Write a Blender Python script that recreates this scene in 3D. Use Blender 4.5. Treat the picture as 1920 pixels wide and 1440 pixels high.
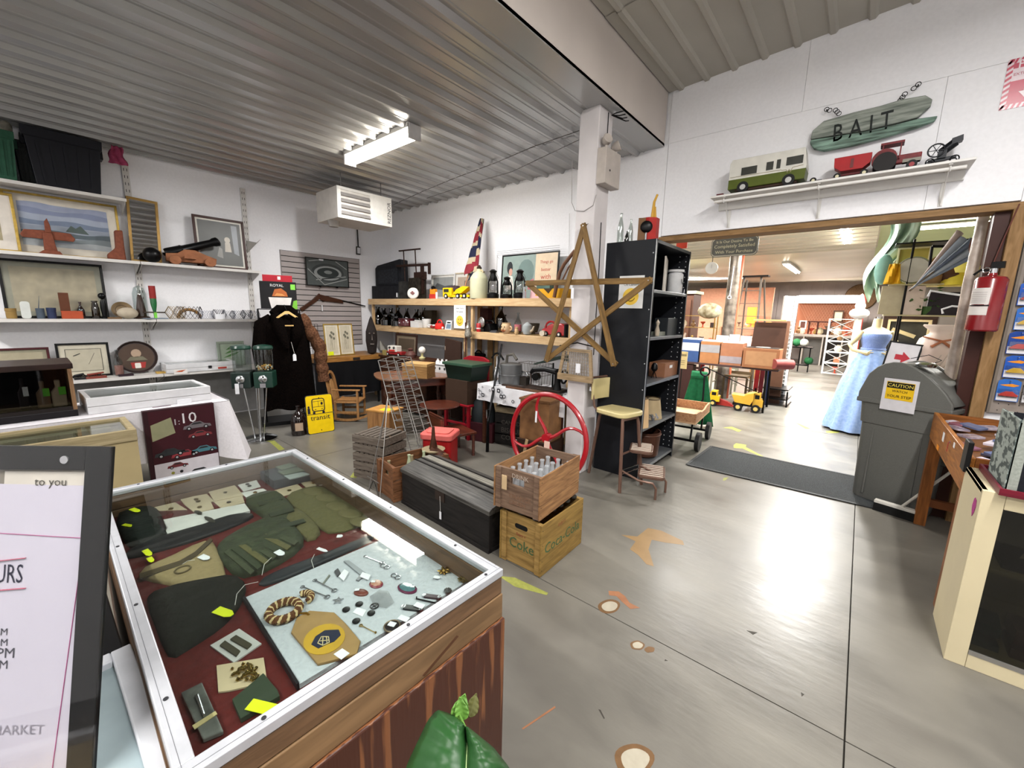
import bpy,bmesh,math,random
from mathutils import Vector as Ve,Matrix,Euler
en_=enumerate;MT=Matrix.Translation
random.seed(7)
S=bpy.context.scene
for o in list(bpy.data.objects):bpy.data.objects.remove(o)
COL=S.collection
PI=math.pi
#camera
YAW,PITCH,ROLL,FPX,EYE=0.69889988,-0.17411670,0.023265767,768.784,1.6
_f=Ve((-math.sin(YAW)*math.cos(PITCH),math.cos(YAW)*math.cos(PITCH),math.sin(PITCH)))
_r=Ve((math.cos(YAW),math.sin(YAW),0));_u=_r.cross(_f)
CR=math.cos(ROLL)*_r+math.sin(ROLL)*_u;CU=-math.sin(ROLL)*_r+math.cos(ROLL)*_u;CF=_f
CAM=Ve((0,0,EYE))
cd=bpy.data.cameras.new('camera');cam=bpy.data.objects.new('camera',cd);COL.objects.link(cam)
m=Matrix((CR,CU,-CF)).transposed().to_4x4();m.translation=CAM;cam.matrix_world=m
cd.sensor_width=36;cd.lens=FPX/1920*36;cd.clip_start=.02;cd.clip_end=100
S.camera=cam
#world and exposure
W=bpy.data.worlds.new('world');S.world=W;W.use_nodes=True
W.node_tree.nodes['Background'].inputs[0].default_value=(.9,.95,1,1)
W.node_tree.nodes['Background'].inputs[1].default_value=.05
S.view_settings.view_transform='Standard';S.view_settings.look='None'
S.view_settings.exposure=0.22;S.view_settings.gamma=1;S.view_settings.use_curve_mapping=False
def area(name,loc,sx,sy,power,col=(1,.985,.97),rot=(0,0,0),rz=0):
 l=bpy.data.lights.new(name,'AREA');l.shape='RECTANGLE';l.size=sx;l.size_y=sy
 l.energy=power;l.color=col
 o=bpy.data.objects.new(name,l);COL.objects.link(o);o.location=loc;o.rotation_euler=(rot[0],rot[1],rz)
 return o
#tubes under the tall ceiling (right bay), the low ceiling and the big room beyond
area('tube_light',(.9,1.3,3.80),.12,2.4,190)
area('tube_light',(-.6,-1.6,3.80),2.4,.12,150)
area('tube_light',(-4.9,-1.5,3.25),1.22,.12,100)
area('tube_light',(-4.24,2.72,3.25),1.22,.10,95)
area('tube_light',(-2.6,6.6,2.92),2.4,.14,230,(1,.97,.92))
area('tube_light',(-.4,8.6,2.92),.14,2.4,330,(1,.98,.94))
area('tube_light',(1.6,8.8,2.92),2.4,.14,260,(1,.985,.94))
area('tube_light',(-1.6,13.2,2.85),.14,2.4,330,(1,.97,.92))
area('tube_light',(-4.4,15.5,2.75),2.4,.14,300,(1,.94,.86))
area('tube_light',(-1.2,18.0,2.75),1.8,.14,170,(1,.9,.84))
area('tube_light',(-4.6,10.4,2.9),2.4,.14,260,(1,.95,.82))
#pixel -> place
def ray(px,py):return CF+CR*((px-960)/FPX)-CU*((py-720)/FPX)
def on(px,py,x=None,y=None,z=None):
 d=ray(px,py)
 t=x/d.x if x is not None else (y/d.y if y is not None else (z-EYE)/d.z)
 return CAM+d*t
def dep(px,py,d):return CAM+ray(px,py)*d
def zat(P,py):
 0
 lo,hi=-1.0,5.0
 for _ in range(40):
  mid=(lo+hi)/2;v=Ve((P[0],P[1],mid))-CAM
  row=720-FPX*v.dot(CU)/v.dot(CF)
  if row>py:lo=mid
  else:hi=mid
 return (lo+hi)/2
def spot(x0,y0,x1,y1,x=None,y=None,z=None):
 0
 b=on((x0+x1)/2,y1,x,y,z)
 h=zat(b,y0)-b.z
 d=(b-CAM).dot(CF)
 if y is not None:w=abs(on(x1,(y0+y1)/2,y=y).x-on(x0,(y0+y1)/2,y=y).x)
 elif x is not None:w=abs(on(x1,(y0+y1)/2,x=x).y-on(x0,(y0+y1)/2,x=x).y)
 else:w=(x1-x0)*d/FPX
 return b,w,h
#materials
MATS={}
def lin(h):
 if not isinstance(h,str):return tuple(h)[:3]
 v=[int(h[i:i+2],16)/255 for i in (0,2,4)]
 return tuple(c/12.92 if c<=.04045 else ((c+.055)/1.055)**2.4 for c in v)
def M(name,col=None,rough=.5,metal=0,var=.12,scale=14,bump=0,emit=0,alpha=1,stretch=(1,1,1),kind='noise',col2=None,coat=0):
 0
 if name in MATS:return MATS[name]
 mt=bpy.data.materials.new(name);MATS[name]=mt;mt.use_nodes=True
 nt=mt.node_tree;N=nt.nodes;L=nt.links;b=N['Principled BSDF']
 c=lin(col);c2=lin(col2) if col2 else tuple(v*(1-var*2.2) for v in c)
 tc=N.new('ShaderNodeTexCoord');mp=N.new('ShaderNodeMapping');mp.inputs['Scale'].default_value=stretch
 L.new(tc.outputs['Object'],mp.inputs['Vector'])
 if kind=='grain':
  t=N.new('ShaderNodeTexNoise');t.inputs['Scale'].default_value=scale;t.inputs['Detail'].default_value=5
  t.inputs['Distortion'].default_value=.8
 elif kind=='wave':
  t=N.new('ShaderNodeTexWave');t.inputs['Scale'].default_value=scale;t.inputs['Distortion'].default_value=6
  t.inputs['Detail'].default_value=3;t.inputs['Detail Scale'].default_value=1.2
 elif kind=='vor':
  t=N.new('ShaderNodeTexVoronoi');t.inputs['Scale'].default_value=scale
 else:
  t=N.new('ShaderNodeTexNoise');t.inputs['Scale'].default_value=scale;t.inputs['Detail'].default_value=4
 L.new(mp.outputs[0],t.inputs['Vector'])
 fac=t.outputs['Distance'] if kind=='vor' else t.outputs[0] if kind!='wave' else t.outputs['Fac']
 rp=N.new('ShaderNodeValToRGB');rp.color_ramp.elements[0].position=.3;rp.color_ramp.elements[1].position=.7
 rp.color_ramp.elements[0].color=(*c2,1);rp.color_ramp.elements[1].color=(*c,1)
 L.new(fac,rp.inputs[0]);L.new(rp.outputs[0],b.inputs['Base Color'])
 b.inputs['Roughness'].default_value=rough;b.inputs['Metallic'].default_value=metal;b.inputs['Specular IOR Level'].default_value=.5 if rough<.32 else .04 if rough>=.95 else .22
 if coat:b.inputs['Coat Weight'].default_value=coat;b.inputs['Coat Roughness'].default_value=.08
 if bump:
  bp=N.new('ShaderNodeBump');bp.inputs['Strength'].default_value=bump;bp.inputs['Distance'].default_value=.01
  L.new(fac,bp.inputs['Height']);L.new(bp.outputs[0],b.inputs['Normal'])
 if emit:b.inputs['Emission Color'].default_value=(*c,1);b.inputs['Emission Strength'].default_value=emit
 if alpha<1:b.inputs['Alpha'].default_value=alpha
 return mt
def GL(name,tint='ffffff',f=.9,rough=.03,add=.06):
 0
 if name in MATS:return MATS[name]
 mt=bpy.data.materials.new(name);MATS[name]=mt;mt.use_nodes=True
 nt=mt.node_tree;N=nt.nodes;L=nt.links
 for n in list(N):
  if n.type!='OUTPUT_MATERIAL':N.remove(n)
 out=N['Material Output'];tr=N.new('ShaderNodeBsdfTransparent');c=lin(tint)
 no=N.new('ShaderNodeTexNoise');no.inputs['Scale'].default_value=6;rp=N.new('ShaderNodeValToRGB')
 rp.color_ramp.elements[0].color=tuple(v*f for v in c)+(1,);rp.color_ramp.elements[1].color=tuple(min(1,v*f*1.08) for v in c)+(1,)
 L.new(no.outputs[0],rp.inputs[0]);L.new(rp.outputs[0],tr.inputs[0])
 gl=N.new('ShaderNodeBsdfGlossy');gl.inputs['Roughness'].default_value=rough
 fr=N.new('ShaderNodeLayerWeight');fr.inputs[0].default_value=.5
 pw=N.new('ShaderNodeMath');pw.operation='POWER';pw.inputs[1].default_value=4.5;L.new(fr.outputs['Facing'],pw.inputs[0])
 ad=N.new('ShaderNodeMath');ad.inputs[1].default_value=add;ad.use_clamp=True;L.new(pw.outputs[0],ad.inputs[0])
 mx=N.new('ShaderNodeMixShader');L.new(ad.outputs[0],mx.inputs[0]);L.new(tr.outputs[0],mx.inputs[1]);L.new(gl.outputs[0],mx.inputs[2])
 L.new(mx.outputs[0],out.inputs[0])
 return mt
def C(h,rough=.5,metal=0,**k):
 0
 return M('paint_%s_%d_%d%s'%(h,rough*100,metal*100,''.join('_%s%s'%(a,b) for a,b in sorted(k.items()))),h,rough,metal,**{'var':.06,**k})
def wood(h,h2,s=6,rough=.55,ax=0,bump=.15):
 st=[9,9,9];st[ax]=1.0
 return M('wood_%s_%s_%g_%d'%(h,h2,s,ax),h,rough,0,col2=h2,scale=s,stretch=st,kind='grain',bump=bump)
#mesh builder
class MB:
 def __init__(s):s.v=[];s.f=[];s.mi=[];s.ms=[];s.cur=0;s.T=None
 def use(s,mat):
  if mat not in s.ms:s.ms.append(mat)
  s.cur=s.ms.index(mat);return s
 def at(s,loc=(0,0,0),rx=0,ry=0,rz=0,sc=1):
  s.T=MT(loc)@Euler((rx,ry,rz)).to_matrix().to_4x4()@Matrix.Scale(sc,4);return s
 def mat(s,m4):s.T=m4;return s
 def add(s,vs,fs):
  n=len(s.v)
  s.v+=[tuple(s.T@Ve(p)) for p in vs] if s.T is not None else [tuple(p) for p in vs]
  s.f+=[tuple(i+n for i in f) for f in fs];s.mi+=[s.cur]*len(fs);return s
 def b(s,c,d,rz=0,taper=1):
  x,y,z=(v/2 for v in d);P=[]
  cs,sn=math.cos(rz),math.sin(rz)
  for dz in (-1,1):
   k=taper if dz>0 else 1
   for sx,sy in ((-1,-1),(1,-1),(1,1),(-1,1)):
    a,q=sx*x*k,sy*y*k
    P.append((c[0]+a*cs-q*sn,c[1]+a*sn+q*cs,c[2]+dz*z))
  return s.add(P,[(3,2,1,0),(4,5,6,7),(0,1,5,4),(1,2,6,5),(2,3,7,6),(3,0,4,7)])
 def bx(s,x0,x1,y0,y1,z0,z1):return s.b(((x0+x1)/2,(y0+y1)/2,(z0+z1)/2),(abs(x1-x0),abs(y1-y0),abs(z1-z0)))
 def bar(s,p,q,w,h=None,up=(0,0,1)):
  0
  h=h or w;p=Ve(p);q=Ve(q);d=(q-p).normalized();u=Ve(up)
  if abs(d.dot(u))>.98:u=Ve((0,1,0))
  a=d.cross(u).normalized();u=a.cross(d)
  P=[e+a*(i*w/2)+u*(j*h/2) for e in (p,q) for i,j in ((-1,-1),(1,-1),(1,1),(-1,1))]
  return s.add(P,[(0,1,2,3),(7,6,5,4),(4,5,1,0),(5,6,2,1),(6,7,3,2),(7,4,0,3)])
 def c(s,p,q,r,r2=None,n=12,cap=True):
  r2=r if r2 is None else r2;p=Ve(p);q=Ve(q);d=(q-p).normalized()
  a=d.orthogonal().normalized();u=d.cross(a);P=[]
  for e,rr in ((p,r),(q,r2)):
   for i in range(n):
    t=2*PI*i/n;P.append(e+a*math.cos(t)*rr+u*math.sin(t)*rr)
  F=[(i,(i+1)%n,n+(i+1)%n,n+i) for i in range(n)]
  if cap:F+=[tuple(range(n-1,-1,-1)),tuple(range(n,2*n))]
  return s.add(P,F)
 def tb(s,pts,r,n=8,closed=False):
  pts=[Ve(p) for p in pts];m=len(pts);P=[];a=None
  for i,p in en_(pts):
   if closed:d=pts[(i+1)%m]-pts[i-1]
   else:d=pts[min(i+1,m-1)]-pts[max(i-1,0)]
   d.normalize()
   a=d.orthogonal().normalized() if a is None else (a-d*a.dot(d)).normalized()
   u=d.cross(a);rr=r[i] if isinstance(r,(list,tuple)) else r
   P+=[p+a*math.cos(2*PI*k/n)*rr+u*math.sin(2*PI*k/n)*rr for k in range(n)]
  F=[]
  for i in range(m if closed else m-1):
   j=(i+1)%m
   F+=[(i*n+k,i*n+(k+1)%n,j*n+(k+1)%n,j*n+k) for k in range(n)]
  if not closed:F+=[tuple(range(n-1,-1,-1)),tuple(range((m-1)*n,m*n))]
  return s.add(P,F)
 def lt(s,prof,o=(0,0,0),n=16,sx=1,sy=1,axis='z'):
  P=[];m=len(prof)
  for r,z in prof:
   for k in range(n):
    t=2*PI*k/n;x,y=r*math.cos(t)*sx,r*math.sin(t)*sy
    q=(x,y,z) if axis=='z' else ((x,-z,y) if axis=='y' else (z,x,y))
    P.append((o[0]+q[0],o[1]+q[1],o[2]+q[2]))
  F=[(i*n+k,i*n+(k+1)%n,(i+1)*n+(k+1)%n,(i+1)*n+k) for i in range(m-1) for k in range(n)]
  if prof[0][0]>1e-5:F.append(tuple(range(n-1,-1,-1)))
  if prof[-1][0]>1e-5:F.append(tuple(range((m-1)*n,m*n)))
  return s.add(P,F)
 def pz(s,poly,y0,y1,axis='y'):
  0
  n=len(poly)
  g={'y':lambda a,b,t:(a,t,b),'z':lambda a,b,t:(a,b,t),'x':lambda a,b,t:(t,a,b)}[axis]
  P=[g(a,b,y0) for a,b in poly]+[g(a,b,y1) for a,b in poly]
  return s.add(P,[tuple(range(n)),tuple(range(2*n-1,n-1,-1))]+[(n+i,n+(i+1)%n,(i+1)%n,i) for i in range(n)])
 def sph(s,c,r,n=12,m=8,sc=(1,1,1)):
  return s.add(*_sph(c,r,n,m,sc))
 def tr(s,c,R,r,axis='z',n=24,k=8,a0=0,a1=2*PI):
  full=abs(a1-a0-2*PI)<1e-4;q=n if full else n+1;pts=[]
  for i in range(q):
   t=a0+(a1-a0)*i/n;x,y=R*math.cos(t),R*math.sin(t)
   pts.append(Ve(c)+Ve({'z':(x,y,0),'y':(x,0,y),'x':(0,x,y)}[axis]))
  return s.tb(pts,r,k,full)
 def sh(s,fn,nu,nv,thick=0):
  P=[fn(i/nu,j/nv) for j in range(nv+1) for i in range(nu+1)]
  F=[(j*(nu+1)+i,j*(nu+1)+i+1,(j+1)*(nu+1)+i+1,(j+1)*(nu+1)+i) for j in range(nv) for i in range(nu)]
  return s.add(P,F)
 def tx(s,body,size,mat=None,w=None,depth=.0006,align='C',hs=1):
  0
  me=letters(body,size,depth)
  vs=[Ve((v.co.x,-v.co.z,v.co.y)) for v in me.vertices]
  if not vs:return s
  x0=min(v.x for v in vs);x1=max(v.x for v in vs);z0=min(v.z for v in vs);z1=max(v.z for v in vs)
  k=(w/(x1-x0)) if w else 1
  cx=(x0+x1)/2 if align=='C' else x0
  vs=[Ve(((v.x-cx)*k,v.y,(v.z-(z0+z1)/2)*k*hs)) for v in vs]
  if mat:s.use(mat)
  return s.add(vs,[tuple(p.vertices) for p in me.polygons])
 def bd(s,name,mat=None,parent=None,loc=None,rz=0,smooth=35,bev=0,solid=0,rot=None,sub=0):
  me=bpy.data.meshes.new(name);me.from_pydata(s.v,[],s.f)
  if s.ms and mat is None:
   for q in s.ms:me.materials.append(q)
   me.polygons.foreach_set('material_index',s.mi)
  elif mat:me.materials.append(mat)
  if smooth and len(s.f)>8:
   me.polygons.foreach_set('use_smooth',[True]*len(s.f));me.set_sharp_from_angle(angle=math.radians(smooth))
  me.update();o=bpy.data.objects.new(name,me);COL.objects.link(o)
  if parent is not None:o.parent=parent
  if loc is not None:o.location=loc
  if rz:o.rotation_euler=(0,0,rz)
  if rot:o.rotation_euler=rot
  if solid:md=o.modifiers.new('s','SOLIDIFY');md.thickness=solid;md.offset=0
  if bev:md=o.modifiers.new('b','BEVEL');md.width=bev;md.segments=2;md.limit_method='ANGLE';md.angle_limit=.7
  if sub:md=o.modifiers.new('u','SUBSURF');md.levels=sub;md.render_levels=sub
  return o
def _sph(c,r,n,m,sc):
 P=[(c[0],c[1],c[2]-r*sc[2])]
 for j in range(1,m):
  a=-PI/2+PI*j/m
  for i in range(n):
   t=2*PI*i/n;P.append((c[0]+r*sc[0]*math.cos(a)*math.cos(t),c[1]+r*sc[1]*math.cos(a)*math.sin(t),c[2]+r*sc[2]*math.sin(a)))
 P.append((c[0],c[1],c[2]+r*sc[2]));e=len(P)-1
 F=[(0,1+(i+1)%n,1+i) for i in range(n)]
 F+=[(1+j*n+i,1+j*n+(i+1)%n,1+(j+1)*n+(i+1)%n,1+(j+1)*n+i) for j in range(m-2) for i in range(n)]
 F+=[(e,1+(m-2)*n+i,1+(m-2)*n+(i+1)%n) for i in range(n)]
 return P,F
_LET={}
def letters(body,size,depth):
 k=(body,size,depth)
 if k not in _LET:
  cu=bpy.data.curves.new('lettering','FONT');cu.body=body;cu.size=size;cu.extrude=depth;cu.resolution_u=2
  o=bpy.data.objects.new('lettering',cu);_LET[k]=bpy.data.meshes.new_from_object(o)
  bpy.data.objects.remove(o)
 return _LET[k]
def tag(o,label,cat,group=None,kind=None):
 o['label']=label;o['category']=cat
 if group:o['group']=group
 if kind:o['kind']=kind
 return o
def sr_(o):o['kind']='structure';return o
def TH(name,label,cat,loc=(0,0,0),rz=0,group=None,rot=None):
 o=bpy.data.objects.new(name,None);COL.objects.link(o);o.empty_display_size=.05
 o.location=loc;o.rotation_euler=rot or (0,0,rz)
 return tag(o,label,cat,group)
def copy(o,loc,rz=None,label=None,group=None,sc=None):
 r=o.copy();COL.objects.link(r);r.location=loc
 if rz is not None:r.rotation_euler=(0,0,rz)
 if sc:r.scale=(sc,sc,sc) if not isinstance(sc,tuple) else sc
 if label:r['label']=label
 if group:r['group']=group
 for ch in list(o.children):
  c=ch.copy();COL.objects.link(c);c.parent=r
  for g in list(ch.children):
   d=g.copy();COL.objects.link(d);d.parent=c
 return r
L90=PI/2      #things on the left wall face +X
def rrect(w,h,r,n=4,cx=0,cy=0):
 P=[]
 for q,(sx,sy) in en_(((1,1),(-1,1),(-1,-1),(1,-1))):
  for i in range(n+1):
   t=PI/2*q+PI/2*i/n;P.append((cx+sx*(w/2-r)+r*math.cos(t),cy+sy*(h/2-r)+r*math.sin(t)))
 return P
def ell(a,b,n=20,cx=0,cy=0):return [(cx+a*math.cos(2*PI*i/n),cy+b*math.sin(2*PI*i/n)) for i in range(n)]
# ================================================================== the room
XL,YB,ZL,XB=-7.07,4.72,3.40,-1.89
white=M('wall_paint','e9e9ec',.6,scale=40,var=.02,bump=.05,col2='e4e4e7')
white2=M('trim_paint','d8d6d2',.45,scale=8,var=.03)
steel_w=M('ceiling_steel','a9a9a8',.26,scale=1.2,var=.05,metal=.45)
timber=wood('93734e','71542f',5,.6,0)
timber_z=wood('93734e','71542f',5,.6,2)
pine_x=wood('cdb189','b3926a',4,.6,0)
pine_z=wood('c8ac84','ae8d64',4,.6,2)
dark=C('0c0c0c',.5);BK=C('060607',.35)
#concrete floor
def concrete():
 mt=M('concrete','737069',.3,col2='605d58',scale=1.1)
 nt=mt.node_tree;N=nt.nodes;L=nt.links;b=N['Principled BSDF']
 tc=N.new('ShaderNodeTexCoord')
 n2=N.new('ShaderNodeTexNoise');n2.inputs['Scale'].default_value=3.2;n2.inputs['Detail'].default_value=8;n2.inputs['Distortion'].default_value=.6
 mp=N.new('ShaderNodeMapping');mp.inputs['Scale'].default_value=(.8,1.3,1);mp.inputs['Rotation'].default_value=(0,0,.4)
 L.new(tc.outputs['Object'],mp.inputs[0]);L.new(mp.outputs[0],n2.inputs[0])
 r2=N.new('ShaderNodeValToRGB');r2.color_ramp.elements[0].position=.28;r2.color_ramp.elements[1].position=.66
 r2.color_ramp.elements[0].color=(.80,.79,.77,1);r2.color_ramp.elements[1].color=(1.05,1.04,1.0,1)
 L.new(n2.outputs[0],r2.inputs[0])
 old=b.inputs['Base Color'].links[0].from_socket
 mx=N.new('ShaderNodeMix');mx.data_type='RGBA';mx.blend_type='MULTIPLY';mx.inputs[0].default_value=1
 L.new(old,mx.inputs[6]);L.new(r2.outputs[0],mx.inputs[7]);L.new(mx.outputs[2],b.inputs['Base Color'])
 mr=N.new('ShaderNodeMapRange');mr.inputs[3].default_value=.24;mr.inputs[4].default_value=.48
 L.new(n2.outputs[0],mr.inputs[0]);L.new(mr.outputs[0],b.inputs['Roughness'])
 n3=N.new('ShaderNodeTexNoise');n3.inputs['Scale'].default_value=9;n3.inputs['Detail'].default_value=6
 mp3=N.new('ShaderNodeMapping');mp3.inputs['Scale'].default_value=(.7,2.4,1);mp3.inputs['Rotation'].default_value=(0,0,.5)
 L.new(tc.outputs['Object'],mp3.inputs[0]);L.new(mp3.outputs[0],n3.inputs[0])
 bp=N.new('ShaderNodeBump');bp.inputs['Strength'].default_value=.14;bp.inputs['Distance'].default_value=.01
 L.new(n3.outputs[0],bp.inputs['Height']);L.new(bp.outputs[0],b.inputs['Normal'])
 return mt
conc=concrete()
fl=sr_(MB().bx(-9.2,5.2,-3.2,20.2,-.12,-.012).bd('floor',C('2c2924',.9)))
xs=[-9.2,-4.35,.154,5.2];ys=[-3.2,1.86,7.2,13,20.2]
for i in range(3):
 for j in range(4):
  MB().bx(xs[i]+.003,xs[i+1]-.003,ys[j]+.003,ys[j+1]-.003,-.012,0).bd('slab',conc,fl)
def blob(cx,cy,rx,ry,rz=0,n=26,j=.18,seed=1):
 rd=random.Random(seed);P=[];k=[rd.uniform(-1,1) for _ in range(6)]
 for i in range(n):
  t=2*PI*i/n;q=1+j*(k[0]*math.sin(2*t+k[1]*3)+.6*k[2]*math.sin(3*t+k[3]*3)+.4*k[4]*math.sin(5*t+k[5]*3))
  x,y=rx*q*math.cos(t),ry*q*math.sin(t);P.append((cx+x*math.cos(rz)-y*math.sin(rz),cy+x*math.sin(rz)+y*math.cos(rz)))
 return P
def pxpoly(pts):return [tuple(on(a,b,z=0))[:2] for a,b in pts]
stain=M('rust_stain','8f7450',.35,scale=9,var=.08);pale=M('bare_patch','a39c8b',.5,scale=30,var=.05);brownst=M('brown_stain','6e5236',.4,scale=30,var=.12)
def patch(poly,mt,name='stain',z=.0006):
 o=MB().pz(poly,z-.0006,z,'z').bd(name,mt,fl);o['label']={'rust_stain':'tan rust stain','bare_patch':'bare pale patch','brown_stain':'brown ring stain'}.get(mt.name,'painted mark');return o
patch(pxpoly([(1165,1003),(1195,1006),(1215,990),(1240,995),(1280,1014),(1283,1022),(1245,1017),(1222,1012),(1216,1030),(1226,1062),(1212,1058),(1196,1040),(1181,1030),(1192,1015)]),stain)
patch(pxpoly([(1141,1108),(1160,1109),(1172,1118),(1180,1130),(1200,1140),(1182,1142),(1166,1128),(1156,1118),(1142,1116)]),M('rust_dark','9a6a4c',.35))
for a,b,w,h,s in ((1142,1137,21,13,3),(1195,1210,13,9,4),(1218,1218,9,6,6),(1189,1425,36,32,5)):
 p=on(a,b,z=0);k=(p-CAM).dot(CF)/FPX
 P1=pxpoly([(a+w*q[0],b+h*q[1]) for q in blob(0,0,1,1,0,seed=s,j=.12)]);patch(P1,brownst)
 if s!=6:patch(pxpoly([(a+w*.72*q[0]+w*.05,b+h*.7*q[1]) for q in blob(0,0,1,1,0,seed=s,j=.1)]),pale,z=.0009)
patch(pxpoly([(978,1366),(1040,1324),(1042,1327),(981,1368)]),M('rust_dark','9a6a4c',.35))
for q in ([(1122,1330),(1126,1331),(1134,1347),(1132,1348)],[(1400,1182),(1420,1186),(1412,1190)],[(1502,1298),(1508,1302),(1503,1306)],[(1247,1236),(1252,1239),(1246,1239)]):
 patch(pxpoly(q),C('3a3630',.6),'scuff')
lime=M('lime_paint','8e9148',.6,scale=40,var=.12)
for q in ([(935,1080),(965,1083),(1028,1112),(1025,1116),(965,1100)],[(498,822),(512,824),(534,842),(524,845)],[(656,895),(680,862),(694,850),(694,862),(678,880),(668,896)],
  [(1375,835),(1380,831),(1400,834),(1398,838),(1432,856),(1426,856),(1392,841),(1376,840)],[(1355,802),(1372,800),(1390,807),(1385,810),(1370,804)],
  [(1490,792),(1500,795),(1520,804),(1510,804)],[(1548,808),(1575,808),(1572,812),(1550,812)],[(1357,896),(1366,895),(1360,901),(1355,901)]):
 patch(pxpoly(q),lime,'paint_mark')
#walls
sr_(MB().bx(XL-.12,XL,-3.2,YB,0,3.5).bd('wall_left',white))
wb=sr_(MB().bx(-9.2,-1.84,YB+.02,YB+.14,0,4.3).bx(-1.84,.75,YB+.02,YB+.14,2.47,4.3).bx(.75,5.2,YB+.02,YB+.14,0,4.3).bd('wall_back',white))
def pan(x0,x1,z0,z1,top=None):
 if top is None:MB().bx(x0+.001,x1-.001,YB,YB+.019,z0+.001,z1-.001).bd('wall_panel',white,wb)
X1=[XL,-5.3,-2.9,-1.845]
for i in range(3):
 for z0,z1 in ((0,.98),(.98,2.2),(2.2,3.41)):pan(X1[i],X1[i+1],z0,z1)
for x0,x1,z0,z1 in ((-1.843,.25,2.47,3.42),(-1.843,-.66,3.42,4.25),(-.66,.62,3.42,4.25),(.25,.75,2.47,3.42),(.62,2.4,3.42,4.25),(.75,2.4,2.2,3.42),(.75,2.4,0,2.2),(2.4,4.6,0,3.42),(2.4,4.6,3.42,4.25)):pan(x0,x1,z0,z1)
sr_(MB().bx(3.6,3.72,-3.2,YB,0,4.4).bd('wall_right',white))
sr_(MB().bx(-7.2,3.72,-3.3,-3.2,0,4.4).bd('wall_front',white))
#low ribbed ceiling, tall ceiling, fascia beam
def ribs(x0,x1,y0,y1,z,pitch,hgt,wb_,wt,minor=True,slope=0):
 0
 P=[];x=x0
 nn=int(round((x1-x0)/pitch))
 for i in range(nn):
  a=x0+i*pitch;c=a+pitch/2
  P+=[(a,0)]
  if minor:P+=[(a+.035,0),(a+.042,-.005),(a+.055,-.005),(a+.062,0)]
  P+=[(c-wb_/2,0),(c-wt/2,-hgt),(c+wt/2,-hgt),(c+wb_/2,0)]
  if minor:P+=[(a+pitch-.062,0),(a+pitch-.055,-.005),(a+pitch-.042,-.005),(a+pitch-.035,0)]
 P.append((x1,0));v=[(px,yy,z+pz+slope*(px-XB)) for yy in (y0,y1) for px,pz in P];n=len(P)
 return MB().add(v,[(i,i+1,n+i+1,n+i) for i in range(n-1)])
cl=sr_(MB().bx(XL,XB-.1,-3.2,YB,ZL+.03,ZL+.08).bd('ceiling',C('8a8780',.6)))
for k in range(6):
 a=XL+k*1.0;b=min(a+1.0,XB-.07)
 o=ribs(a,a+1.0 if k<5 else a+.25*int((XB-a)/.25),-3.2,3.9,ZL,.25,.034,.075,.024).bd('ceiling_sheet',steel_w,cl,smooth=0)
 o=ribs(a,a+1.0 if k<5 else a+.25*int((XB-a)/.25),3.885,YB,ZL-.003,.25,.034,.075,.024).bd('ceiling_sheet',steel_w,cl,smooth=0)
MB().bx(-2.1,XB,-3.2,YB,ZL-.002,ZL+.03).bd('edge_trim',steel_w,cl)
steel_g=M('tall_ceiling_steel','aeaaa0',.5,scale=1.5,var=.05)
ct=sr_(MB().add([(XB-.1,-3.2,3.99),(3.7,-3.2,4.3),(3.7,YB,4.3),(XB-.1,YB,3.99)],[(0,1,2,3)]).bd('ceiling',C('8a8780',.6)))
for k in range(5):
 a=XB+.01+k*1.0
 ribs(a,a+1.0,-3.2,3.3,3.93,.25,.022,.07,.035,False,.052).bd('ceiling_sheet',steel_g,ct,smooth=0)
 ribs(a,a+1.0,3.28,YB,3.924,.25,.022,.07,.035,False,.052).bd('ceiling_sheet',steel_g,ct,smooth=0)
beam=sr_(MB().bx(XB-.09,XB,-3.2,YB,ZL,3.96).bd('trim_1',M('beam_paint','cdc4bd',.55,scale=2,var=.04),bev=.006))
#column
col=sr_(MB().bx(-2.19,-1.99,3.475,3.72,0,ZL).bd('trim_2',M('column_paint','cfcaca',.6,scale=5,var=.05,bump=.05),bev=.008))
#opening trim
sr_(MB().bx(-1.86,.80,YB-.035,YB+.16,2.405,2.455).bd('trim_3',timber,bev=.004))
sr_(MB().bx(.72,.80,YB-.035,YB+.16,0,2.41).bd('trim_4',timber_z,bev=.004))
sr_(MB().bx(-1.86,-1.80,YB-.02,YB+.16,0,2.41).bd('trim_5',timber_z,bev=.004))
sr_(MB().bx(.64,.72,YB+.02,YB+.14,0,2.405).bd('trim_6',C('3a1d16',.5)))
#far room shell
fw=sr_(MB().bx(-9.2,5.2,20.0,20.2,0,3.2).bd('wall_far',M('far_wall_paint','b3a9a2',.7,scale=2,var=.05)))
for k in range(22):MB().bx(-6.0+k*.36+.006,-6.0+(k+1)*.36-.006,19.97,20.0,0,2.9).bd('wall_board',M('far_boards','b5aca8',.7,scale=2,var=.1),fw)
sr_(MB().bx(-9.2,-9.1,YB,20,0,3.2).bd('wall_left',C('5a4034',.8)))
sr_(MB().bx(5.1,5.2,YB,20,0,3.2).bd('wall_right',C('b0a48c',.8)))
fc=sr_(MB().bx(-9.2,5.2,YB+.14,20,3.10,3.2).bd('ceiling',C('c8c2aa',.6)))
stx=M('far_ceiling_steel','cfc8b6',.35,scale=2,var=.06)
for k in range(5):
 o=ribs(0,1.2,0,4.6,0,.4,.12,.2,.08,False).bd('ceiling_sheet',stx,fc,smooth=0)
 o.rotation_euler=(0,0,PI/2);o.location=(.0,4.9+k*1.2,3.07)
MB().bx(-.02,.02,4.9,10.9,3.0,3.06).bd('edge_trim',C('c9c2b0',.5),fc)
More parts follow.
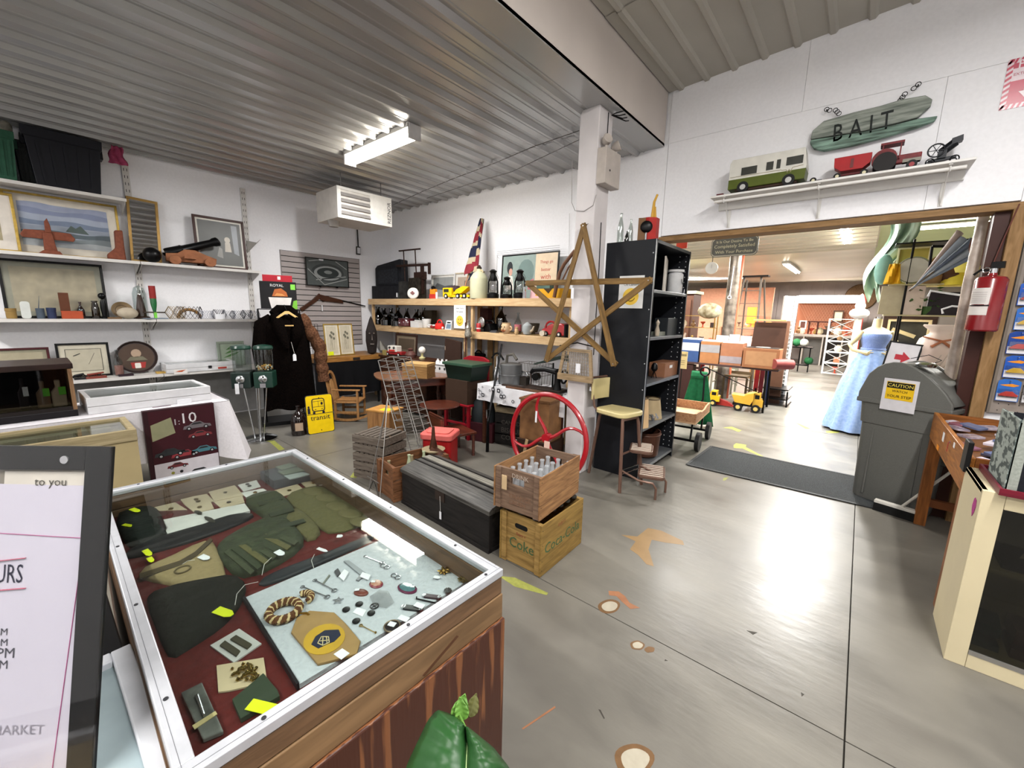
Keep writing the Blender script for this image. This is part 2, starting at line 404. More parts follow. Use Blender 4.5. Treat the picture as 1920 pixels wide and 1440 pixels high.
vinyl=M('sheet_plastic','cdcabb',.35,scale=1.4,var=.06,bump=.4,stretch=(.4,2,1))
MB().sh(lambda u,v:(-9.1+u*9.1,10.9+v*9.1,2.99-.07*math.sin(v*PI)-.05*math.sin(v*19+u*3)*math.sin(u*7)),24,40).bd('draped_sheet',vinyl,fc)
MB().sh(lambda u,v:(0+u*5.1,5.2+v*14.7,3.0-.05*math.sin(v*14)),8,50).bd('draped_sheet',M('mint_sheet','c2cf9c',.35,scale=1.4,var=.06),fc)
mint=M('mint_drape','c6dccb',.8,scale=3,var=.1)
MB().sh(lambda u,v:(.02+.10*math.sin(v*6)+u*.32*(1-.55*v),7.3+.08*math.sin(u*14+v*3),3.0-1.05*v*(1+.12*math.sin(u*9))),16,16).bd('hanging_fold',mint,fc)
#baseboards and low grey panel under the wall shelving
sr_(MB().bx(XL,XL+.015,-3.2,2.55,.02,.70).bd('trim_7',C('8d8c8b',.6)))
#rubber doormat
o=MB().pz(rrect(.95,1.62,.02),0,.008,'z').bd('doormat',M('rubber_mat','3c4042',.8,scale=260,var=.3,bump=.6,kind='vor'))
o.location=(-.52,4.99,0)
#the mat follows the threshold
me=o.data
pp=[on(1288,872,z=0),on(1334,838,z=0),on(1700,915,z=0),on(1690,966,z=0)]
me.clear_geometry();q=MB().pz([(p.x+.52,p.y-4.99) for p in pp],.0,.008,'z');me.from_pydata(q.v,[],q.f);me.update()
tag(o,'dark grey rubber doormat lying across the wide doorway','doormat')
b_=MB()
for i in range(4):
 a,c2=Ve(pp[i]),Ve(pp[(i+1)%4]);b_.bar(a-Ve((-.52,4.99,-.009)),c2-Ve((-.52,4.99,-.009)),.03,.004)
b_.bd('border',C('2a2c2e',.6),o)
# ================================================================== glass counter in the foreground
oak=wood('6a5039','483626',5,.5,0);oak_y=wood('6a5039','483626',5,.5,1)
walnut=M('walnut_panel','70472c',.45,kind='wave',scale=3.2,stretch=(9,9,.7),col2='40241a',bump=.12)
alu=M('white_aluminium','b4b6bb',.35,metal=.35,scale=30,var=.05)
felt=M('red_felt','561815',.9,scale=60,var=.12,bump=.3)
pane=GL('counter_glass','f4f8f6',.93,.015,.045)
sc_=TH('display_counter','glass-topped display counter with white metal rim and brown woodgrain end panel','display case',(-1.1845,.374,0),-.022)
W2,D2,ZT=.606,.304,1.0
fr=MB()
for sx in (-1,1):fr.bx(sx*W2,sx*(W2-.024),-D2,D2,ZT-.016,ZT+.003)
for sy in (-1,1):fr.bx(-W2+.0242,W2-.0242,sy*D2,sy*(D2-.024),ZT-.016,ZT+.003)
fr.bd('metal_rim',alu,sc_,bev=.002)
g_=MB()
for sx in (-1,1):g_.bx(sx*(W2-.009),sx*(W2-.0085),-D2,D2,ZT+.003,ZT+.0034)
for sy in (-1,1):g_.bx(-W2+.012,W2-.012,sy*(D2-.009),sy*(D2-.0085),ZT+.003,ZT+.0034)
g_.bd('rim_groove',C('55565a',.5),sc_)
for k in range(4):
 for sy in (-1,1):MB().c((-.45+k*.3,sy*(D2-.014),ZT+.003),(-.45+k*.3,sy*(D2-.014),ZT+.0045),.0035,n=8).bd('screw',C('2b2b2e',.4),sc_)
for sx in (-1,1):
 for yy in (-.2,.05,.26):MB().c((sx*(W2-.014),yy,ZT+.003),(sx*(W2-.014),yy,ZT+.0045),.0035,n=8).bd('screw',C('2b2b2e',.4),sc_)
MB().bx(-W2+.02,W2-.02,-D2+.02,D2-.02,ZT-.006,ZT-.002).bd('top_glass',pane,sc_)
for sx in (-1,1):MB().bx(sx*(W2-.002),sx*(W2-.03),-D2+.002,D2-.002,ZT-.06,ZT-.017).bd('rail',oak_y,sc_,bev=.002)
for sy in (-1,1):MB().bx(-W2+.031,W2-.031,sy*(D2-.002),sy*(D2-.026),ZT-.06,ZT-.017).bd('rail',oak,sc_,bev=.002)
lr=MB().bx(W2-.028,W2-.0,-D2,D2,ZT-.125,ZT-.062).bd('end_rail',wood('7a5f42','58432d',4,.5,1),sc_,bev=.002)
MB().pz([(.07,ZT-.115),(.16,ZT-.082),(.165,ZT-.088),(.075,ZT-.121)],W2-.0005,W2+.0006,'x').bd('dark_streak',C('4a2f1c',.6),lr)
MB().bx(-W2,-W2+.028,-D2,D2,ZT-.125,ZT-.062).bd('end_rail',oak_y,sc_,bev=.002)
for sy in (-1,1):MB().bx(-W2+.028,W2-.028,sy*D2,sy*(D2-.02),ZT-.125,ZT-.062).bd('front_rail',oak,sc_)
MB().bx(-W2+.03,W2-.03,-D2+.025,D2-.025,.905,.915).bd('felt_deck',felt,sc_)
MB().bx(W2-.02,W2+.006,-D2,D2+.004,0,ZT-.127).bd('end_panel',walnut,sc_,bev=.003)
MB().bx(-W2-.006,-W2+.02,-D2,D2+.004,0,ZT-.127).bd('end_panel',walnut,sc_)
MB().bx(-W2+.02,W2-.02,-D2,-D2+.016,.02,ZT-.127).bd('front_panel',walnut,sc_)
MB().bx(-W2+.02,W2-.02,D2-.016,D2,.02,ZT-.127).bd('back_panel',walnut,sc_)
MB().bx(-W2+.02,W2-.02,-D2+.02,D2-.02,.02,.06).bd('bottom_board',walnut,sc_)
#things laid out under the glass; helper: a flat piece outlined on a level plane
ZF=.9155
def flat(name,pts,z,h,mat,label=None,cat=None,parent=None,group=None,bev=0,dz=None):
 P=[on(a,b,z=z) for a,b in pts];c=sum(P,Ve())/len(P);c.z=z
 mb=MB()
 if isinstance(mat,(list,tuple)):mb.use(mat[0]);mat=None
 if bev>=.004:
  n=len(P);R_=((1,0),(1.0,h*.35),(.95,h*.75),(.8,h*.98),(.45,h*1.12));pts=[((p.x-c.x),(p.y-c.y)) for p in P];sm=[]
  for i in range(n):
   a,b_=pts[i],pts[(i+1)%n]
   for t in (.0,.5):sm.append(((a[0]+(b_[0]-a[0])*t)*1.07,(a[1]+(b_[1]-a[1])*t)*1.07))
  for _ in range(1):sm=[((sm[i-1][0]+2*sm[i][0]+sm[(i+1)%len(sm)][0])/4,(sm[i-1][1]+2*sm[i][1]+sm[(i+1)%len(sm)][1])/4) for i in range(len(sm))]
  n=len(sm);vs_=[(x*k,y*k,z_+(.06*h*math.sin(i*1.7+k*9) if 0<k<1 else 0)) for k,z_ in R_ for i,(x,y) in en_(sm)]+[(0,0,h*1.15)]
  mb.add(vs_,[(j*n+i,j*n+(i+1)%n,(j+1)*n+(i+1)%n,(j+1)*n+i) for j in range(4) for i in range(n)]+[(4*n+i,4*n+(i+1)%n,5*n) for i in range(n)]+[tuple(range(n-1,-1,-1))])
  bev=0
 else:mb.pz([(p.x-c.x,p.y-c.y) for p in P],0,h,'z')
 loc=c if parent is None else c-parent.matrix_basis.translation
 o=mb.bd(name,mat,parent,loc=loc,smooth=50 if len(mb.f)>30 else 35,bev=bev)
 if label and cat:tag(o,label,cat,group)
 elif label:o['label']=label
 return o
def k_(x,y,ox,oy,s):return (ox+x/s,oy+y/s)
def A1(*p):return [k_(x,y,200,840,4.3636) for x,y in p]
def A2(*p):return [k_(x,y,440,840,4.3636) for x,y in p]
def A3(*p):return [k_(x,y,440,1000,3.6923) for x,y in p]
def A4(*p):return [k_(x,y,200,1100,4.3636) for x,y in p]
paper=C('d8d6d2',.7);cream=M('cream_card','b3a489',.7,scale=20,var=.05);limeT=C('d3e01c',.6);WT=C('dfe0e4',.6)
twine=C('c9c6c0',.8)
def tagp(parent,cx,cy,z,w,h,ang,mat=None,string=None):
 0
 p=on(cx,cy,z=z);P=[(-w/2,-h/2),(w/2-.25*w,-h/2),(w/2,-h/5),(w/2,h/5),(w/2-.25*w,h/2),(-w/2,h/2)]
 o=MB().pz(P,0,.0012,'z').bd('price_tag',mat or WT,parent,loc=p-parent.matrix_basis.translation,rot=(0,.06,ang))
 if string:
  q=[on(a,b,z=z+.004) for a,b in string];MB().tb([v-p for v in q],.0007,5).bd('string',twine,o).rotation_euler=(0,0,0)
  o.children[0].matrix_parent_inverse=Euler((0,.06,ang)).to_matrix().to_4x4().inverted()
 return o
def oval(name,cx,cy,z,rx,ry,ang,h,mat,label,cat,group=None,dome=.5):
 p=on(cx,cy,z=z);o=MB().lt([(1,0),(1,h*.4),(.8,h*.85),(.4,h),(0,h)],n=20,sx=1,sy=1).bd(name,mat,loc=p,rz=ang)
 for v in o.data.vertices:v.co.x *= rx;v.co.y *= ry
 return tag(o,label,cat,group)
#white felt jewellery board
fb=flat('jewellery_board',A3((66,474),(1215,-20),(1752,268),(442,1082)),ZF,.010,M('white_felt','b4b8bd',.95,scale=90,var=.05,bump=.4),'white felt jewellery board with black edge, right end of the counter','display board')
o=flat('edge_strip',A3((60,478),(75,468),(450,1078),(432,1092)),ZF,.014,C('19161a',.4),parent=fb)
ZB=ZF+.0105
#coil of brown and cream cord
p=on(*A3((345,560))[0],z=ZB);cmat=M('brown_cord','6a4322',.7,kind='wave',scale=1,col2='c9b48a')
cord=TH('braided_cord','coiled brown and cream braided cord on the white felt board','cord',p)
def coil(par,R,r,cx,cy,a0,a1,z0,n=26,nm='strand'):
 for k,mt in ((0,C('5a3518',.7)),(1,C('c7b182',.7)),(2,C('5a3518',.7))):
  pts=[]
  for i in range(n*3+1):
   t=a0+(a1-a0)*i/(n*3);ph=t*13+k*2.09;rr=R+r*.7*math.cos(ph)
   pts.append((cx+rr*math.cos(t),cy+rr*math.sin(t),z0+r+r*.7*math.sin(ph)))
  MB().tb(pts,r*.62,6).bd(nm,mt,par)
coil(cord,.030,.0075,0,0,0,2*PI,.002);coil(cord,.017,.006,-.012,.046,.2,3.0,.002)
MB().tb([(.028,.014,.008),(.042,.03,.008),(.05,.032,.006)],.0025,6).bd('gold_hook',C('b08a3a',.3,1),cord)
#octagonal plaque
pl_=flat('wooden_plaque',A3((520,550),(690,563),(770,640),(872,762),(845,850),(660,900),(575,920),(500,830),(392,700),(430,600)),ZB,.006,M('plaque_ply','97784c',.6,scale=40,var=.06),'tan octagonal plaque with yellow oval crest on the felt board','plaque',bev=.001)
e_=[(620+150*math.cos(t*PI/12)*1.0,735+100*math.sin(t*PI/12)) for t in range(24)]
rot_=lambda pts,cx,cy,a:[(cx+(x-cx)*math.cos(a)-(y-cy)*math.sin(a),cy+(x-cx)*math.sin(a)+(y-cy)*math.cos(a)) for x,y in pts]
flat('crest_ground',A3(*rot_(e_,620,735,-.35)),ZB+.006,.001,C('b8922c',.6),'yellow oval crest ground',parent=pl_)
flat('crest_shield',A3((530,770),(560,715),(625,672),(720,668),(735,705),(690,750),(640,768),(580,798)),ZB+.007,.0008,C('1c2238',.5),'dark blue crest shield',parent=pl_)
m_=MB()
for a,b in (((575,760),(600,715)),((600,715),(650,715)),((650,715),(655,755)),((655,755),(610,775)),((610,775),(575,760)),((590,745),(655,738)),((612,712),(608,775)),((635,712),(640,765))):
 q,r_=(on(*A3(v)[0],z=ZB+.0082) for v in (a,b));m_.bar(q-pl_.location,r_-pl_.location,.0016,.0008)
m_.bd('crest_monogram',C('cbb989',.5),pl_)
flat('price_sticker',A3((685,838),(745,798),(797,832),(738,876)),ZB+.006,.0008,WT,'white price sticker',parent=pl_)
#four black buttons round a card
for a,b,lb in ((862,495,'furthest'),(772,532,'left'),(945,557,'right'),(842,612,'nearest')):
 p=on(*A3((a,b))[0],z=ZB);o=MB().lt([(.0075,0),(.0085,.0012),(.0085,.003),(.006,.0036),(0,.0034)],n=16).bd('black_button',C('121213',.35),loc=p)
 tag(o,lb+' of four black buttons round a small white card','button','black buttons round a white card')
o=flat('button_card',A3((818,550),(850,515),(912,535),(885,580)),ZB,.0015,WT,'small white card between four black buttons','card')
def brooch(cx,cy,rx,ry,ang,mt,lab,rim=None,cat='brooch',stk=None):
 o=oval('brooch',*A3((cx,cy))[0],ZB,rx,ry,ang,.006,rim or mt,lab,cat)
 if rim:MB().lt([(1,0),(.8,.8),(0,1)],n=18).bd('inlay',mt,o,loc=(0,0,.005)).scale=(rx*.82,ry*.82,.0025)
 if stk:MB().bx(-.005,.005,-.0035,.0035,.0065,.0075).bd('price_sticker',WT,o,loc=(stk[0],stk[1],.001)).rotation_euler=(0,0,.4)
 return o
brooch(875,415,.018,.011,.5,C('6e3a30',.35),'small dark red oval brooch with white sticker, above the buttons',stk=(-.01,0))
brooch(980,355,.018,.014,.3,M('swirl_agate','8a4a3c',.3,scale=160,var=.3,col2='b78a6a'),'round red mottled brooch with dark red rim',C('7a2333',.3),stk=(-.007,-.002))
brooch(1195,385,.027,.017,.25,M('teal_enamel','5f8f93',.12,scale=60,col2='23303a',coat=.6),'large teal oval brooch with purple rim on the felt board',C('5b1f3c',.25),stk=(.012,.005))
gold=C('a98a4a',.28,1,scale=120,bump=.6);silv=C('b9bbc0',.25,1);brnz=C('77643a',.4,.9,scale=200,bump=.8)
for i,(a,b,s,mt,lab) in en_(((1245,55,.0085,gold,'round gold earring nearest the far edge of the felt board'),(1300,97,.009,gold,'round gold earring just below another near the light reflection'),(1390,140,.009,gold,'gold earring with a tiny white tag'),(1475,405,.010,silv,'round silver filigree brooch beside a folding knife'))):
 p=on(*A3((a,b))[0],z=ZB);rd=random.Random(i);q=MB().sph((0,0,.004),.004,8,5)
 for k in range(9):t=k*2*PI/9;q.sph((s*.7*math.cos(t),s*.7*math.sin(t),.003),s*.35,6,4)
 o=q.bd('earring' if i<3 else 'brooch',mt,loc=p);tag(o,lab,'earring' if i<3 else 'brooch')
def cluster(cx,cy,R,mt,lab,seed,tagat=None):
 rd=random.Random(seed);p=on(*A3((cx,cy))[0],z=ZB);q=MB()
 for k in range(7):
  t=k*2*PI/7+rd.random()*.4;q.at((R*.45*math.cos(t),R*.45*math.sin(t),.003),rz=t,ry=-.2);q.lt([(0,0),(R*.3,.001),(R*.22,.003),(0,.004)],n=8,sx=1.8,sy=.8)
 q.at((0,0,.004)).sph((0,0,0),R*.3,8,6);q.T=None
 o=q.bd('leaf_brooch',mt,loc=p);tag(o,lab,'brooch')
 if tagat:tagp(o,*A3(tagat)[0],ZB+.006,.016,.010,.5)
 return o
cluster(1462,205,.017,brnz,'bronze flower brooch with white tag on the felt board',1,(1512,178))
cluster(1450,270,.019,gold,'gilt butterfly brooch below the bronze flower brooch',2,(1400,305))
cluster(1588,328,.018,brnz,'dark bronze leaf brooch nearest the counter corner',3,(1640,285))
#knives, pins, ring, key, spectacles arms
def knife(cx,cy,ln,w,ang,m1,lab,m2=silv,cat='knife'):
 p=on(*A3((cx,cy))[0],z=ZB);r_=TH('folding_knife',lab,cat,p,ang)
 MB().pz(rrect(ln,w,w*.45),0,.005,'z').bd('handle',m1,r_)
 for s in (-1,1):MB().pz(rrect(ln*.2,w*1.02,w*.45,cx=s*ln*.42),0,.0056,'z').bd('bolster',m2,r_)
 return r_
knife(1230,525,.05,.013,.55,C('1d1d20',.25,.3),'black folding knife with white tag near the front rim')
k2=knife(1365,445,.045,.011,.55,C('38202a',.3),'dark maroon folding knife beside a black clip')
p=on(*A3((1360,470))[0],z=ZB);q=MB().tb([(.035,.02,.003),(.042,.018,.003),(.04,.012,.003),(-.03,-.02,.003),(-.034,-.016,.003)],.0018,6)
o=q.bd('tie_clip',C('202022',.3,.6),loc=p);tag(o,'long black hairpin-shaped clip along the front rim','clip')
for a,b,lab in ((1280,500,'white price card lying on the folding knives'),(1170,590,'white price card by the front rim left of the knives')):
 p=on(*A3((a,b))[0],z=ZB+.006);o=MB().bx(-.012,.012,-.007,.007,0,.001).bd('price_card',WT,loc=p,rz=.3);tag(o,lab,'price card')
p=on(*A3((1090,650))[0],z=ZB);o=TH('black_pendant','round black pendant with white tag close to the front rim','pendant',p)
MB().lt([(.015,0),(.016,.003),(.012,.006),(0,.007)],n=18).bd('stone',C('1b1416',.3),o);MB().tr((0,0,.003),.0165,.0018,n=20).bd('setting',C('7a6a58',.4,.6),o);MB().bx(-.008,.008,-.006,.006,.007,.008).bd('price_tag',WT,o,rz=.4)
p=on(*A3((925,668))[0],z=ZB);o=MB().tb([(-.018,-.004,.002),(0,0,.002),(.018,.004,.002)],.0009,6).tr((-.021,-.005,.002),.003,.0012,n=12,k=5).sph((.02,.005,.002),.0025).bd('stick_pin',gold,loc=p);tag(o,'thin gold stick pin with round head below the buttons','pin')
p=on(*A3((968,508))[0],z=ZB);o=MB().tr((0,0,.002),.009,.0014,n=20,k=6).bar((-.008,0,.002),(.008,0,.002),.0015).bar((0,-.008,.002),(0,.008,.002),.0015).bd('ring_pendant',C('2a2a2c',.3,.7),loc=p);tag(o,'small dark wheel-shaped pendant above the black buttons','pendant')
o=flat('plastic_bag',A3((935,440),(1000,395),(1060,400),(1105,480),(1050,520),(960,500)),ZB+.003,.0015,GL('clear_bag','ffffff',.9,.12,.15),'small clear plastic bag on the felt board','bag')
for (a,b),(c,d),lab in (((470,370),(640,440),'lowest of three silver tie bars beside the cord'),((555,325),(690,395),'middle silver tie bar beside the cord'),((905,160),(1020,205),'silver tie bar furthest back on the felt board')):
 p,q_=on(*A3((a,b))[0],z=ZB+.002),on(*A3((c,d))[0],z=ZB+.002)
 o=MB().bar((0,0,0),q_-p,.003,.0015).tr((0,0,0),.0045,.001,n=12,k=5).tr(q_-p,.006,.0012,n=12,k=5).bd('tie_bar',silv,loc=p);tag(o,lab,'tie bar')
p=on(*A3((640,320))[0],z=ZB);o=MB().pz([(-.014,.012),(-.008,.012),(.014,-.016),(.010,-.018)],0,.002,'z').bd('pen_nib',C('7e8076',.4,.6),loc=p);tag(o,'grey pen nib standing out beside the tie bars','nib')
p=on(*A3((715,470))[0],z=ZB);P_=[((.013 if i%2==0 else .006)*math.cos(i*PI/5),(.013 if i%2==0 else .006)*math.sin(i*PI/5)) for i in range(10)];o=MB().pz(P_,0,.003,'z').bd('star_badge',silv,loc=p);tag(o,'silver star badge beside the cord hook','badge')
for q,lab,mt in ((((755,200),(790,195),(905,280),(870,295)),'long grey metal clip with tag on the felt board',C('8e9196',.4,.5)),(((690,270),(715,250),(735,285),(710,305)),'small dark square badge left of the white tag',C('4a4a4e',.4,.5)),(((840,330),(865,300),(885,310),(860,335)),'small grey charm under the long metal clip',C('85868a',.4,.5))):
 flat('metal_badge',A3(*q),ZB,.004,mt,lab,'badge')
for q,lab in ((((720,300),(760,250),(790,270),(755,330)),'white price card left of the metal clip'),(((865,300),(885,270),(942,290),(925,325)),'white price card at the end of the metal clip')):
 flat('price_card',A3(*q),ZB+.004,.001,WT,lab,'price card')
for (a,b),lab in (((1040,235),'pair of silver rings left of the light reflection'),((1115,305),'pale silver clasp under the light reflection')):
 p=on(*A3((a,b))[0],z=ZB);o=MB().tr((-.008,0,.002),.007,.0015,n=14,k=5).tr((.006,.002,.002),.007,.0015,n=14,k=5).bd('silver_rings',silv,loc=p);tag(o,lab,'ring')
#cloth, leather and cards on the red felt
olive=M('olive_canvas','3e4430',.85,scale=120,var=.12,bump=.3);olive2=M('khaki_canvas','5b5736',.85,scale=120,var=.1,bump=.3)
tan=M('tan_canvas','8d7c58',.85,scale=120,var=.06,bump=.2);blk=M('black_leather','17181a',.5,scale=60,var=.1,bump=.2)
def slab(name,pts,h,mt,lab,cat,z=ZF,bev=.004,parent=None):return flat(name,pts,z,h,mt,lab,cat,bev=bev,parent=parent)
bt=slab('beret',A4((330,110),(470,60),(700,5),(1000,-60),(1120,-10),(1115,90),(1020,250),(880,370),(640,520),(520,590),(430,330)),.022,M('dark_wool','22231f',.95,scale=70,var=.15,bump=.3),'large dark grey-green beret at the front of the counter','hat',bev=.01)
tagp(bt,*A4((960,212))[0],ZF+.024,.046,.020,.42,limeT,[A4((1050,150))[0],A4((1065,60))[0],A4((1130,-15))[0],A4((1240,-40))[0]])
cpv=slab('canvas_cap',A1((290,1010),(560,900),(830,765),(890,830),(985,1105),(860,1130),(700,1155),(480,1110),(300,1075)),.014,tan,'folded tan canvas cap with dark strap in the counter','hat',bev=.005)
flat('strap',A1((265,1040),(600,930),(720,860),(850,740),(870,760),(740,890),(610,965),(270,1075)),ZF+.014,.004,M('brown_leather','4a3f2c',.6),'dark leather strap',parent=cpv,bev=.001)
MB().tr((.02,-.012,.018),.016,.002,n=18,k=6).bd('ring',C('6a5d42',.5,.3),cpv)
tagp(cpv,*A1((800,897))[0],ZF+.02,.032,.017,.35,WT,[A1((720,915))[0],A1((660,925))[0],A1((620,950))[0]])
kn=slab('sheath_knife',A1((170,850),(500,720),(830,640),(880,600),(1130,540),(1200,570),(1060,640),(850,720),(640,790),(420,850),(200,910)),.012,blk,'black sheath knife laid across the counter','knife')
tagp(kn,*A1((335,858))[0],ZF+.015,.040,.014,.15,limeT);tagp(kn,*A1((360,915))[0],ZF+.012,.028,.012,.1,limeT)
gl=slab('leather_pouch',A1((80,560),(300,500),(420,520),(470,640),(500,720),(330,790),(190,830),(110,700)),.02,M('black_green_leather','1b201c',.5,scale=40,var=.2,bump=.3),'black leather pouch with lime tags, far left of the counter','pouch',bev=.006)
tagp(gl,*A1((235,510))[0],ZF+.03,.040,.015,.35,limeT);tagp(gl,*A1((180,635))[0],ZF+.022,.038,.011,.55,limeT)
o=slab('crumpled_wrap',A1((140,480),(200,430),(300,440),(340,480),(250,500),(160,520)),.012,GL('cellophane','ffffff',.8,.2,.2),'crumpled clear wrapper behind the black pouch','wrapper')
gp=slab('ammunition_pouch',A1((1130,440),(1260,390),(1400,378),(1470,450),(1560,560),(1500,600),(1380,640),(1270,560),(1180,500)),.022,olive,'upper dark green canvas pouch among the army webbing','pouch',bev=.005)
for k in range(3):flat('webbing',A1(*[(x+k*95,y+k*92) for x,y in ((1230,450),(1420,400),(1440,425),(1250,480))]),ZF+.022,.003,C('2e3626',.8),parent=gp)
gp2=slab('webbing_bundle',A1((900,830),(1060,720),(1240,640),(1400,560),(1560,700),(1620,800),(1400,960),(1110,1080),(980,960)),.024,M('olive_bundle','38402c',.85,scale=50,var=.2,bump=.5),'large bundle of dark green army webbing in mid counter','webbing',bev=.006)
for k in range(7):
 a0=960+k*60;flat('strap',A1((a0,860-k*26),(a0+40,835-k*26),(a0+250,1010-k*40),(a0+215,1040-k*40)),ZF+.024,.003,(olive,C('333a28',.8),olive2)[k%3],parent=gp2)
tagp(gp2,*A1((1418,860))[0],ZF+.03,.030,.017,.2,WT,[A1((1350,895))[0],A1((1290,950))[0],A1((1270,1040))[0]])
wb2=slab('khaki_belt',A1((1400,560),(1560,500),(1700,640),(1760,700),(1640,790),(1520,640)),.018,olive2,'folded khaki belt between two green webbing pieces','belt')
cp=slab('cap_stack',A1((1440,420),(1620,340),(1780,330),(1960,430),(2180,560),(2060,640),(1800,720),(1640,560)),.014,olive2,'flat khaki pouch with row of round flaps','pouch',bev=.004)
for k,(a,b) in en_(((1690,360),(1800,410),(1890,480),(1990,540),(2090,610))):
 p=on(*A1((a,b))[0],z=ZF+.014);q=MB().lt([(1,0),(1,.35),(.8,.8),(0,1)],n=18).bd('flap',M('khaki_flap','666040',.8,scale=120,var=.1),cp,loc=p-cp.location,rz=.3);q.scale=(.045,.026,.006)
tagp(cp,*A2((860,335))[0],ZF+.02,.028,.016,-.2,WT,[A2((800,320))[0],A2((740,300))[0],A2((690,305))[0]])
st_=slab('dark_strap',A1((1270,1080),(1500,980),(1900,840),(2150,720),(2180,760),(1880,900),(1560,1040),(1290,1140)),.010,C('22262a',.5),'long dark strap along the back of the felt board','strap')
tagp(st_,*A1((1765,835))[0],ZF+.022,.034,.010,.35,WT,[A1((1700,870))[0],A1((1675,920))[0],A1((1695,985))[0]])
tagp(st_,*A2((860,722))[0],ZF+.02,.016,.015,.9,WT)
cam_=M('camo_cloth','34372c',.85,scale=14,col2='6c6a50',var=.2)
slab('camouflage_cloth',A2((870,340),(1000,330),(1240,470),(1400,580),(1320,640),(1130,560),(960,440)),.008,cam_,'dark patterned cloth along the right inner wall of the counter','cloth')
#paper cards and badges
crd=(((590,310),(820,320),(820,345),(600,350),'paper'),((800,280),(1000,300),(960,320),(830,320),'paper'),((1020,200),(1150,205),(1220,240),(1060,235),'paper'),((1060,290),(1215,250),(1260,320),(1120,360),'white'),((1100,370),(1280,335),(1350,375),(1150,415),'white'),
 ((820,340),(1040,300),(1120,390),(880,440),'cream'),((600,420),(820,380),(880,440),(640,470),'cream'),((640,470),(850,440),(880,500),(730,540),'cream'),((390,490),(560,450),(660,510),(430,520),'cream'),((870,440),(1110,395),(1130,450),(940,500),'cream'),((400,520),(640,500),(690,570),(450,600),'brown'),
 ((440,610),(1130,470),(1175,530),(500,720),'white'),((1375,350),(1560,300),(1615,345),(1440,400),'cream'),((1590,290),(1750,255),(1790,285),(1640,335),'cream'))
labs=('narrow white card furthest left of the back row','narrow white card behind the tan badge cards','tilted white card nearest the grey box','white card with dark moth-like badge','white card with small gold badges by the green pouch','tan card with a dark diamond badge','tan card with two small square badges','tan card with a round bronze badge','cream card with gold wing pin, left of the others','tan card with a short dark bar pin','dark red lace-edged card at the left','long white card holding two dark feathers','cream card with bronze figure badge beside the khaki flaps','cream card with gold badge nearest the right wall')
for i,((a,b,c,d,kd),lab) in en_(zip(crd,labs)):
 mt={'paper':C('b9b6ae',.7),'white':C('c9c7c2',.7),'cream':cream,'brown':C('4e2a26',.8)}[kd]
 o=flat('badge_card',A1(a,b,c,d),ZF+.001*(i%3),.0025 if i!=11 else .008,mt,lab,'card')
 p=on(*A1(((a[0]+c[0])/2,(a[1]+c[1])/2))[0],z=ZF+.003+.001*(i%3)+(.006 if i==11 else 0))-o.location
 if i in (3,4,5,6,7,8,9,12,13):
  mt2=(C('3c3a34',.6),gold,C('4a4236',.5),brnz,brnz,gold,C('3a332c',.6),0,0,brnz,gold)[i-3] if i<10 else (brnz if i==12 else gold)
  for s in ((-.012,.012) if i in (3,6,4) else (0,)):
   MB().lt([(.006,0),(.007,.002),(0,.003)],n=8 if i!=5 else 4,sx=1.3).bd('badge',mt2,o,loc=p+Ve((s,0,0)))
 if i==11:
  for s,ln in ((-.052,.05),(.03,.075)):MB().lt([(0,0),(.5,.1),(1,.35),(.9,.7),(0,1)],n=8,axis='x').bd('feather',C('38352e',.7),o,loc=p+Ve((s-ln/2,s*.12-.004,.002)),rz=.15).scale=(ln,.008,.003)
bx_=slab('grey_box',A1((1240,160),(1520,115),(1740,205),(1700,265),(1370,340),(1250,250)),.035,C('3b3f44',.5),'dark grey open box of green cloth patches, far corner of the counter','box',bev=.002)
for k,(q,c_) in en_(((((1380,160),(1500,130),(1560,150),(1430,185)),'6d7666'),(((1400,200),(1560,165),(1620,190),(1450,225)),'5d6657'),(((1450,235),(1600,205),(1660,220),(1500,262)),'8d9490'),(((1520,120),(1560,112),(1600,135),(1560,145)),'4b6f9c'))):
 flat('cloth_patch',A1(*q),ZF+.036,.004,C(c_,.8),parent=bx_)
#front-left items
o=flat('card_with_bars',A4((1085,352),(1268,475),(1042,630),(848,490)),ZF,.003,C('b7b6b2',.6),'square pale card holding two dark bars, near the front','card')
for q in (((1060,405),(1190,480),(1150,520),(1010,440)),((970,450),(1095,535),(1060,580),(925,490))):flat('bar_pin',A4(*q),ZF+.003,.004,C('3e3a2a',.6),parent=o,bev=.001)
o=flat('brooch_card',A4((900,655),(1285,590),(1315,790),(1000,862),(915,872)),ZF+.001,.003,M('buff_card','b9a888',.7,var=.04),'buff card carrying an ornate gold leaf brooch','card')
p=on(*A4((1150,720))[0],z=ZF+.004)-o.location;q=MB();rd=random.Random(4)
for k in range(46):
 t=rd.random()*2*PI;r_=rd.random()**.5;q.sph((.030*r_*math.cos(t),.016*r_*math.sin(t)*(1-.4*math.cos(t)),.004+.006*(1-r_)),.0034,6,4)
q.sph((-.035,-.003,.003),.003,6,4);q.bd('gold_brooch',C('b59a4e',.2,1),o,loc=p,rz=.35)
o=slab('green_booklet',A4((1030,960),(1160,850),(1285,742),(1400,880),(1420,930),(1100,1120)),.010,C('2f3a2a',.6),'dark green folded booklet with lime tag, front of the counter','booklet',bev=.001)
tagp(o,*A4((1300,995))[0],ZF+.012,.062,.020,.55,limeT)
o=flat('plastic_sleeve',A4((610,900),(785,812),(962,1215),(790,1285)),ZF+.001,.009,M('clear_sleeve','6e6f6a',.12,scale=25,col2='3a3b38',coat=.8),'clear plastic sleeve holding a silver penknife, front corner','sleeve',bev=.002)
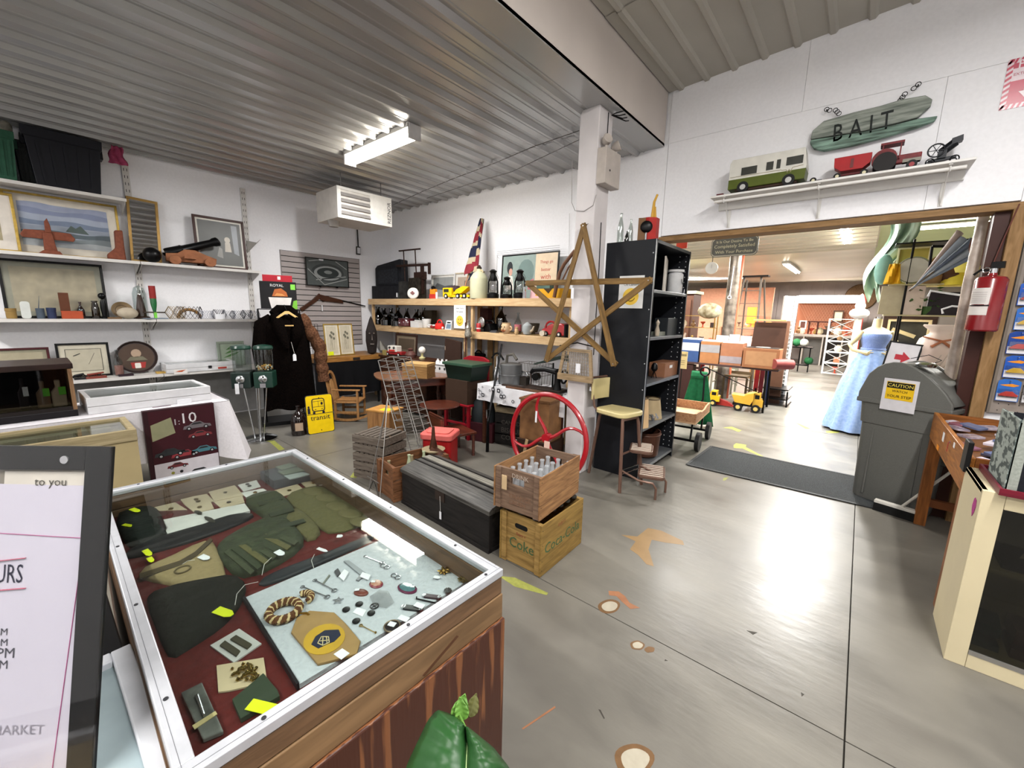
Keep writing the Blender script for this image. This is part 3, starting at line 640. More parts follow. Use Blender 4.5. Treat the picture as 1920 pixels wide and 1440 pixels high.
flat('penknife',A4((720,900),(755,890),(810,1060),(790,1075)),ZF+.011,.005,C('c9cbd0',.15,1),'bright silver penknife',parent=o,bev=.002)
flat('paper_band',A4((700,1140),(890,1020),(905,1045),(720,1170)),ZF+.0105,.001,C('b7a878',.7),'tan paper band',parent=o)
# ================================================================== foreground: sign stand, leaning frame, plant
blkf=M('black_frame','060607',.4,scale=60,var=.1)
TR,BR=dep(208,838,.62),dep(172,1440,.40)
_t=(TR.z-EYE)/ray(0,836).z;wx_=(TR-(CAM+ray(0,836)*_t)).normalized()
BR=dep(172,1440,(TR-CAM).dot(wx_)/ray(172,1440).dot(wx_));vy=(TR-BR).normalized();nz=wx_.cross(vy)
HS=(TR-BR).length;WS=.36
sg=TH('sign_holder','black-framed sign holder with white opening-hours notice, nearest the camera','sign',(0,0,0))
mm=Matrix((wx_,vy,nz)).transposed().to_4x4();mm.translation=BR;sg.matrix_world=mm;sg.matrix_basis=mm
#local: x to the right edge =0, y up, z toward the camera
def rc(x0,x1,y0,y1,z0,z1):return MB().bx(x0,x1,y0,y1,z0,z1)
ZCT=.905;yb_=-(BR.z-ZCT-.001)/vy.z
def uvp(px,py):
 0
 d=ray(px,py);t=(BR-CAM).dot(nz)/d.dot(nz);q=CAM+d*t-BR;return q.dot(wx_),q.dot(vy)
ix,it=uvp(158,882);
rc(ix,0,yb_,HS,-.008,0).bd('frame_side',blkf,sg,bev=.001);rc(-WS-.02,ix,it,HS,-.008,0).bd('frame_top',blkf,sg,bev=.001)
rc(-WS-.02,-WS-.02-ix,yb_,it,-.008,0).bd('frame_side',blkf,sg)
MB().c((uvp(122,862)[0],uvp(122,862)[1],0),(uvp(122,862)[0],uvp(122,862)[1],.002),.006,n=12).bd('rivet',C('9a9a9c',.3,.8),sg)
rc(-WS,.004,yb_,HS+.002,.001,.003).bd('acrylic_cover',GL('acrylic','ffffff',.98,.02,.012),sg)
rc(-WS,ix+.001,yb_,it-.001,-.007,-.0062).bd('backing',C('6b665c',.5),sg)
py1=uvp(160,912)[1];pp_=M('notice_paper','a9a6b1',.6,scale=4,var=.02)
pr_=MB().pz([(-WS,yb_),(uvp(133,1440)[0],yb_),(uvp(160,918)[0],py1),(-WS,uvp(0,905)[1])],-.0062,-.005,'z').bd('notice',pp_,sg)
mag=C('9c4a78',.6);bar_c=C('a04458',.6)
def ln(a,b,w,mt,nm):
 p,q=uvp(*a),uvp(*b);MB().bar((p[0],p[1],-.0045),(q[0],q[1],-.0045),.0006,w).bd(nm,mt,pr_)
for nm,a,b,w,mt in (('border',(-200,990),(152,1011),.0012,mag),('border',(152,1011),(90,1460),.0012,mag),('red_bar',(-200,1075),(42,1048),.004,bar_c),('red_bar',(-200,1125),(42,1105),.004,bar_c)):ln(a,b,w,mt,nm)
def st(body,px0,px1,py,col_,nm='lettering',size=.1,hx_=1.0):
 a,b=uvp(px0,py),uvp(px1,py);me=letters(body,size,.0003)
 xs_=[v.co.x for v in me.vertices];k=(b[0]-a[0])/(max(xs_)-min(xs_));mb=MB();x0=min(xs_);ys_=[v.co.y for v in me.vertices];ym=(max(ys_)+min(ys_))/2
 mb.add([(a[0]+(v.co.x-x0)*k,a[1]+(v.co.y-ym)*k*hx_,-.0044) for v in me.vertices],[tuple(p.vertices) for p in me.polygons]).bd(nm,C(col_,.6),pr_)
st('HOURS',-62,36,1078,'2b2b40',hx_=1.7);st('AM',-20,7,1188,'55555e');st('AM',-20,7,1208,'55555e');st('PM',-12,20,1228,'55555e');st('PM',-20,7,1250,'55555e')
st('MARKET',-22,76,1374,'a9a6b0')
o=rc(uvp(0,900)[0],ix-.002,uvp(0,912)[1],it-.003,-.0061,-.0055).bd('printed_strip',C('b3aea4',.5),sg);st('to you',58,118,908,'5a564e')
ctr=TH('counter_shelf','black counter carrying the hours sign and the white picture frame, front-left corner','counter',(-1.15,-.16,0))
MB().bx(-.55,.50,-.24,.215,ZCT-.03,ZCT).bd('top',C('08080a',.35),ctr,bev=.003);MB().bx(-.53,.48,-.22,.20,0,ZCT-.03).bd('body',C('0c0c0e',.5),ctr)
#white picture frame leaning on the counter front
def quad4(a,b,c,d,z1,z2):pass
fz=ZCT+.021
def frame(par,w,h,t,d,mt,z0=0,nm='frame',y=0):
 0
 mb=MB()
 mb.bx(-w/2,w/2,y-d,y,z0,z0+t);mb.bx(-w/2,w/2,y-d,y,z0+h-t,z0+h);mb.bx(-w/2,-w/2+t,y-d,y,z0+t,z0+h-t);mb.bx(w/2-t,w/2,y-d,y,z0+t,z0+h-t)
 return mb.bd(nm,mt,par,bev=min(.003,t*.2))
A0,A1_=on(245,1205,z=fz),on(332,1440,z=fz);dr=(A1_-A0).normalized()
lf=TH('picture_frame','white-framed picture with grey-blue mat lying between sign and glass counter','picture',A0,math.atan2(dr.y,dr.x))
Lf,Wf=.42,.26
q=MB().bx(0,Lf,-.030,0,-.02,0).bx(0,Lf,-Wf,-Wf+.03,-.02,0).bx(0,.030,-Wf+.03,-.03,-.02,0).bx(Lf-.03,Lf,-Wf+.03,-.03,-.02,0);q.bd('frame',C('c9ccd2',.4),lf,bev=.003)
MB().bx(.03,Lf-.03,-Wf+.03,-.03,-.018,-.014).bd('mat',C('8d9ca0',.7),lf);MB().bx(.085,Lf-.085,-Wf+.03,-.085,-.014,-.012).bd('cream_mat',C('c7b994',.7),lf);MB().use(C('a99878',.7)).bx(.10,Lf-.1,-Wf+.03,-.1,-.012,-.011).use(C('4a4640',.7)).pz([(.1,-.1),(.14,-.16),(.22,-.2),(.2,-.28),(.1,-.28)],-.011,-.0105,'z').bd('print',None,lf)
#potted plant: large glossy leaf in the very foreground
leafm=M('leaf_green','234a22',.38,scale=5,var=.3,col2='183818');leafl=M('leaf_pale','5f8a3a',.4,scale=20,var=.2)
L0,Lt=dep(838,1500,.50),dep(846,1370,.56)
pb=dep(850,1640,.46)
pt=TH('potted_plant','broad-leaved green house plant at the bottom of the picture','plant',(pb.x,pb.y,.62))
def W_(v):return v-Ve((pb.x,pb.y,.62))
def leaf(tip,base,wid,mt,nm,fold=.25,up=None,curl=0):
 tip,base=W_(tip),W_(base);d=tip-base;L_=d.length;d.normalize();s_=d.cross(CF).normalized() if up is None else d.cross(up).normalized();n_=s_.cross(d)
 def fn(u,v):
  a=v;prof=(math.sin(min(1,a*1.02)**.72*PI))**.8 if 0<a<1 else 0;x=(u-.5)*2*wid*prof
  return tuple(base+d*(a*L_)+s_*x-n_*(abs(x)*fold)-n_*(curl*a*a*L_)+n_*.003*math.sin(a*30+abs(x)*300)*abs(u-.5))
 o=MB().sh(fn,10,16).bd(nm,mt,pt,smooth=80,solid=.0012);return o
def halfleaf(edge,mid,nm):
 0
 n=14
 def pl(ps,t):i=min(int(t*(len(ps)-1)),len(ps)-2);f=t*(len(ps)-1)-i;return tuple(ps[i][j]*(1-f)+ps[i+1][j]*f for j in range(3))
 def fn(u,v):a,b=pl(mid,v),pl(edge,v);q=tuple(a[j]*(1-u)+b[j]*u for j in range(3));return W_(dep(q[0],q[1],q[2]-.018*math.sin(u*PI)+.002*math.sin(v*40)*u))
 return MB().sh(fn,8,22).bd(nm,leafm,pt,smooth=80,solid=.0012)
mid_=[(872,1362,.555),(876,1400,.535),(874,1440,.515),(872,1560,.46)]
halfleaf([(868,1356,.56),(848,1340,.575),(820,1331,.585),(803,1350,.575),(783,1392,.56),(764,1432,.545),(748,1490,.53),(745,1560,.50)],mid_,'leaf')
halfleaf([(878,1364,.555),(898,1380,.55),(925,1402,.545),(952,1436,.535),(975,1480,.52),(985,1560,.49)],mid_,'leaf')
MB().tb([W_(dep(*q)) for q in mid_],.0012,6).bd('midrib',C('9fb47c',.5),pt)
MB().tb([W_(dep(862,1340,.57)),W_(dep(882,1390,.56)),W_(dep(872,1420,.54)),W_(dep(880,1500,.5)),W_(dep(865,1640,.47))],[.0015,.003,.0035,.004,.005],7).bd('stem',leafl,pt)
for a,b,r_ in (((872,1300,.585),(856,1352,.575),.012),((862,1306,.58),(870,1350,.572),.010)):leaf(dep(*a),dep(*b),r_,leafl,'young_leaf',.5)
leaf(dep(893,1300,.6),dep(880,1345,.58),.009,C('4a4a22',.6),'withered_leaf',.4)
MB().lt([(.05,0),(.065,.10),(.072,.10),(.072,.115),(.062,.115),(.058,.10),(0,.10)],n=20).bd('pot',M('terracotta','8a5236',.7,var=.1),pt)
sb=TH('plant_stand','dark stand under the green house plant','stand',(pb.x,pb.y,0));MB().bx(-.12,.12,-.12,.12,.59,.62).bd('top',walnut,sb);MB().c((0,0,0),(0,0,.59),.03).bd('post',walnut,sb);MB().c((0,0,0),(0,0,.02),.12).bd('base',walnut,sb)
# ================================================================== white shelving on the left wall and what stands on it
shw=M('shelf_enamel','c9c6c2',.4,scale=12,var=.03)
SX=-6.70
def wshelf(y0,y1,z,lab,d=.37):
 t=TH('wall_shelf',lab,'shelf',(XL,(y0+y1)/2,z));w=y1-y0
 MB().bx(.02,d,-w/2+.003,w/2-.003,-.022,0).bd('board',shw,t,bev=.003)
 MB().bx(d-.006,d+.001,-w/2+.003,w/2-.003,-.034,-.001).bd('front_lip',shw,t)
 for s in (-1,1):MB().pz([(.02,-.022),(d-.02,-.022),(d-.05,-.05),(.02,-.15)],s*(w/2-.012)-.003,s*(w/2-.012)+.003).bd('bracket',shw,t)
 return t
wshelf(-.28,.95,2.79,'topmost white wall shelf carrying the storage totes')
wshelf(-.28,1.0,2.095,'white wall shelf under the gold-framed watercolour');wshelf(1.0,2.30,2.095,'white wall shelf under the toy cannon')
wshelf(-.28,1.08,1.41,'white wall shelf holding small boxes and bottles');wshelf(1.08,2.30,1.41,'white wall shelf holding the row of bracelets')
wshelf(-.28,1.08,.725,'lowest white wall shelf, left section',.40);wshelf(1.08,2.30,.725,'lowest white wall shelf, section under the white showcase',.40)
for y,z0,z1,lab in ((-.30,.1,3.3,'slotted upright rail beyond the left end of the wall shelves'),(1.02,.1,3.28,'slotted white upright rail between the two shelf bays'),(2.27,.35,3.26,'slotted white upright rail at the right end of the wall shelves')):
 t=TH('shelf_upright',lab,'rail',(XL+.001,y,z0));h=z1-z0
 MB().bx(0,.022,-.032,.032,0,h).bd('rail',shw,t,bev=.002)
 mb=MB()
 for k in range(int(h/.08)):
  for s in (-1,1):mb.bx(.0221,.0228,s*.014-.003,s*.014+.003,.03+k*.08,.062+k*.08)
 o=mb.bd('slots',C('2c2b2a',.6),t);o['kind']='stuff'
def wl(P):return P
def lspot(x0,y0,x1,y1,off=.18):
 0
 return spot(x0,y0,x1,y1,x=XL+off)
def pic(name,lab,px,off,mats,cat='picture',t=.03,matw=.05,zs=None,art=None,lean=.06,wall='L',d=.02,y=None,glass=True,group=None):
 0
 if wall=='L':P,w,h=spot(*px,x=XL+off);rz=L90
 else:P,w,h=spot(*px,y=y);rz=0
 if zs is not None:h=h+P.z-zs;P.z=zs
 o=TH(name,lab,cat,P,rz,group,rot=(-lean,0,rz));fm,mm_,am=mats
 frame(o,w,h,t,d,fm)
 MB().bx(-w/2+t*.6,w/2-t*.6,-.006,-.002,t*.6,h-t*.6).bd('mat',mm_,o)
 a,b=w-2*t-2*matw,h-2*t-2*matw
 mb=MB().use(am).bx(-a/2,a/2,-.0075,-.0062,t+matw,t+matw+b)
 if art:mb.T=MT((0,-.008,t+matw+b/2));art(mb,a,b);mb.T=None
 mb.bd('print',None,o)
 if glass:MB().bx(-w/2+t*.8,w/2-t*.8,-.0105,-.0102,t*.8,h-t*.8).bd('glass',GL('picture_glass','ffffff',.97,.35,.01),o)
 return o
goldf=M('gold_frame','b89a4c',.35,.6,scale=30,var=.15)
def art_sea(mb,a,b):
 for k,c_ in en_(('8f97ad','7d86a0','9aa3b4','6f7c92','8a93a0','56636a','7a8488','a7adb0')):
  z=b/2-b*(k+1)/8;mb.use(C(c_,.8)).sh(lambda u,v,z=z,k=k:(-a/2+u*a,-.0001*k,z+v*b/8+.012*math.sin(u*9+k)*(0<v)),10,1)
 mb.use(C('4c5a56',.8)).pz([(-a*.02,-b*.1),(a*.05,b*.06),(a*.10,b*.0),(a*.16,b*.08),(a*.25,-b*.12)],-.002,-.001)
pic('watercolour_picture','large gold-framed watercolour of sea and sky on the second shelf',(30,370,238,482),.10,(goldf,C('cfc8ba',.7),C('98a0ae',.8)),zs=2.096,art=art_sea,t=.022,matw=.075)
pic('gilt_picture','gilt-framed picture with cream mat cut by the left picture edge',(-60,355,42,468),.14,(goldf,C('d5cec4',.7),C('a09678',.8)),zs=2.096,t=.024,matw=.09)
pic('dark_map_picture','large black-framed brown old print on the third shelf',(18,490,210,592),.10,(BK,C('8b8b7c',.7),M('old_map','a59c84',.8,scale=9,col2='8a8472')),zs=1.411,t=.024,matw=.05)
pic('dark_wood_print','dark wood framed print of two pale figures beside the cannon',(372,408,466,500),.16,(C('3a1a14',.4),C('d9d6cc',.7),C('6a6c6a',.8)),zs=2.096,t=.03,matw=.022,
 art=lambda mb,a,b:mb.use(C('cfc8bc',.8)).pz(ell(a*.07,b*.07,12,a*.16,b*.10),-.001,0).pz([(a*.08,-b*.18),(a*.24,-b*.18),(a*.22,b*.04),(a*.10,b*.04)],-.001,0).use(C('9a9a96',.8)).pz([(-a*.12,-b*.3),(a*.02,-b*.34),(a*.02,-b*.12),(-a*.05,-b*.08)],-.001,0).use(C('a5aab0',.8)).pz([(a*.3,-b*.2),(a*.42,-b*.25),(a*.42,b*.45),(a*.28,b*.45)],-.001,0))
pic('framed_chart','small black-framed drawing with cream mat on the lowest shelf',(112,643,212,695),.14,(BK,C('c9c3b0',.7),C('b8b29e',.8)),zs=.726,t=.022,matw=.05,
 art=lambda mb,a,b:mb.use(C('3a3a36',.8)).bar((-a/2,0,-b/2),(a/2,0,-b/2),.004).bar((-a/2,0,b/2),(a/2,0,b/2),.004).bar((-a/2,0,-b/2),(-a/2,0,b/2),.004).bar((a/2,0,-b/2),(a/2,0,b/2),.004).bar((a*.1,0,-b*.2),(a*.3,0,b*.3),.003).bar((-a*.3,0,b*.2),(-a*.1,0,b*.3),.008))
pic('red_framed_picture','long maroon-framed picture low behind the dark cabinet',(-30,653,104,712),.14,(C('43161a',.4),C('8f8a74',.7),C('a49c84',.8)),zs=.726,t=.022,matw=.03)
pic('leaf_print','pale green framed print of large leaves behind the white showcase',(411,640,462,690),.10,(C('97a394',.6),C('a9b3a4',.7),C('9fae9a',.8)),zs=.726,t=.03,matw=.01,glass=False,
 art=lambda mb,a,b:[mb.use(C('4f7a44',.7)).pz([(-a*.4+k*.02,-b*.2+k*b*.2),(0,b*.0+k*b*.2),(a*.45,b*.1+k*b*.15),(a*.1,-b*.1+k*b*.18)],-.001,0) for k in range(3)])
#tall mirror
P,w,h=lspot(244,364,305,486,.12);P.z=2.096
o=TH('wall_mirror','tall narrow gold-framed mirror leaning beside the toy cannon','mirror',P,rot=(-.10,.05,L90));h=.78
frame(o,w*.95,h,.028,.02,M('mirror_gold','b08d52',.35,.5,scale=20));MB().bx(-w/2+.03,w/2-.03,-.008,-.006,.02,h-.02).bd('mirror_glass',C('d8d8d8',.03,1),o)
#storage totes on the topmost shelf
def tote(px,zs,mt,lab,off=.2,dp=.38,full=None,flare=.82):
 P,w,h=spot(*px,x=XL+off+dp/2-.02);P.x=XL+off;P.z=zs;t=TH('storage_tote',lab,'storage bin',P,L90)
 mb=MB();W3,D3=w/2,dp/2;k=flare
 prof=[(k*W3,-k*D3,0),(W3*.96,-D3*.96,h*.86)]
 def ring(a,b,z):return [(-a,-b,z),(a,-b,z),(a,b,z),(-a,b,z)]
 R_=[ring(k*W3,k*D3,0),ring(W3*.95,D3*.95,h*.82),ring(W3,D3,h*.84),ring(W3*1.02,D3*1.02,h),ring(W3*.93,D3*.93,h),ring(k*W3*.97,k*D3*.97,.02)]
 mb.add([p for r_ in R_ for p in r_],[(3,2,1,0)]+[(4*i+j,4*i+(j+1)%4,4*i+4+(j+1)%4,4*i+4+j) for i in range(5) for j in range(4)]+[(20,21,22,23)])
 mb.bd('tub',mt,t,smooth=0,bev=.004)
 rb=MB()
 for i in range(5):
  x=(-.36+.18*i)*w*k;rb.bar((x,-k*D3-.004,.03),(x/k*.95,-D3*.95-.004,h*.78),.02,.008)
 rb.bd('ribs',mt,t)
 for s in (-1,1):MB().bx(s*W3*.98-.02,s*W3*.98+.02,-.07,.07,h*.72,h*.9).bd('handle',mt,t,bev=.004)
 return t,h,w
tote((62,258,205,362),2.792,M('black_plastic','101118',.45,scale=20),'black plastic storage tote on the topmost shelf')
tote((-40,240,40,334),2.792,M('green_plastic','1f4a36',.45,scale=20),'dark green plastic storage tote at the left picture edge')
tote((38,262,84,345),2.792,M('dark_green_plastic','0f1513',.5,scale=20),'dark tote half hidden between the green and black totes',off=.13,dp=.22)
for (px,lab,c_) in (((0,228,26,250),'grey crumpled packing sticking out of the green tote','8d897c'),((78,246,92,264),'pale glass knob above the black tote rim','a3aaa6'),((120,256,160,274),'tan object sticking out of the black tote','8d7d62')):
 P,w,h=spot(*px,x=XL+.22);q=MB().sph((0,0,h/2),1,10,7,(w/2,w/2,h*.6));o=q.bd('packing',M('packing_'+c_,c_,.8,scale=30,var=.2,bump=.5),loc=P);tag(o,lab,'packing')
P,w,h=spot(205,274,238,308,x=XL+.30);o=MB().sh(lambda u,v:((u-.5)*w*(1.1-.5*v)+.01*math.sin(v*9),.02*math.sin(u*12+v*5),h*v),10,8).bd('pink_cloth',M('pink_cloth','9c3f5e',.8,scale=20,var=.15),loc=P,rz=L90,solid=.004);tag(o,'crumpled pink cloth hanging over the right end of the black tote','cloth')
#carved totem with spread wings
def lathe_thing(name,lab,cat,px,off,prof,mt,zs,n=16,group=None,plane=None,sx=1,parts=()):
 0
 P,w,h=spot(*px,x=XL+off) if plane is None else spot(*px,**plane)
 if zs is not None:h=max(.01,h+P.z-zs);P.z=zs
 if not parts:
  o=MB().lt([(r_*w/2,z*h) for r_,z in prof],n=n,sx=sx).bd(name,mt,loc=P);tag(o,lab,cat,group);return o,P,w,h
 o=TH(name,lab,cat,P,0,group);MB().lt([(r_*w/2,z*h) for r_,z in prof],n=n,sx=sx).bd(parts[0],mt,o)
 return o,P,w,h
redwood=M('carved_cedar','7c4430',.6,scale=30,var=.15,bump=.4)
P,w,h=lspot(45,405,147,474,.24);P.z=2.096
t=TH('carved_thunderbird','carved reddish wooden bird totem with spread wings','carving',P,L90)
MB().pz([(-.3*w+.02,0),(.22*w,0),(.16*w,.04),(-.14*w,.04)],-.05,.05).bd('base',redwood,t,bev=.004)
MB().pz([(-.12*w,.03),(.13*w,.03),(.10*w,h*.3),(.08*w,h*.6),(-.10*w,h*.6)],-.03,.03).bd('body',redwood,t,bev=.008)
for s in (-1,1):MB().pz([(0,h*.42),(s*.46*w,h*.42),(s*.5*w,h*.50),(s*.42*w,h*.64),(0,h*.66)],-.012,.012).bd('wing',redwood,t,bev=.006)
MB().pz([(-.05*w,h*.6),(.07*w,h*.6),(.06*w,h*.8),(.02*w,h),(-.04*w,h*.9)],-.025,.02).bd('head',redwood,t,bev=.006)
P,w,h=lspot(202,427,236,484,.26);P.z=2.096
o=MB().pz([(-w*.5,0),(w*.5,0),(w*.48,h*.5),(w*.5,h),(w*.05,h*.98),(w*.0,h*.4),(-w*.5,h*.16)],-.045,.045).bd('carved_boot',redwood,loc=P,rz=L90,bev=.014);tag(o,'small carved brown cowboy boot at the foot of the watercolour','carving')
#toy cannon
P,w,h=lspot(300,430,424,497,.26);P.z=2.096;w *= .8
t=TH('model_cannon','model cannon with black barrel on a brown wooden naval carriage','cannon',P,1.42);t.scale=(1.5,1.3,1.3)
cw=M('cannon_wood','9a6444',.6,scale=16,var=.15)
for s in (-1,1):
 MB().pz([(-.18,.03),(.16,.03),(.17,.08),(.10,.11),(.02,.15),(-.05,.15),(-.10,.11),(-.18,.10)],s*.055-.012,s*.055+.012).bd('carriage_side',cw,t,bev=.004)
 for x in (-.12,.12):MB().lt([(.04,-.012),(.042,0),(.04,.012)],o=(x,s*.085,.041),n=18,axis='y').lt([(.012,-.018),(.012,.018)],o=(x,s*.085,.041),n=10,axis='y').bd('wheel',cw,t)
MB().bx(-.16,.14,-.05,.05,.045,.06).bd('bed',cw,t);MB().bx(-.06,.02,-.12,.12,.06,.085).bd('cross_bar',cw,t)
MB().use(BK).at((-.05,0,.155),ry=-.42).lt([(0,-.16),(.018,-.155),(.012,-.14),(.045,-.135),(.05,-.12),(.046,-.02),(.05,-.015),(.04,.0),(.034,.22),(.042,.235),(.044,.27),(.028,.28),(.02,.27),(0,.26)],n=18,axis='x').bd('barrel',None,t)
P,w,h=lspot(272,458,300,487,.30);P.z=2.096;o=MB().sph((0,0,h/2),h/2,16,10,(1,1,1)).bd('black_ball',BK,loc=P);tag(o,'glossy black ball beside the toy cannon','ball')
P,w,h=lspot(464,447,491,476,.03);o=MB().pz([(-w/2,0),(w/2,h),(w*.2,h*.75),(-w/2,h*.8)],-.006,.006).bd('grey_fin',C('8c8984',.6),loc=P+Ve((0,0,.0)),rz=L90);tag(o,'grey fin-shaped piece behind the dark wood print','ornament')
P2=P.copy();
#third shelf small goods
Z3=1.411
def small(px,off=.26,zs=Z3):
 P,w,h=spot(*px,x=XL+off);h=max(.012,h+P.z-zs);P.z=zs;return P,w,h
P,w,h=small((40,565,59,590));o=MB().pz(rrect(w,h,w*.35,cx=0,cy=h/2),-.01,.01).bd('white_plaque',C('c3c6c2',.4),loc=P,rz=L90,bev=.003);tag(o,'small white arched plaque against the black-framed print','plaque')
for px,lab,c_ in (((68,578,86,594),'small blue-grey box with a spike','46505c'),((88,577,108,594),'round dark blue tin beside the spiked box','2a3350'),((10,578,34,594),'small brass dish at the left of the third shelf','8a6f3e')):
 P,w,h=small(px);q=MB().lt([(w*.42,0),(w*.45,h*.2),(w*.45,h*.7),(w*.48,h*.72),(w*.48,h),(0,h)],n=14)
 if 'spike' in lab and 'beside' not in lab:q.c((-w*.1,0,h),(w*.15,0,h*2.2),.004,.001)
 o=q.bd('trinket_tin',C(c_,.5),loc=P,rz=L90);tag(o,lab,'tin')
P,w,h=small((116,549,156,594));t=TH('trinket_box','open orange-brown wooden box with upright lid on the third shelf','box',P,L90)
MB().bx(-w/2,w/2,-.05,.05,0,h*.3).bd('body',C('a5492c',.5),t,bev=.002);MB().bx(-w/2,-w*.02,.045,.055,h*.3,h).bd('lid',C('5a3420',.5),t,bev=.002)
amber=GL('amber_glass','8a3a1a',.8,.05,.08);clear=GL('clear_glass','e8efee',.86,.04,.07);greeng=GL('green_glass','3c5a46',.6,.05,.1);aqua=GL('aqua_glass','6f9a96',.6,.05,.1);darkg=GL('dark_glass','1e2a22',.6,.05,.12)
def bottle(px,lab,mt,zs=None,off=.26,plane=None,neck=.28,shoulder=.6,group=None,cap=None,body=1.0,label_c=None,liquid=None,n=16):
 P,w,h=spot(*px,x=XL+off) if plane is None else spot(*px,**plane)
 if zs is not None:h=h+P.z-zs;P.z=zs
 R=w/2*body*(.85 if plane else 1)
 t=TH('glass_bottle',lab,'bottle',P,0,group)
 MB().lt([(R*.9,0),(R,h*.03),(R,h*shoulder*.85),(R*.85,h*shoulder*.97),(R*neck*1.3,h*(shoulder+.14)),(R*neck,h*(shoulder+.22)),(R*neck,h*.93),(R*neck*1.35,h*.94),(R*neck*1.35,h)],n=n).bd('glass',mt,t)
 if cap:MB().c((0,0,h*.93),(0,0,h*1.01),R*neck*1.5,n=10).bd('cap',C(cap,.4),t)
 if label_c:MB().lt([(R*1.01,h*.15),(R*1.01,h*.45)],n=n).bd('paper_label',C(label_c,.6),t)
 if liquid:MB().lt([(0,h*.02),(R*.93,h*.03),(R*.93,h*.4),(0,h*.4)],n=n).bd('liquid',C(liquid,.3),t)
 return t,P,w,h
bottle((146,566,161,594),'small amber bottle beside the open wooden box',amber,Z3,liquid='7a2f18')
bottle((173,564,189,594),'small brown-stained jar left of the black figurine',GL('brown_jar','8a7a62',.7,.1,.1),Z3,neck=.6,shoulder=.7)
P,w,h=small((187,548,205,590));o=MB().sph((0,0,h*.86),h*.12).lt([(w*.4,0),(w*.42,h*.06),(w*.25,h*.1),(w*.34,h*.4),(w*.3,h*.62),(w*.12,h*.76),(0,h*.8)],n=12,sy=.7).bd('black_figurine',BK,loc=P,rz=L90);tag(o,'small black standing figurine on the third shelf','figurine')
P,w,h=small((212,559,254,594));t=TH('brown_plate','brown glazed plate with a round centre standing on the third shelf','plate',P+Ve((-.08,0,.0)),rot=(-.25,0,L90))
MB().use(M('glaze_brown','8d7758',.4,scale=8,var=.2)).lt([(0,.01),(w*.3,.012),(w*.45,.03),(w*.5,.035),(w*.48,.02),(w*.3,0),(0,0)],o=(0,0,w*.5),n=24,axis='y').bd('dish',None,t);MB().use(C('4f4030',.5)).tr((0,-.018,w*.5),w*.4,.004,'y').tr((0,-.012,w*.5),w*.3,.003,'y').bd('ring_pattern',None,t)
P,w,h=small((228,574,252,592),.32);o=MB().sph((0,0,h*.45),h*.5,14,8,(1.3,.9,.9)).bd('sea_shell',M('shell','b8ac98',.5,var=.1),loc=P,rz=L90);tag(o,'pale rounded shell in front of the brown plate','shell')
P,w,h=small((202,586,228,596),.33);o=MB().bx(-w/2,w/2,-.03,.03,0,.02).bd('wood_block',C('6a5138',.6),loc=P,rz=L90,bev=.002);tag(o,'small flat wooden box at the shelf edge by the plate','box')
P,w,h=small((250,535,282,592),.2);t=TH('glass_dome','clear glass dome over a dark brown carving on the third shelf','dome',P,L90)
MB().lt([(w*.5,0),(w*.5,.02),(w*.4,.03),(0,.03)],n=18).bd('base',C('3c2a20',.5),t);MB().lt([(w*.42,.03),(w*.42,h*.75),(w*.3,h*.93),(0,h)],n=18).bd('dome',clear,t);MB().lt([(w*.3,.03),(w*.28,h*.3),(w*.18,h*.6),(w*.1,h*.75),(0,h*.78)],n=10).bd('carving',C('4a2f24',.6),t)
P,w,h=small((276,536,304,584),.30);t=TH('upturned_bottle_lamp','green bottle held upside down with red label and lime tag','bottle',P,L90)
MB().bx(-.10,.10,-.02,.02,h*.18,h*.22).bd('holder',C('3a302a',.5),t);MB().lt([(.012,0),(.014,h*.2),(.03,h*.42),(.033,h*.5),(.033,h*.8)],n=14).bd('glass',M('bottle_green','1f6a3a',.15,coat=.5),t);MB().lt([(.0335,h*.62),(.034,h),(0,h)],n=14).bd('red_label',C('8c2a28',.5),t);MB().bx(-.014,.014,-.035,-.032,-.02,h*.2).bd('price_tag',C('7ad24a',.6),t);MB().c((.0,0,-.02),(0,0,h*.2),.006).bd('stem',C('3a302a',.5),t)
P,w,h=small((268,588,312,596),.3);o=MB().bx(-w/2,w/2,-.07,.07,0,.012).bd('magazine',C('74808c',.4),loc=P,rz=1.8);tag(o,'grey-blue magazine lying by the upturned bottle','magazine')
#bracelets
for i,(x0,y0,x1,c_,lab) in en_(((318,574,346,'b09a78','tan diamond-linked bracelet at the left end of the row'),(334,574,378,'3a3436','dark diamond-linked bracelet second from the left'),(376,582,400,'b9bcc8','silver openwork bracelet left of the white card'),(402,580,422,'6a6a72','grey beaded bracelet behind the white card'),(420,582,440,'c2c4cc','bright silver bracelet in mid row'),(436,582,458,'9a9ca6','silver bracelet second from the right end'),(456,581,472,'46464e','dark bracelet near the right end'),(470,583,486,'a6a6ae','pale bracelet at the right end of the row'))):
 P,w,h=small((x0,y0,x1,595),.30);r_=MB();n_=9;mt=C(c_,.3,.6)
 for k in range(n_):
  t_=PI*k/(n_-1);x=-w/2*math.cos(t_);yv=-.03*math.sin(t_);s=h*.34
  r_.at((x,yv,h*.5),rx=0,rz=-math.cos(t_)*.9)
  for (a,b) in (((-s,0),(0,s)),((0,s),(s,0)),((s,0),(0,-s)),((0,-s),(-s,0))):r_.bar((a[0],0,a[1]*1.4),(b[0],0,b[1]*1.4),.004)
 r_.T=None;o=r_.bd('bracelet',mt,loc=P,rz=L90);tag(o,lab,'bracelet')
P,w,h=small((404,589,422,597),.35);o=MB().bx(-w/2,w/2,-.01,.01,0,h).bd('white_card',WT,loc=P,rz=L90);tag(o,'small white card standing before the bracelets','card')
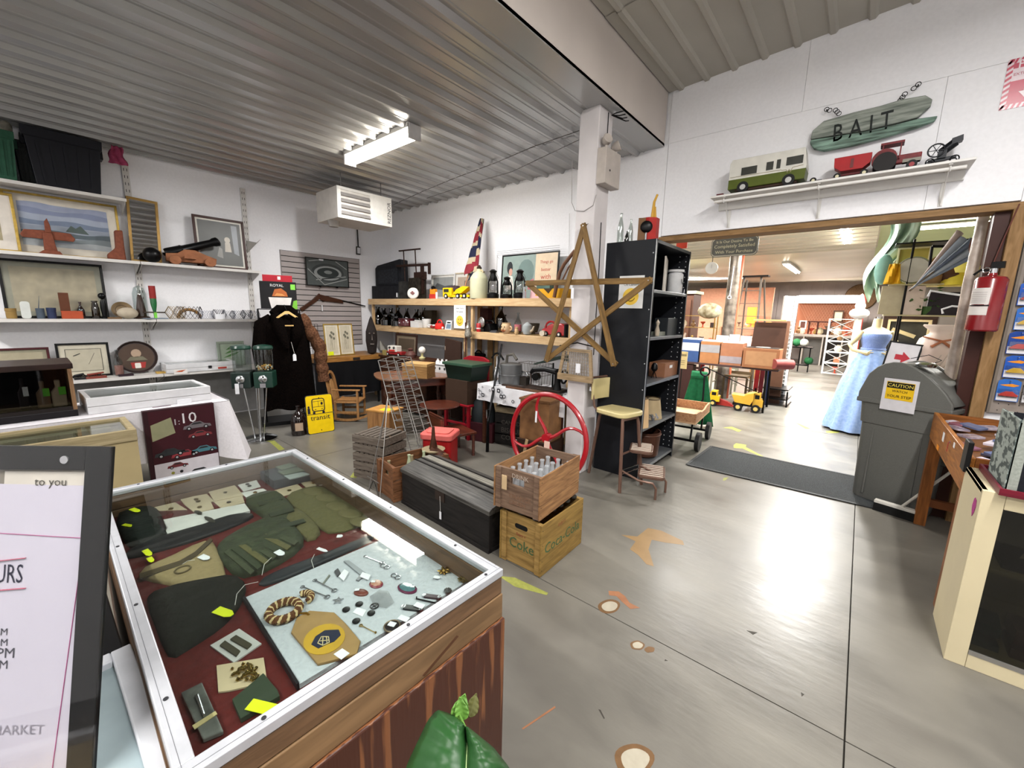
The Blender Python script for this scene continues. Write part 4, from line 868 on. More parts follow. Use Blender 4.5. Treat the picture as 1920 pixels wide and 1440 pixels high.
P,w,h=small((330,564,380,592),.2);o=MB().tr((0,0,0),w*.42,.02,'y',a0=.1,a1=PI-.1,n=16).bd('boomerang',C('8d6a3c',.4),loc=P,rz=L90);tag(o,'brown arched boomerang behind the bracelets','boomerang')
#lowest shelf goods
Z4=.726
bottle((215,656,233,697),'clear decanter with pink liquid on the lowest shelf',clear,Z4,liquid='b07a70',off=.24)
P,w,h=small((231,636,291,698),.16,Z4);t=TH('round_tray','round dark tin tray with a figure printed on it','tray',P,rot=(-.2,0,L90));w=h*.95
MB().use(C('2e2220',.35)).lt([(0,.004),(w*.44,.004),(w*.48,.025),(w*.5,.025),(w*.46,0),(0,0)],o=(0,0,w*.5),n=28,axis='y').bd('dish',None,t)
q=MB().at((0,-.006,w*.5));q.use(C('4a3a30',.6)).pz(ell(w*.42,w*.42),-.001,0);q.use(C('a58f7a',.6)).pz(ell(w*.12,w*.13,14,0,w*.12),-.002,-.001);q.use(C('6e6a58',.6)).pz([(-w*.25,-w*.1),(w*.25,-w*.1),(w*.14,w*.02),(-w*.14,w*.02)],-.002,-.001);q.use(C('9c2f2a',.5)).pz([(-w*.14,-w*.34),(w*.16,-w*.34),(w*.2,-w*.16),(-w*.16,-w*.16)],-.003,-.002);q.use(C('d8d4cc',.6)).pz(rrect(w*.14,w*.16,.01,cy=-w*.26),-.004,-.003).bd('printed_figure',None,t)
for px,lab,c_,nm in (((160,690,200,706),'dark red toy cannon on the lowest shelf','7a3a30','toy_cannon'),((138,688,160,704),'small black toy at the left end of the lowest shelf','1e1e20','small_toy'),((222,690,250,704),'dark picture frame lying flat on the lowest shelf','2a1c24','flat_frame'),((293,690,320,700),'yellow card packet beside the white showcase','b8964a','card_packet')):
 P,w,h=small(px,.30,Z4);t=MB().bx(-w/2,w/2,-.05,.05,0,min(h,.02))
 if 'toy' in nm:t.c((-w*.4,0,.04),(w*.4,0,.06),.014,.010).tr((-.03,.03,.025),.02,.005,'y').tr((.03,.03,.025),.02,.005,'y')
 o=t.bd(nm,C(c_,.5),loc=P,rz=L90);tag(o,lab,nm.split('_')[-1])
#flat white showcases
def showcase(lab,loc,w,d,h,rz,lock=False,stickers=(),rot=None):
 t=TH('white_showcase',lab,'display case',loc,rz,rot=rot);wm=C('d0d0d2',.45)
 MB().bx(-w/2,w/2,-d/2,d/2,0,h*.45).bd('tray',wm,t,bev=.003)
 q=MB();tt=.03;z0,z1=h*.47,h
 q.bx(-w/2,w/2,-d/2,-d/2+tt,z0,z1).bx(-w/2,w/2,d/2-tt,d/2,z0,z1).bx(-w/2,-w/2+tt,-d/2+tt,d/2-tt,z0,z1).bx(w/2-tt,w/2,-d/2+tt,d/2-tt,z0,z1);q.bd('lid_frame',wm,t,bev=.003)
 MB().bx(-w/2+tt,w/2-tt,-d/2+tt,d/2-tt,h*.92,h*.935).bd('glass',pane,t);MB().bx(-w/2+tt,w/2-tt,-d/2+tt,d/2-tt,h*.46,h*.48).bd('grey_liner',C('8f8e90',.9),t)
 if lock:MB().bx(w*.08,w*.13,-d/2-.012,-d/2,h*.3,h*.6).bd('hasp',C('2e2e30',.4,.6),t,bev=.002)
 for i,(x,c1,c2,wd) in en_(stickers):
  q=MB().use(C('dcd8d4',.6)).bx(x-wd/2,x+wd/2,-d/2-.002,-d/2,h*.0-(.02 if i==0 else -.01),h*.42).use(C(c1,.6))
  if i==0:q.pz([(x-wd*.4,h*.12),(x-wd*.1,h*.25),(x+wd*.4,h*.32),(x+wd*.1,h*.08)],-d/2-.003,-d/2-.002)
  else:q.pz([(x-wd*.42,h*.1),(x+wd*.42,h*.1),(x+wd*.42,h*.34),(x-wd*.42,h*.34)],-d/2-.003,-d/2-.002)
  q.bd('sticker',None,t)
 return t
P,w,h=small((312,676,440,697),.40,Z4)
ya,yb2=on(312,697,x=SX+.03).y,on(442,690,x=SX+.03).y
showcase('white glass-topped showcase with hasp and stickers on the lowest wall shelf',(XL+.23,(ya+yb2)/2,Z4),yb2-ya,.36,.11,L90,True,((-.24,'b8542a','',.14),(.22,'a8443a','',.12)))
#table with white cloth, second row
TZ=.75
ta,tb,tc_=on(0,799,z=TZ),on(365,758,z=TZ),on(155,770,z=TZ)
cloth=M('white_cloth','cfccd0',.85,scale=60,var=.04,bump=.15)
t0=TH('folding_table','long folding table hidden under the white cloth on the left','table',(-4.66,.1,0),L90)
MB().bx(-1.2,.95,-.32,.34,TZ-.05,TZ-.006).bd('table_top',C('8a8378',.6),t0)
for a in (-1.1,.85):
 for b in (-.27,.28):MB().c((a,b,0),(a,b,TZ-.05),.014).bd('leg',C('3a3a3c',.4,.6),t0)
def clothfn():
 mb=MB();x0,x1,y0,y1=-5.02,-4.30,-1.2,1.12
 mb.bx(x0,x1,y0,y1,TZ-.003,TZ)
 n=60
 per=[(x1,y0+(y1-y0)*i/n,1,0) for i in range(n+1)]+[(x1-(x1-x0)*i/16,y1,0,1) for i in range(1,17)]
 P_=[];m_=6
 for i,(x,y,nx,ny) in en_(per):
  cr=max(0,1-((x-x1)**2+(y-y1)**2)**.5/.22)
  for j in range(m_+1):
   v=j/m_;dd=.02+v*(.02+.02*math.sin(i*.9)+.10*cr);zz=TZ-.001-v*(.42+.12*cr+.01*math.sin(i*.7))
   P_.append((x+nx*dd+(ny*0)+cr*v*.06,y+ny*dd+cr*v*.06,zz))
 F_=[(i*(m_+1)+j,(i+1)*(m_+1)+j,(i+1)*(m_+1)+j+1,i*(m_+1)+j+1) for i in range(len(per)-1) for j in range(m_)]
 return mb.add(P_,F_)
o=clothfn().bd('tablecloth',cloth,smooth=60);tag(o,'white cloth draped over the long table on the left','tablecloth')
P1,P2_=on(155,772,z=TZ),on(384,748,z=TZ)
showcase('larger white glass-topped showcase standing on the white tablecloth',(-4.68,(P1.y+P2_.y)/2+.02,TZ+.001),(P2_.y-P1.y)*1.02,.50,.125,L90+.03)
P,w,h=spot(330,742,362,754,z=TZ+.001);o=MB().bx(-.05,.05,-.004,.004,0,.04).bd('white_card',WT,loc=on(346,756,x=-4.40)+Ve((0,0,0)),rz=L90);o.location.z=TZ+.001;tag(o,'small white card standing before the larger showcase','card')
p_=on(303,762,z=TZ+.0012);o=MB().bx(-.012,.012,-.06,.06,0,.001).bd('purple_label',C('6a5560',.6),loc=p_);tag(o,'small purple label lying on the tablecloth edge','label')
#dark display cabinet with three bottles
cb=TH('dark_cabinet','dark wooden tabletop display cabinet with glass front, left edge','cabinet',(-4.68,-.12,TZ+.001),L90)
dw=M('dark_walnut','2a1a16',.4,scale=12,var=.2);yl,yr=-.72,on(150,790,x=-4.42).y-(-.12)
hc=zat(on(140,778,x=-4.42),682)-TZ
MB().bx(yl,yr,-.24,.22,0,.05).bd('base',C('131013',.4),cb,bev=.004);MB().bx(yl,yr+.01,-.25,.22,hc-.04,hc).bd('top',dw,cb,bev=.004);MB().bx(yl,yr,.19,.21,.05,hc-.04).bd('back',C('16110f',.7),cb);MB().bx(yr-.022,yr,-.24,.2,.05,hc-.04).bd('side',wood('8a6a4a','5a4230',6,.5,2),cb);MB().bx(yl,yr-.022,-.235,-.21,.05,.075).bd('sill',C('1a1413',.4),cb)
MB().bx(yl,yr-.03,-.225,-.222,.07,hc-.04).bd('glass',GL('cabinet_glass','dddddd',.8,.04,.05),cb);MB().bx(yl,yr-.025,-.1,.18,.05,.07).bd('inner_step',C('3a2a20',.7),cb)
for px,lab,c_,tg in (((37,710,58,760),'dark bottle with white tag in the cabinet','2c2524','d6dad6'),((72,715,98,765),'brown bottle with lime tag in the cabinet','7d664c','63c63c'),((101,712,129,766),'cream stoneware bottle with lime tag in the cabinet','b3a488','63c63c')):
 P,w,h=spot(*px,x=-4.56);h+=P.z-(TZ+.072);P.z=TZ+.072;t=TH('stoneware_bottle',lab,'bottle',P,L90)
 MB().pz([(-w*.5,0),(w*.5,0),(w*.5,h*.55),(w*.25,h*.68),(w*.17,h*.75),(w*.2,h),(-w*.2,h),(-w*.17,h*.75),(-w*.25,h*.68),(-w*.5,h*.55)],-.03,.03).bd('body',C(c_,.5),t,bev=.008)
 MB().bx(w*.0,w*.5,-.045,-.043,h*.45,h*.75).bd('price_tag',C(tg,.6),t,bev=0)
#old glazed box in front of the table, car poster box
ob=TH('old_glass_case','old cream-sided glass case standing before the white-clothed table','display case',(-3.98,.1,0),L90+.0)
ycz=zat(on(262,905,x=-3.75),800)
yr2=on(262,850,x=-3.75).y-.1
crm=M('cream_board','a3946e',.7,scale=6,var=.05)
MB().bx(-.95,yr2,-.22,.25,0,ycz-.10).bd('body',crm,ob,bev=.003);q=MB();z0,z1=ycz-.10,ycz-.02
q.bx(-.95,yr2,-.235,-.205,z0,z1).bx(-.95,yr2,.225,.25,z0,z1).bx(yr2-.035,yr2,-.205,.225,z0,z1);q.bd('rim',wood('9d9070','7d7052',5,.6,0),ob,bev=.003)
MB().bx(-.95,yr2-.03,-.2,.22,z1-.02,z1-.016).bd('glass',pane,ob);MB().bx(-.5,yr2-.1,.05,.14,z0,z0+.05).bd('inner_box',C('8a8268',.7),ob)
#die-cast car poster box
pa,pb_=on(268,895,x=-4.20),on(412,757,x=-4.20)
yw0,yw1=on(283,895,x=-4.2).y,on(412,865,x=-4.2).y
zt=zat(on(400,870,x=-4.2),757);
pw=yw1-yw0;ph=zt-.02
px_=TH('car_poster_box','maroon and white boxed car set with pictures of model cars','box',(-4.20,(yw0+yw1)/2,.02),L90)
MB().bx(-pw/2,pw/2,0,.05,0,ph).bd('carton',C('2d1218',.5),px_,bev=.002)
q=MB().use(C('3a141c',.4)).bx(-pw/2+.03,pw/2-.005,-.0015,0,ph*.40,ph-.01).use(C('c9c5cc',.5)).bx(-pw/2+.03,pw/2-.005,-.0015,0,.01,ph*.40)
def car(mb,cx,cz,s,c_,fl=1):
 mb.use(C(c_,.3)).pz([(cx+fl*s*a,cz+s*b) for a,b in ((-.5,.0),(-.46,.13),(-.28,.16),(-.14,.27),(.12,.27),(.26,.15),(.46,.11),(.5,0))],-.004,-.0015)
 mb.use(C('1b1c20',.3)).pz([(cx+fl*s*a,cz+s*b) for a,b in ((-.22,.16),(-.12,.24),(.1,.24),(.19,.16))],-.005,-.004)
 for a in (-.3,.3):mb.use(C('141416',.4)).pz(ell(s*.085,s*.085,12,cx+fl*a*s,cz+s*.01),-.005,-.004);mb.use(C('a8a8ac',.4)).pz(ell(s*.045,s*.045,10,cx+fl*a*s,cz+s*.01),-.006,-.005)
car(q,pw*.22,ph*.74,pw*.42,'6a6468');car(q,pw*.25,ph*.64,pw*.36,'7a2a30');car(q,-pw*.2,ph*.48,pw*.44,'1d2226');car(q,pw*.0,ph*.44,pw*.4,'8c2c34');car(q,pw*.28,ph*.45,pw*.40,'3f7480');car(q,-pw*.12,ph*.33,pw*.3,'6a2026');car(q,pw*.18,ph*.17,pw*.55,'1c1d21')
q.use(C('8a8a6c',.5)).pz([(-pw*.42,ph*.66),(-pw*.1,ph*.72),(-pw*.14,ph*.9),(-pw*.42,ph*.84)],-.003,-.0015)
q.at((pw*.12,-.003,ph*.87));q.tx('10',.1,C('d5d2d6',.5),w=pw*.2);q.at((-pw*.06,-.003,ph*.84));q.tx('1:',.1,C('b5aeb4',.5),w=pw*.07)
q.T=None
for k in range(6):q.use(C('6c6a70',.6)).bx(-pw*.4,pw*(.1+.05*(k%3)),-.0022,-.0015,.04+k*.018,.046+k*.018)
for a,c_ in ((-.2,'8c8a3c'),(-.08,'1c1c1e')):q.use(C(c_,.5)).pz(ell(.012,.012,10,pw*a,ph*.27),-.003,-.0015)
q.bd('printed_front',None,px_)
# ================================================================== the middle of the room
def fp(x0,y0,x1,y1,z=0):return spot(x0,y0,x1,y1,z=z)
CH=C('c4c6c8',.15,1);BM=C('151516',.35,.6)
#gumball machine
gm=TH('gumball_machine','double gumball machine with green lids on a chrome pedestal','vending machine',(-5.42,1.70,0),1.0)
gr=C('14372c',.3)
MB().lt([(.19,0),(.19,.02),(.15,.035),(.05,.05),(0,.05)],n=28).bd('pedestal',CH,gm)
for x,y in ((-.12,0),(.0,.05),(.05,-.05),(.12,0)):MB().c((x*.4,y*.5,.04),(x,y,.66),.009,n=8).bd('rod',CH,gm)
for i,s in en_((-1,1)):
 MB().c((s*.115,0,.82),(s*.115,0,1.10),.095,n=20,cap=False).bd('clear_drum',clear,gm)
 MB().lt([(.10,1.10),(.105,1.115),(.095,1.14),(.03,1.155),(0,1.155)],o=(s*.115,0,0),n=20).bd('lid',gr,gm)
 bdy=MB().bx(s*.115-.10,s*.115+.10,-.10,.10,.65,.84).bd('body',gr if s>0 else C('1b2a26',.3),gm,bev=.01)
 MB().at((s*.115,-.101,.76),rx=PI/2).lt([(.045,0),(.045,.012),(.02,.02),(.012,.03),(0,.03)],n=16).bd('coin_knob',CH,bdy)
 MB().bx(s*.115-.03,s*.115+.03,-.13,-.10,.66,.71).bd('chute',CH,bdy)
q=MB().use(C('c9a84a',.5));rd=random.Random(3)
for k in range(60):
 a,r_=rd.random()*6.28,rd.random()**.5*.085;q.use(C(('c9a84a','d8d2c0','c98a3a')[k%3],.5)).sph((.115+r_*math.cos(a),r_*math.sin(a),.86+rd.random()*.05),.010,6,4)
o=q.bd('gumballs',None,gm);o['kind']='stuff'
MB().bx(-.16,-.12,-.16,-.157,.60,.72).bd('price_tag',WT,gm)
#fur coat on rack
fur=M('dark_fur','0d0806',1,scale=60,var=.35,bump=.8,col2='030202');fur2=M('brown_fur','6a4a36',.95,scale=40,var=.3,bump=.8,col2='3a2419')
fc_=(-5.84,2.24);ZTc=zat(Ve((-5.84,2.24,0)),583)
rk=TH('garment_rack','black wire display stand behind the fur coat','rack',(-6.06,2.26,0),L90-.3)
zr=zat(Ve((-6.06,2.26,0)),580)
for x in (-.24,.24):
 for y in (-.14,.14):MB().c((x,y,0),(x,y,zr),.008,n=6).bd('post',BM,rk)
for z in (zr,zr-.12):
 q=MB()
 for k in range(9):q.c((-.24+k*.06,-.14,z),(-.24+k*.06,.14,z),.003,n=5)
 for y in (-.14,.14):q.c((-.24,y,z),(.24,y,z),.005,n=6)
 q.bd('wire_shelf',BM,rk)
MB().bx(-.3,.3,-.2,.2,.0,.05).bd('base',C('0c0c0d',.5),rk)
def limb(pts,rad,n=14):
 return MB().tb(pts,rad,n)
fcq=TH('fur_coat','long dark brown fur coat with lighter banded sleeve on a wooden hanger','coat',(fc_[0]+.02,fc_[1],0),L90-.15)
zt=ZTc-.03
def torso(u,v):
 a=u*2*PI;z=zt-.02-v*(zt-.28)
 rx=(.10+.16*min(1,v/.10)) if v<.10 else .26+.07*(v-.1);ry=.07+.08*min(1,v/.12)+.05*v
 k=1+.04*math.sin(a*7+v*3)+.03*math.sin(a*13)
 return (rx*math.cos(a)*k,ry*math.sin(a)*k,z+.02*math.sin(a*5)*v)
MB().sh(torso,40,30).bd('body',fur,fcq,smooth=80)
for s,mt in ((-1,fur),(1,fur2)):
 q=MB()
 if s<0:q.tb([(s*.16,0,zt-.05),(s*.27,0,zt-.14),(s*.32,-.02,zt-.45),(s*.31,-.04,zt-.85)],[.05,.085,.085,.07],14)
 else:
  pts,rr=[],[]
  for k in range(29):
   t_=k/28;pts.append((.17+.20*min(1,t_*2.2)+.05*t_,-.03-.05*t_,zt-.03-t_*.90));rr.append((.075+.022*abs(math.sin(t_*28*PI/5)))*(1-.15*t_))
  q.tb(pts,rr,16)
 q.bd('sleeve',mt,fcq,smooth=80)
MB().tb([(-.12,-.06,zt-.02),(-.10,-.16,zt-.2),(-.04,-.2,zt-.45)],[.06,.075,.03],12).bd('lapel',fur,fcq,smooth=80);MB().tb([(.12,-.06,zt-.02),(.11,-.16,zt-.2),(.04,-.2,zt-.45)],[.065,.085,.03],12).bd('lapel',fur,fcq,smooth=80)
MB().tb([(-.13,0,zt-.02),(-.06,.02,zt+.05),(.06,.02,zt+.05),(.13,0,zt-.02)],.06,12).bd('collar',fur,fcq,smooth=80)
hg=MB().pz([(-.13,-.08),(-.02,.0),(.02,.0),(.13,-.08),(.12,-.10),(.02,-.035),(-.02,-.035),(-.12,-.10)],-.012,.012).bd('hanger',C('d0ae72',.5),fcq,loc=(0,-.14,zt+.03))
MB().c((0,0,0),(0,.12,.08),.004,n=6).bd('hook',BM,hg)
MB().bx(-.05,.05,-.215,-.205,zt-.16,zt-.145).bd('hanger_bar',C('c9a66a',.5),fcq)
MB().pz([(-.02,-.1),(.02,-.1),(.02,-.03),(.01,-.01),(-.01,-.01),(-.02,-.03)],-.2525,-.25).bd('price_tag',WT,fcq,loc=(.0,-.02,zt-.55)).location=(.02,-.03,zt-.50)
MB().c((.02,-.28,zt-.5),(.0,-.25,zt-.36),.002,n=5).bd('tag_string',twine,fcq)
MB().bx(.40,.44,-.14,-.137,zt-.92,zt-.84).bd('price_tag',WT,fcq)
#boxed fryer and red carton on the rack
P=Ve((-6.02,2.26,zr+.008));wbx=.42;hb=zat(P,529)-P.z
bxo=TH('appliance_box','black cardboard box printed with a fried bird over a white bowl and lime corner','box',P,L90-.35)
MB().bx(-wbx/2,wbx/2,-.13,.13,0,hb).bd('carton',C('161517',.4),bxo,bev=.002)
q=MB().at((0,-.131,0));W5=wbx
q.use(C('cfcac6',.5)).pz([(-W5*.22,hb*.02),(W5*.28,hb*.02),(W5*.36,hb*.42),(-W5*.28,hb*.42)],-.001,0)
q.use(C('a85e32',.5)).pz([(-W5*.18,hb*.46),(W5*.25,hb*.46),(W5*.22,hb*.62),(W5*.08,hb*.76),(-W5*.1,hb*.72)],-.001,0).use(C('c98a50',.5)).pz([(-W5*.12,hb*.48),(W5*.18,hb*.48),(W5*.1,hb*.56),(-W5*.05,hb*.58)],-.002,-.001)
q.use(C('6fae3a',.5)).pz([(W5*.34,0),(W5*.5,0),(W5*.5,hb*.34),(W5*.40,hb*.3)],-.001,0).use(C('7cc84a',.5)).bx(W5*.34,W5*.47,-.002,0,hb*.72,hb*.92)
q.T=MT((-W5*.03,-.132,hb*.86));q.tx('ROYAL',.05,C('d8d8d8',.5),w=W5*.36);q.bd('printed_front',None,bxo)
P2=Ve((-6.02,2.26,zr+.009+hb));hr=zat(P2,517)-P2.z
o=MB().use(C('a01f2c',.4)).bx(-.17,.17,-.12,.12,0,hr).use(C('d6d2d0',.5)).bx(-.0,.035,-.121,-.12,hr*.3,hr*.8).bd('red_carton',None,loc=P2,rz=L90-.35,bev=.002);tag(o,'flat bright red carton on top of the black appliance box','box')
#transit sign
Pt=Ve((-5.165,2.34,0));ht=zat(Pt,741);
ts=TH('transit_sign','yellow transit bus-stop sign plate standing against a brown jug','sign',Pt,rot=(-.12,0,L90-.14));tw=.33
MB().pz([(a,b+ht/2) for a,b in rrect(tw,ht,.03)],0,.012).bd('plate',C('2a2824',.5),ts,bev=.002)
q=MB().use(C('e0bd10',.35)).pz([(a,b+ht/2) for a,b in rrect(tw-.014,ht-.014,.026)],-.002,0)
bk=C('1f1c26',.5);q.use(bk).bx(-tw*.5+.01,tw*.5-.01,-.003,-.002,ht*.50,ht*.515)
q.pz([(a-.012,b+ht*.74) for a,b in rrect(tw*.48,ht*.34,.03)],-.003,-.002).use(C('e0bd10',.35)).pz([(a-.012,b+ht*.74) for a,b in rrect(tw*.41,ht*.295,.022)],-.004,-.003)
q.use(bk).bx(-.012-tw*.2,-.012+tw*.2,-.005,-.004,ht*.69,ht*.70).bx(-.012-tw*.2,-.012+tw*.2,-.005,-.004,ht*.83,ht*.84).bx(-.014,-.010,-.005,-.004,ht*.69,ht*.83).pz(ell(.014,.02,10,.03,ht*.77),-.005,-.004).bx(-.06,-.04,-.005,-.004,ht*.62,ht*.635).bx(.02,.04,-.005,-.004,ht*.62,ht*.635)
for a in (-.07,.045):q.bx(a-.014,a+.014,-.005,-.002,ht*.515,ht*.57)
q.pz(ell(.012,.016,10,-.13,ht*.70),-.004,-.002).bx(-.146,-.114,-.004,-.002,ht*.53,ht*.67)
q.T=MT((0,-.003,ht*.41));q.tx('transit',.1,bk,w=tw*.72);q.bd('printed_face',None,ts)
for z in (.04,ht-.04):MB().c((0,-.003,z),(0,-.006,z),.006,n=8).bd('bolt',BM,ts)
P,w,h=fp(548,758,578,815);P.x-=.02
t=TH('brown_jug','dark brown glass jug with paper label beside the yellow sign','bottle',P,1.2);MB().lt([(.085,0),(.09,.02),(.09,.2),(.07,.26),(.025,.30),(.02,.36),(.026,.37),(.024,.38),(0,.38)],n=20).bd('body',M('brown_glass','170c09',.12,coat=.6),t);MB().lt([(.091,.08),(.091,.18)],n=20).bd('label_band',C('1e120d',.4),t);MB().bx(-.045,.045,-.094,-.088,.07,.17).bd('paper_label',C('a8907a',.6),t);MB().tr((.04,0,.31),.022,.006,'y',n=14,k=6).bd('handle',C('170c09',.2),t)
#child's rocking chair
oakc=wood('a57a4c','7f5833',8,.5,2)
rc_=TH('rocking_chair',"small wooden child's rocking chair with arched cut-out back",'chair',(-5.56,2.95,0),2.35)
sw,sd,sh=.36,.34,.27
for s in (-1,1):
 pts=[(s*.17,-.30+.60*k/10,.025+.07*((k-5)/5)**2) for k in range(11)]
 q=MB()
 for a,b in zip(pts,pts[1:]):q.bar(a,b,.022,.03)
 q.bd('rocker',oakc,rc_)
 MB().bar((s*.17,-.16,.03),(s*.17,-.16,.45),.03).bd('front_leg',oakc,rc_,bev=.004);MB().bar((s*.17,.15,.04),(s*.17,.15,.30),.03).bd('rear_leg',oakc,rc_)
 MB().bx(s*.17-.025,s*.17+.025,-.20,.19,.45,.468).bd('arm',oakc,rc_,bev=.005)
 MB().bx(s*.17-.01,s*.17+.01,-.15,.15,.12,.15).bd('side_rail',oakc,rc_)
MB().bx(-.18,.18,-.18,.17,sh,sh+.022).bd('seat',oakc,rc_,bev=.005)
arch=[(-.17,sh),(.17,sh),(.17,.60)]+[(.17*math.cos(t_*PI/8),.60+.15*math.sin(t_*PI/8)) for t_ in range(1,8)]+[(-.17,.60)]
q=MB();hole=[(a*.62,sh+.06+(b-sh)*.80) for a,b in arch]
n_=len(arch);q.add([(a,y,b) for y in (.15,.172) for a,b in arch]+[(a,y,b) for y in (.15,.172) for a,b in hole],[(i,(i+1)%n_,2*n_+(i+1)%n_,2*n_+i) for i in range(n_)]+[(n_+i,3*n_+i,3*n_+(i+1)%n_,n_+(i+1)%n_) for i in range(n_)]+[(i,n_+i,n_+(i+1)%n_,(i+1)%n_) for i in range(n_)]+[(2*n_+i,2*n_+(i+1)%n_,3*n_+(i+1)%n_,3*n_+i) for i in range(n_)])
q.bd('arched_back',oakc,rc_,rot=(-.16,0,0));MB().pz([(-.11,sh+.06),(.11,sh+.06),(.05,.48),(.06,.56),(.03,.62),(-.03,.62),(-.06,.56),(-.05,.48)],.152,.166).bd('back_splat',wood('b48a58','8d6640',8,.5,2),rc_,rot=(-.16,0,0))
#wooden chest on a black-draped table along the left wall
zc1=on(620,672,x=-6.25).z
ct_=TH('draped_table','table under a black cloth behind the rocking chair','table',(-6.62,3.42,0))
MB().bx(-.34,.36,-.62,.50,zc1-.10,zc1-.07).bd('table_top',dark,ct_)
for a in (-.3,.32):
 for b in (-.58,.46):MB().c((a,b,0),(a,b,zc1-.10),.02).bd('leg',dark,ct_)
q=MB().sh(lambda u,v:(.375+.02*math.sin(u*30)*(v),-.64+u*1.18,zc1-.068-v*.55),40,4).sh(lambda u,v:(.375-u*.7,.54+.02*math.sin(u*20)*v,zc1-.068-v*.55),20,4).bx(-.36,.375,-.64,.54,zc1-.07,zc1-.066)
o=q.bd('black_tablecloth',C('07070a',.9),loc=(-6.62,3.42,0));tag(o,'black cloth hanging to the floor below the honey-coloured chest lid','tablecloth')
chz=zc1-.064
cb2=wood('a5763e','7c5326',6,.45,1)
o=TH('wooden_chest_lid','low honey-brown wooden box with iron corners on the black cloth','chest',(-6.60,3.40,chz));zz=.075
MB().bx(-.34,.36,-.60,.62,0,zz).bd('body',cb2,o,bev=.004)
MB().bx(.30,.363,-.603,-.54,-.001,zz+.002).bd('iron_corner',C('2c2520',.5),o);MB().bx(.30,.363,.56,.623,-.001,zz+.002).bd('iron_corner',C('2c2520',.5),o);MB().bx(.36,.366,.0,.12,.01,zz*.7).bd('clasp',C('2c2520',.5),o)
topz=chz+zz
#flower pictures, mask and slatwall panel, stadium photo, rifle on the wall
P,w,h=spot(625,605,650,658,x=-6.42);P.z=topz+.001;fh=zat(P,607)-P.z
def flo(mb,a,b):
 for k in range(5):mb.use(C('6d6a5c',.7)).bar((-.3*a+k*.12*a,0,-b*.4),(a*.2*math.sin(k*2),0,b*.3-k*.04*b),.003,.0008).pz(ell(a*.12,a*.14,8,a*.2*math.sin(k*2),b*.3-k*.06*b),-.001,0)
for k,(yc,lab) in en_(((3.17,'left of two gold-framed flower drawings with a lime sticker'),(3.43,'right of two gold-framed flower drawings'))):
 o=TH('flower_drawing',lab,'picture',(-6.42-.05*k,yc,topz+.001),rot=(-.12,0,L90),group='gold-framed flower drawings')
 frame(o,.25,fh,.016,.02,goldf);MB().bx(-.115,.115,-.006,-.002,.012,fh-.012).bd('mat',C('cfc8b6',.7),o)
 q=MB().use(C('bdb5a0',.7)).bx(-.08,.08,-.0075,-.0065,.04,fh-.04);q.T=MT((0,-.008,fh/2));flo(q,.16,fh-.12);q.T=None
 if k==0:q.use(C('d3e01c',.6)).bx(-.09,-.0,-.012,-.0105,.015,.075)
 q.bd('drawing',None,o)
P=Ve((-6.30,3.78,topz+.001));hm=zat(P,592)-P.z
o=TH('carved_mask','tall narrow dark carved wooden mask at the end of the shelving','carving',P,L90-.4)
MB().lt([(.2,0),(.7,.05),(.95,.35),(.9,.6),(.5,.8),(.25,.92),(0,1)],n=14,sy=.5).bd('face',M('ebony','2c2422',.5,scale=30,var=.3,bump=.6),o).scale=(.10,.08,hm)
q=MB()
for x,z in ((-.035,.55),(.035,.55)):q.sph((x,-.05,hm*z),.014,8,6)
q.pz([(-.01,hm*.38),(.01,hm*.38),(0,hm*.52)],-.075,-.045).bx(-.03,.03,-.06,-.04,hm*.26,hm*.29);q.bd('features',C('6a625c',.5),o)
gc=TH('wire_grid','black wire grid panel leaning behind the flower drawings','grid panel',(-6.88,3.0,topz+.001),L90);gz=zat(Ve((-6.88,3.0,0)),608)-topz
q=MB()
for k in range(7):q.c((-.15+k*.05,0,0),(-.15+k*.05,0,gz),.0035,n=5)
for k in range(6):q.c((-.15,0,gz*k/5),(.15,0,gz*k/5),.0035,n=5)
q.bd('wires',BM,gc);MB().c((-.15,0,0),(-.15,0,gz),.006,n=6).bd('edge_rod',BM,gc)
#slatwall: each slat is a piece
s0,s1=on(525,468,x=-7.05),on(673,486,x=-7.05);zlow=.95
sl=TH('slatwall_panel','grey slatwall panel on the left wall behind the rifle','wall panel',(-7.07,(s0.y+s1.y)/2,zlow),L90);sw_=s1.y-s0.y;nS=18;ph_=(2.47-zlow)/nS
slm=M('slat_grey','a39b99',.5,scale=6,var=.03);MB().bx(-sw_/2,sw_/2,-.008,0,0,nS*ph_).bd('backing',C('2b2828',.7),sl)
o0=None
for k in range(nS):
 if o0 is None:o0=MB().bx(-sw_/2,sw_/2,-.02,-.008,.006,ph_-.006).bd('slat',slm,sl);base=o0
 else:c_=base.copy();COL.objects.link(c_);c_.location=(0,0,k*ph_)
for x in (-1,1):MB().bx(x*sw_/2-.004,x*sw_/2+.004,-.024,0,0,nS*ph_).bd('edge_strip',C('8a8482',.5),sl)
a,b=on(571,483,x=-7.02),on(648,540,x=-7.02);zs_=zat(on(640,536,x=-7.0),536);
def stad(mb,a,b):
 mb.use(C('3c4040',.7)).pz(ell(a*.40,b*.36,24),-.001,0).use(C('8b8f8e',.7)).pz(ell(a*.34,b*.28,24,.0,-b*.02),-.002,-.001).use(C('2f3535',.7)).pz(ell(a*.27,b*.2,24,0,.0),-.003,-.002).use(C('777c7b',.7)).pz(ell(a*.1,b*.07,12,0,.01),-.004,-.003)
 for x0,z0,x1,z1 in ((-.48,.1,-.1,-.48),(-.3,-.3,.45,-.1),(-.1,-.48,.48,-.2),(.2,.48,.48,.2),(-.45,.4,-.2,.48)):mb.use(C('9a9d9b',.7)).bar((x0*a,-.0015,z0*b),(x1*a,-.0015,z1*b),.001,.012)
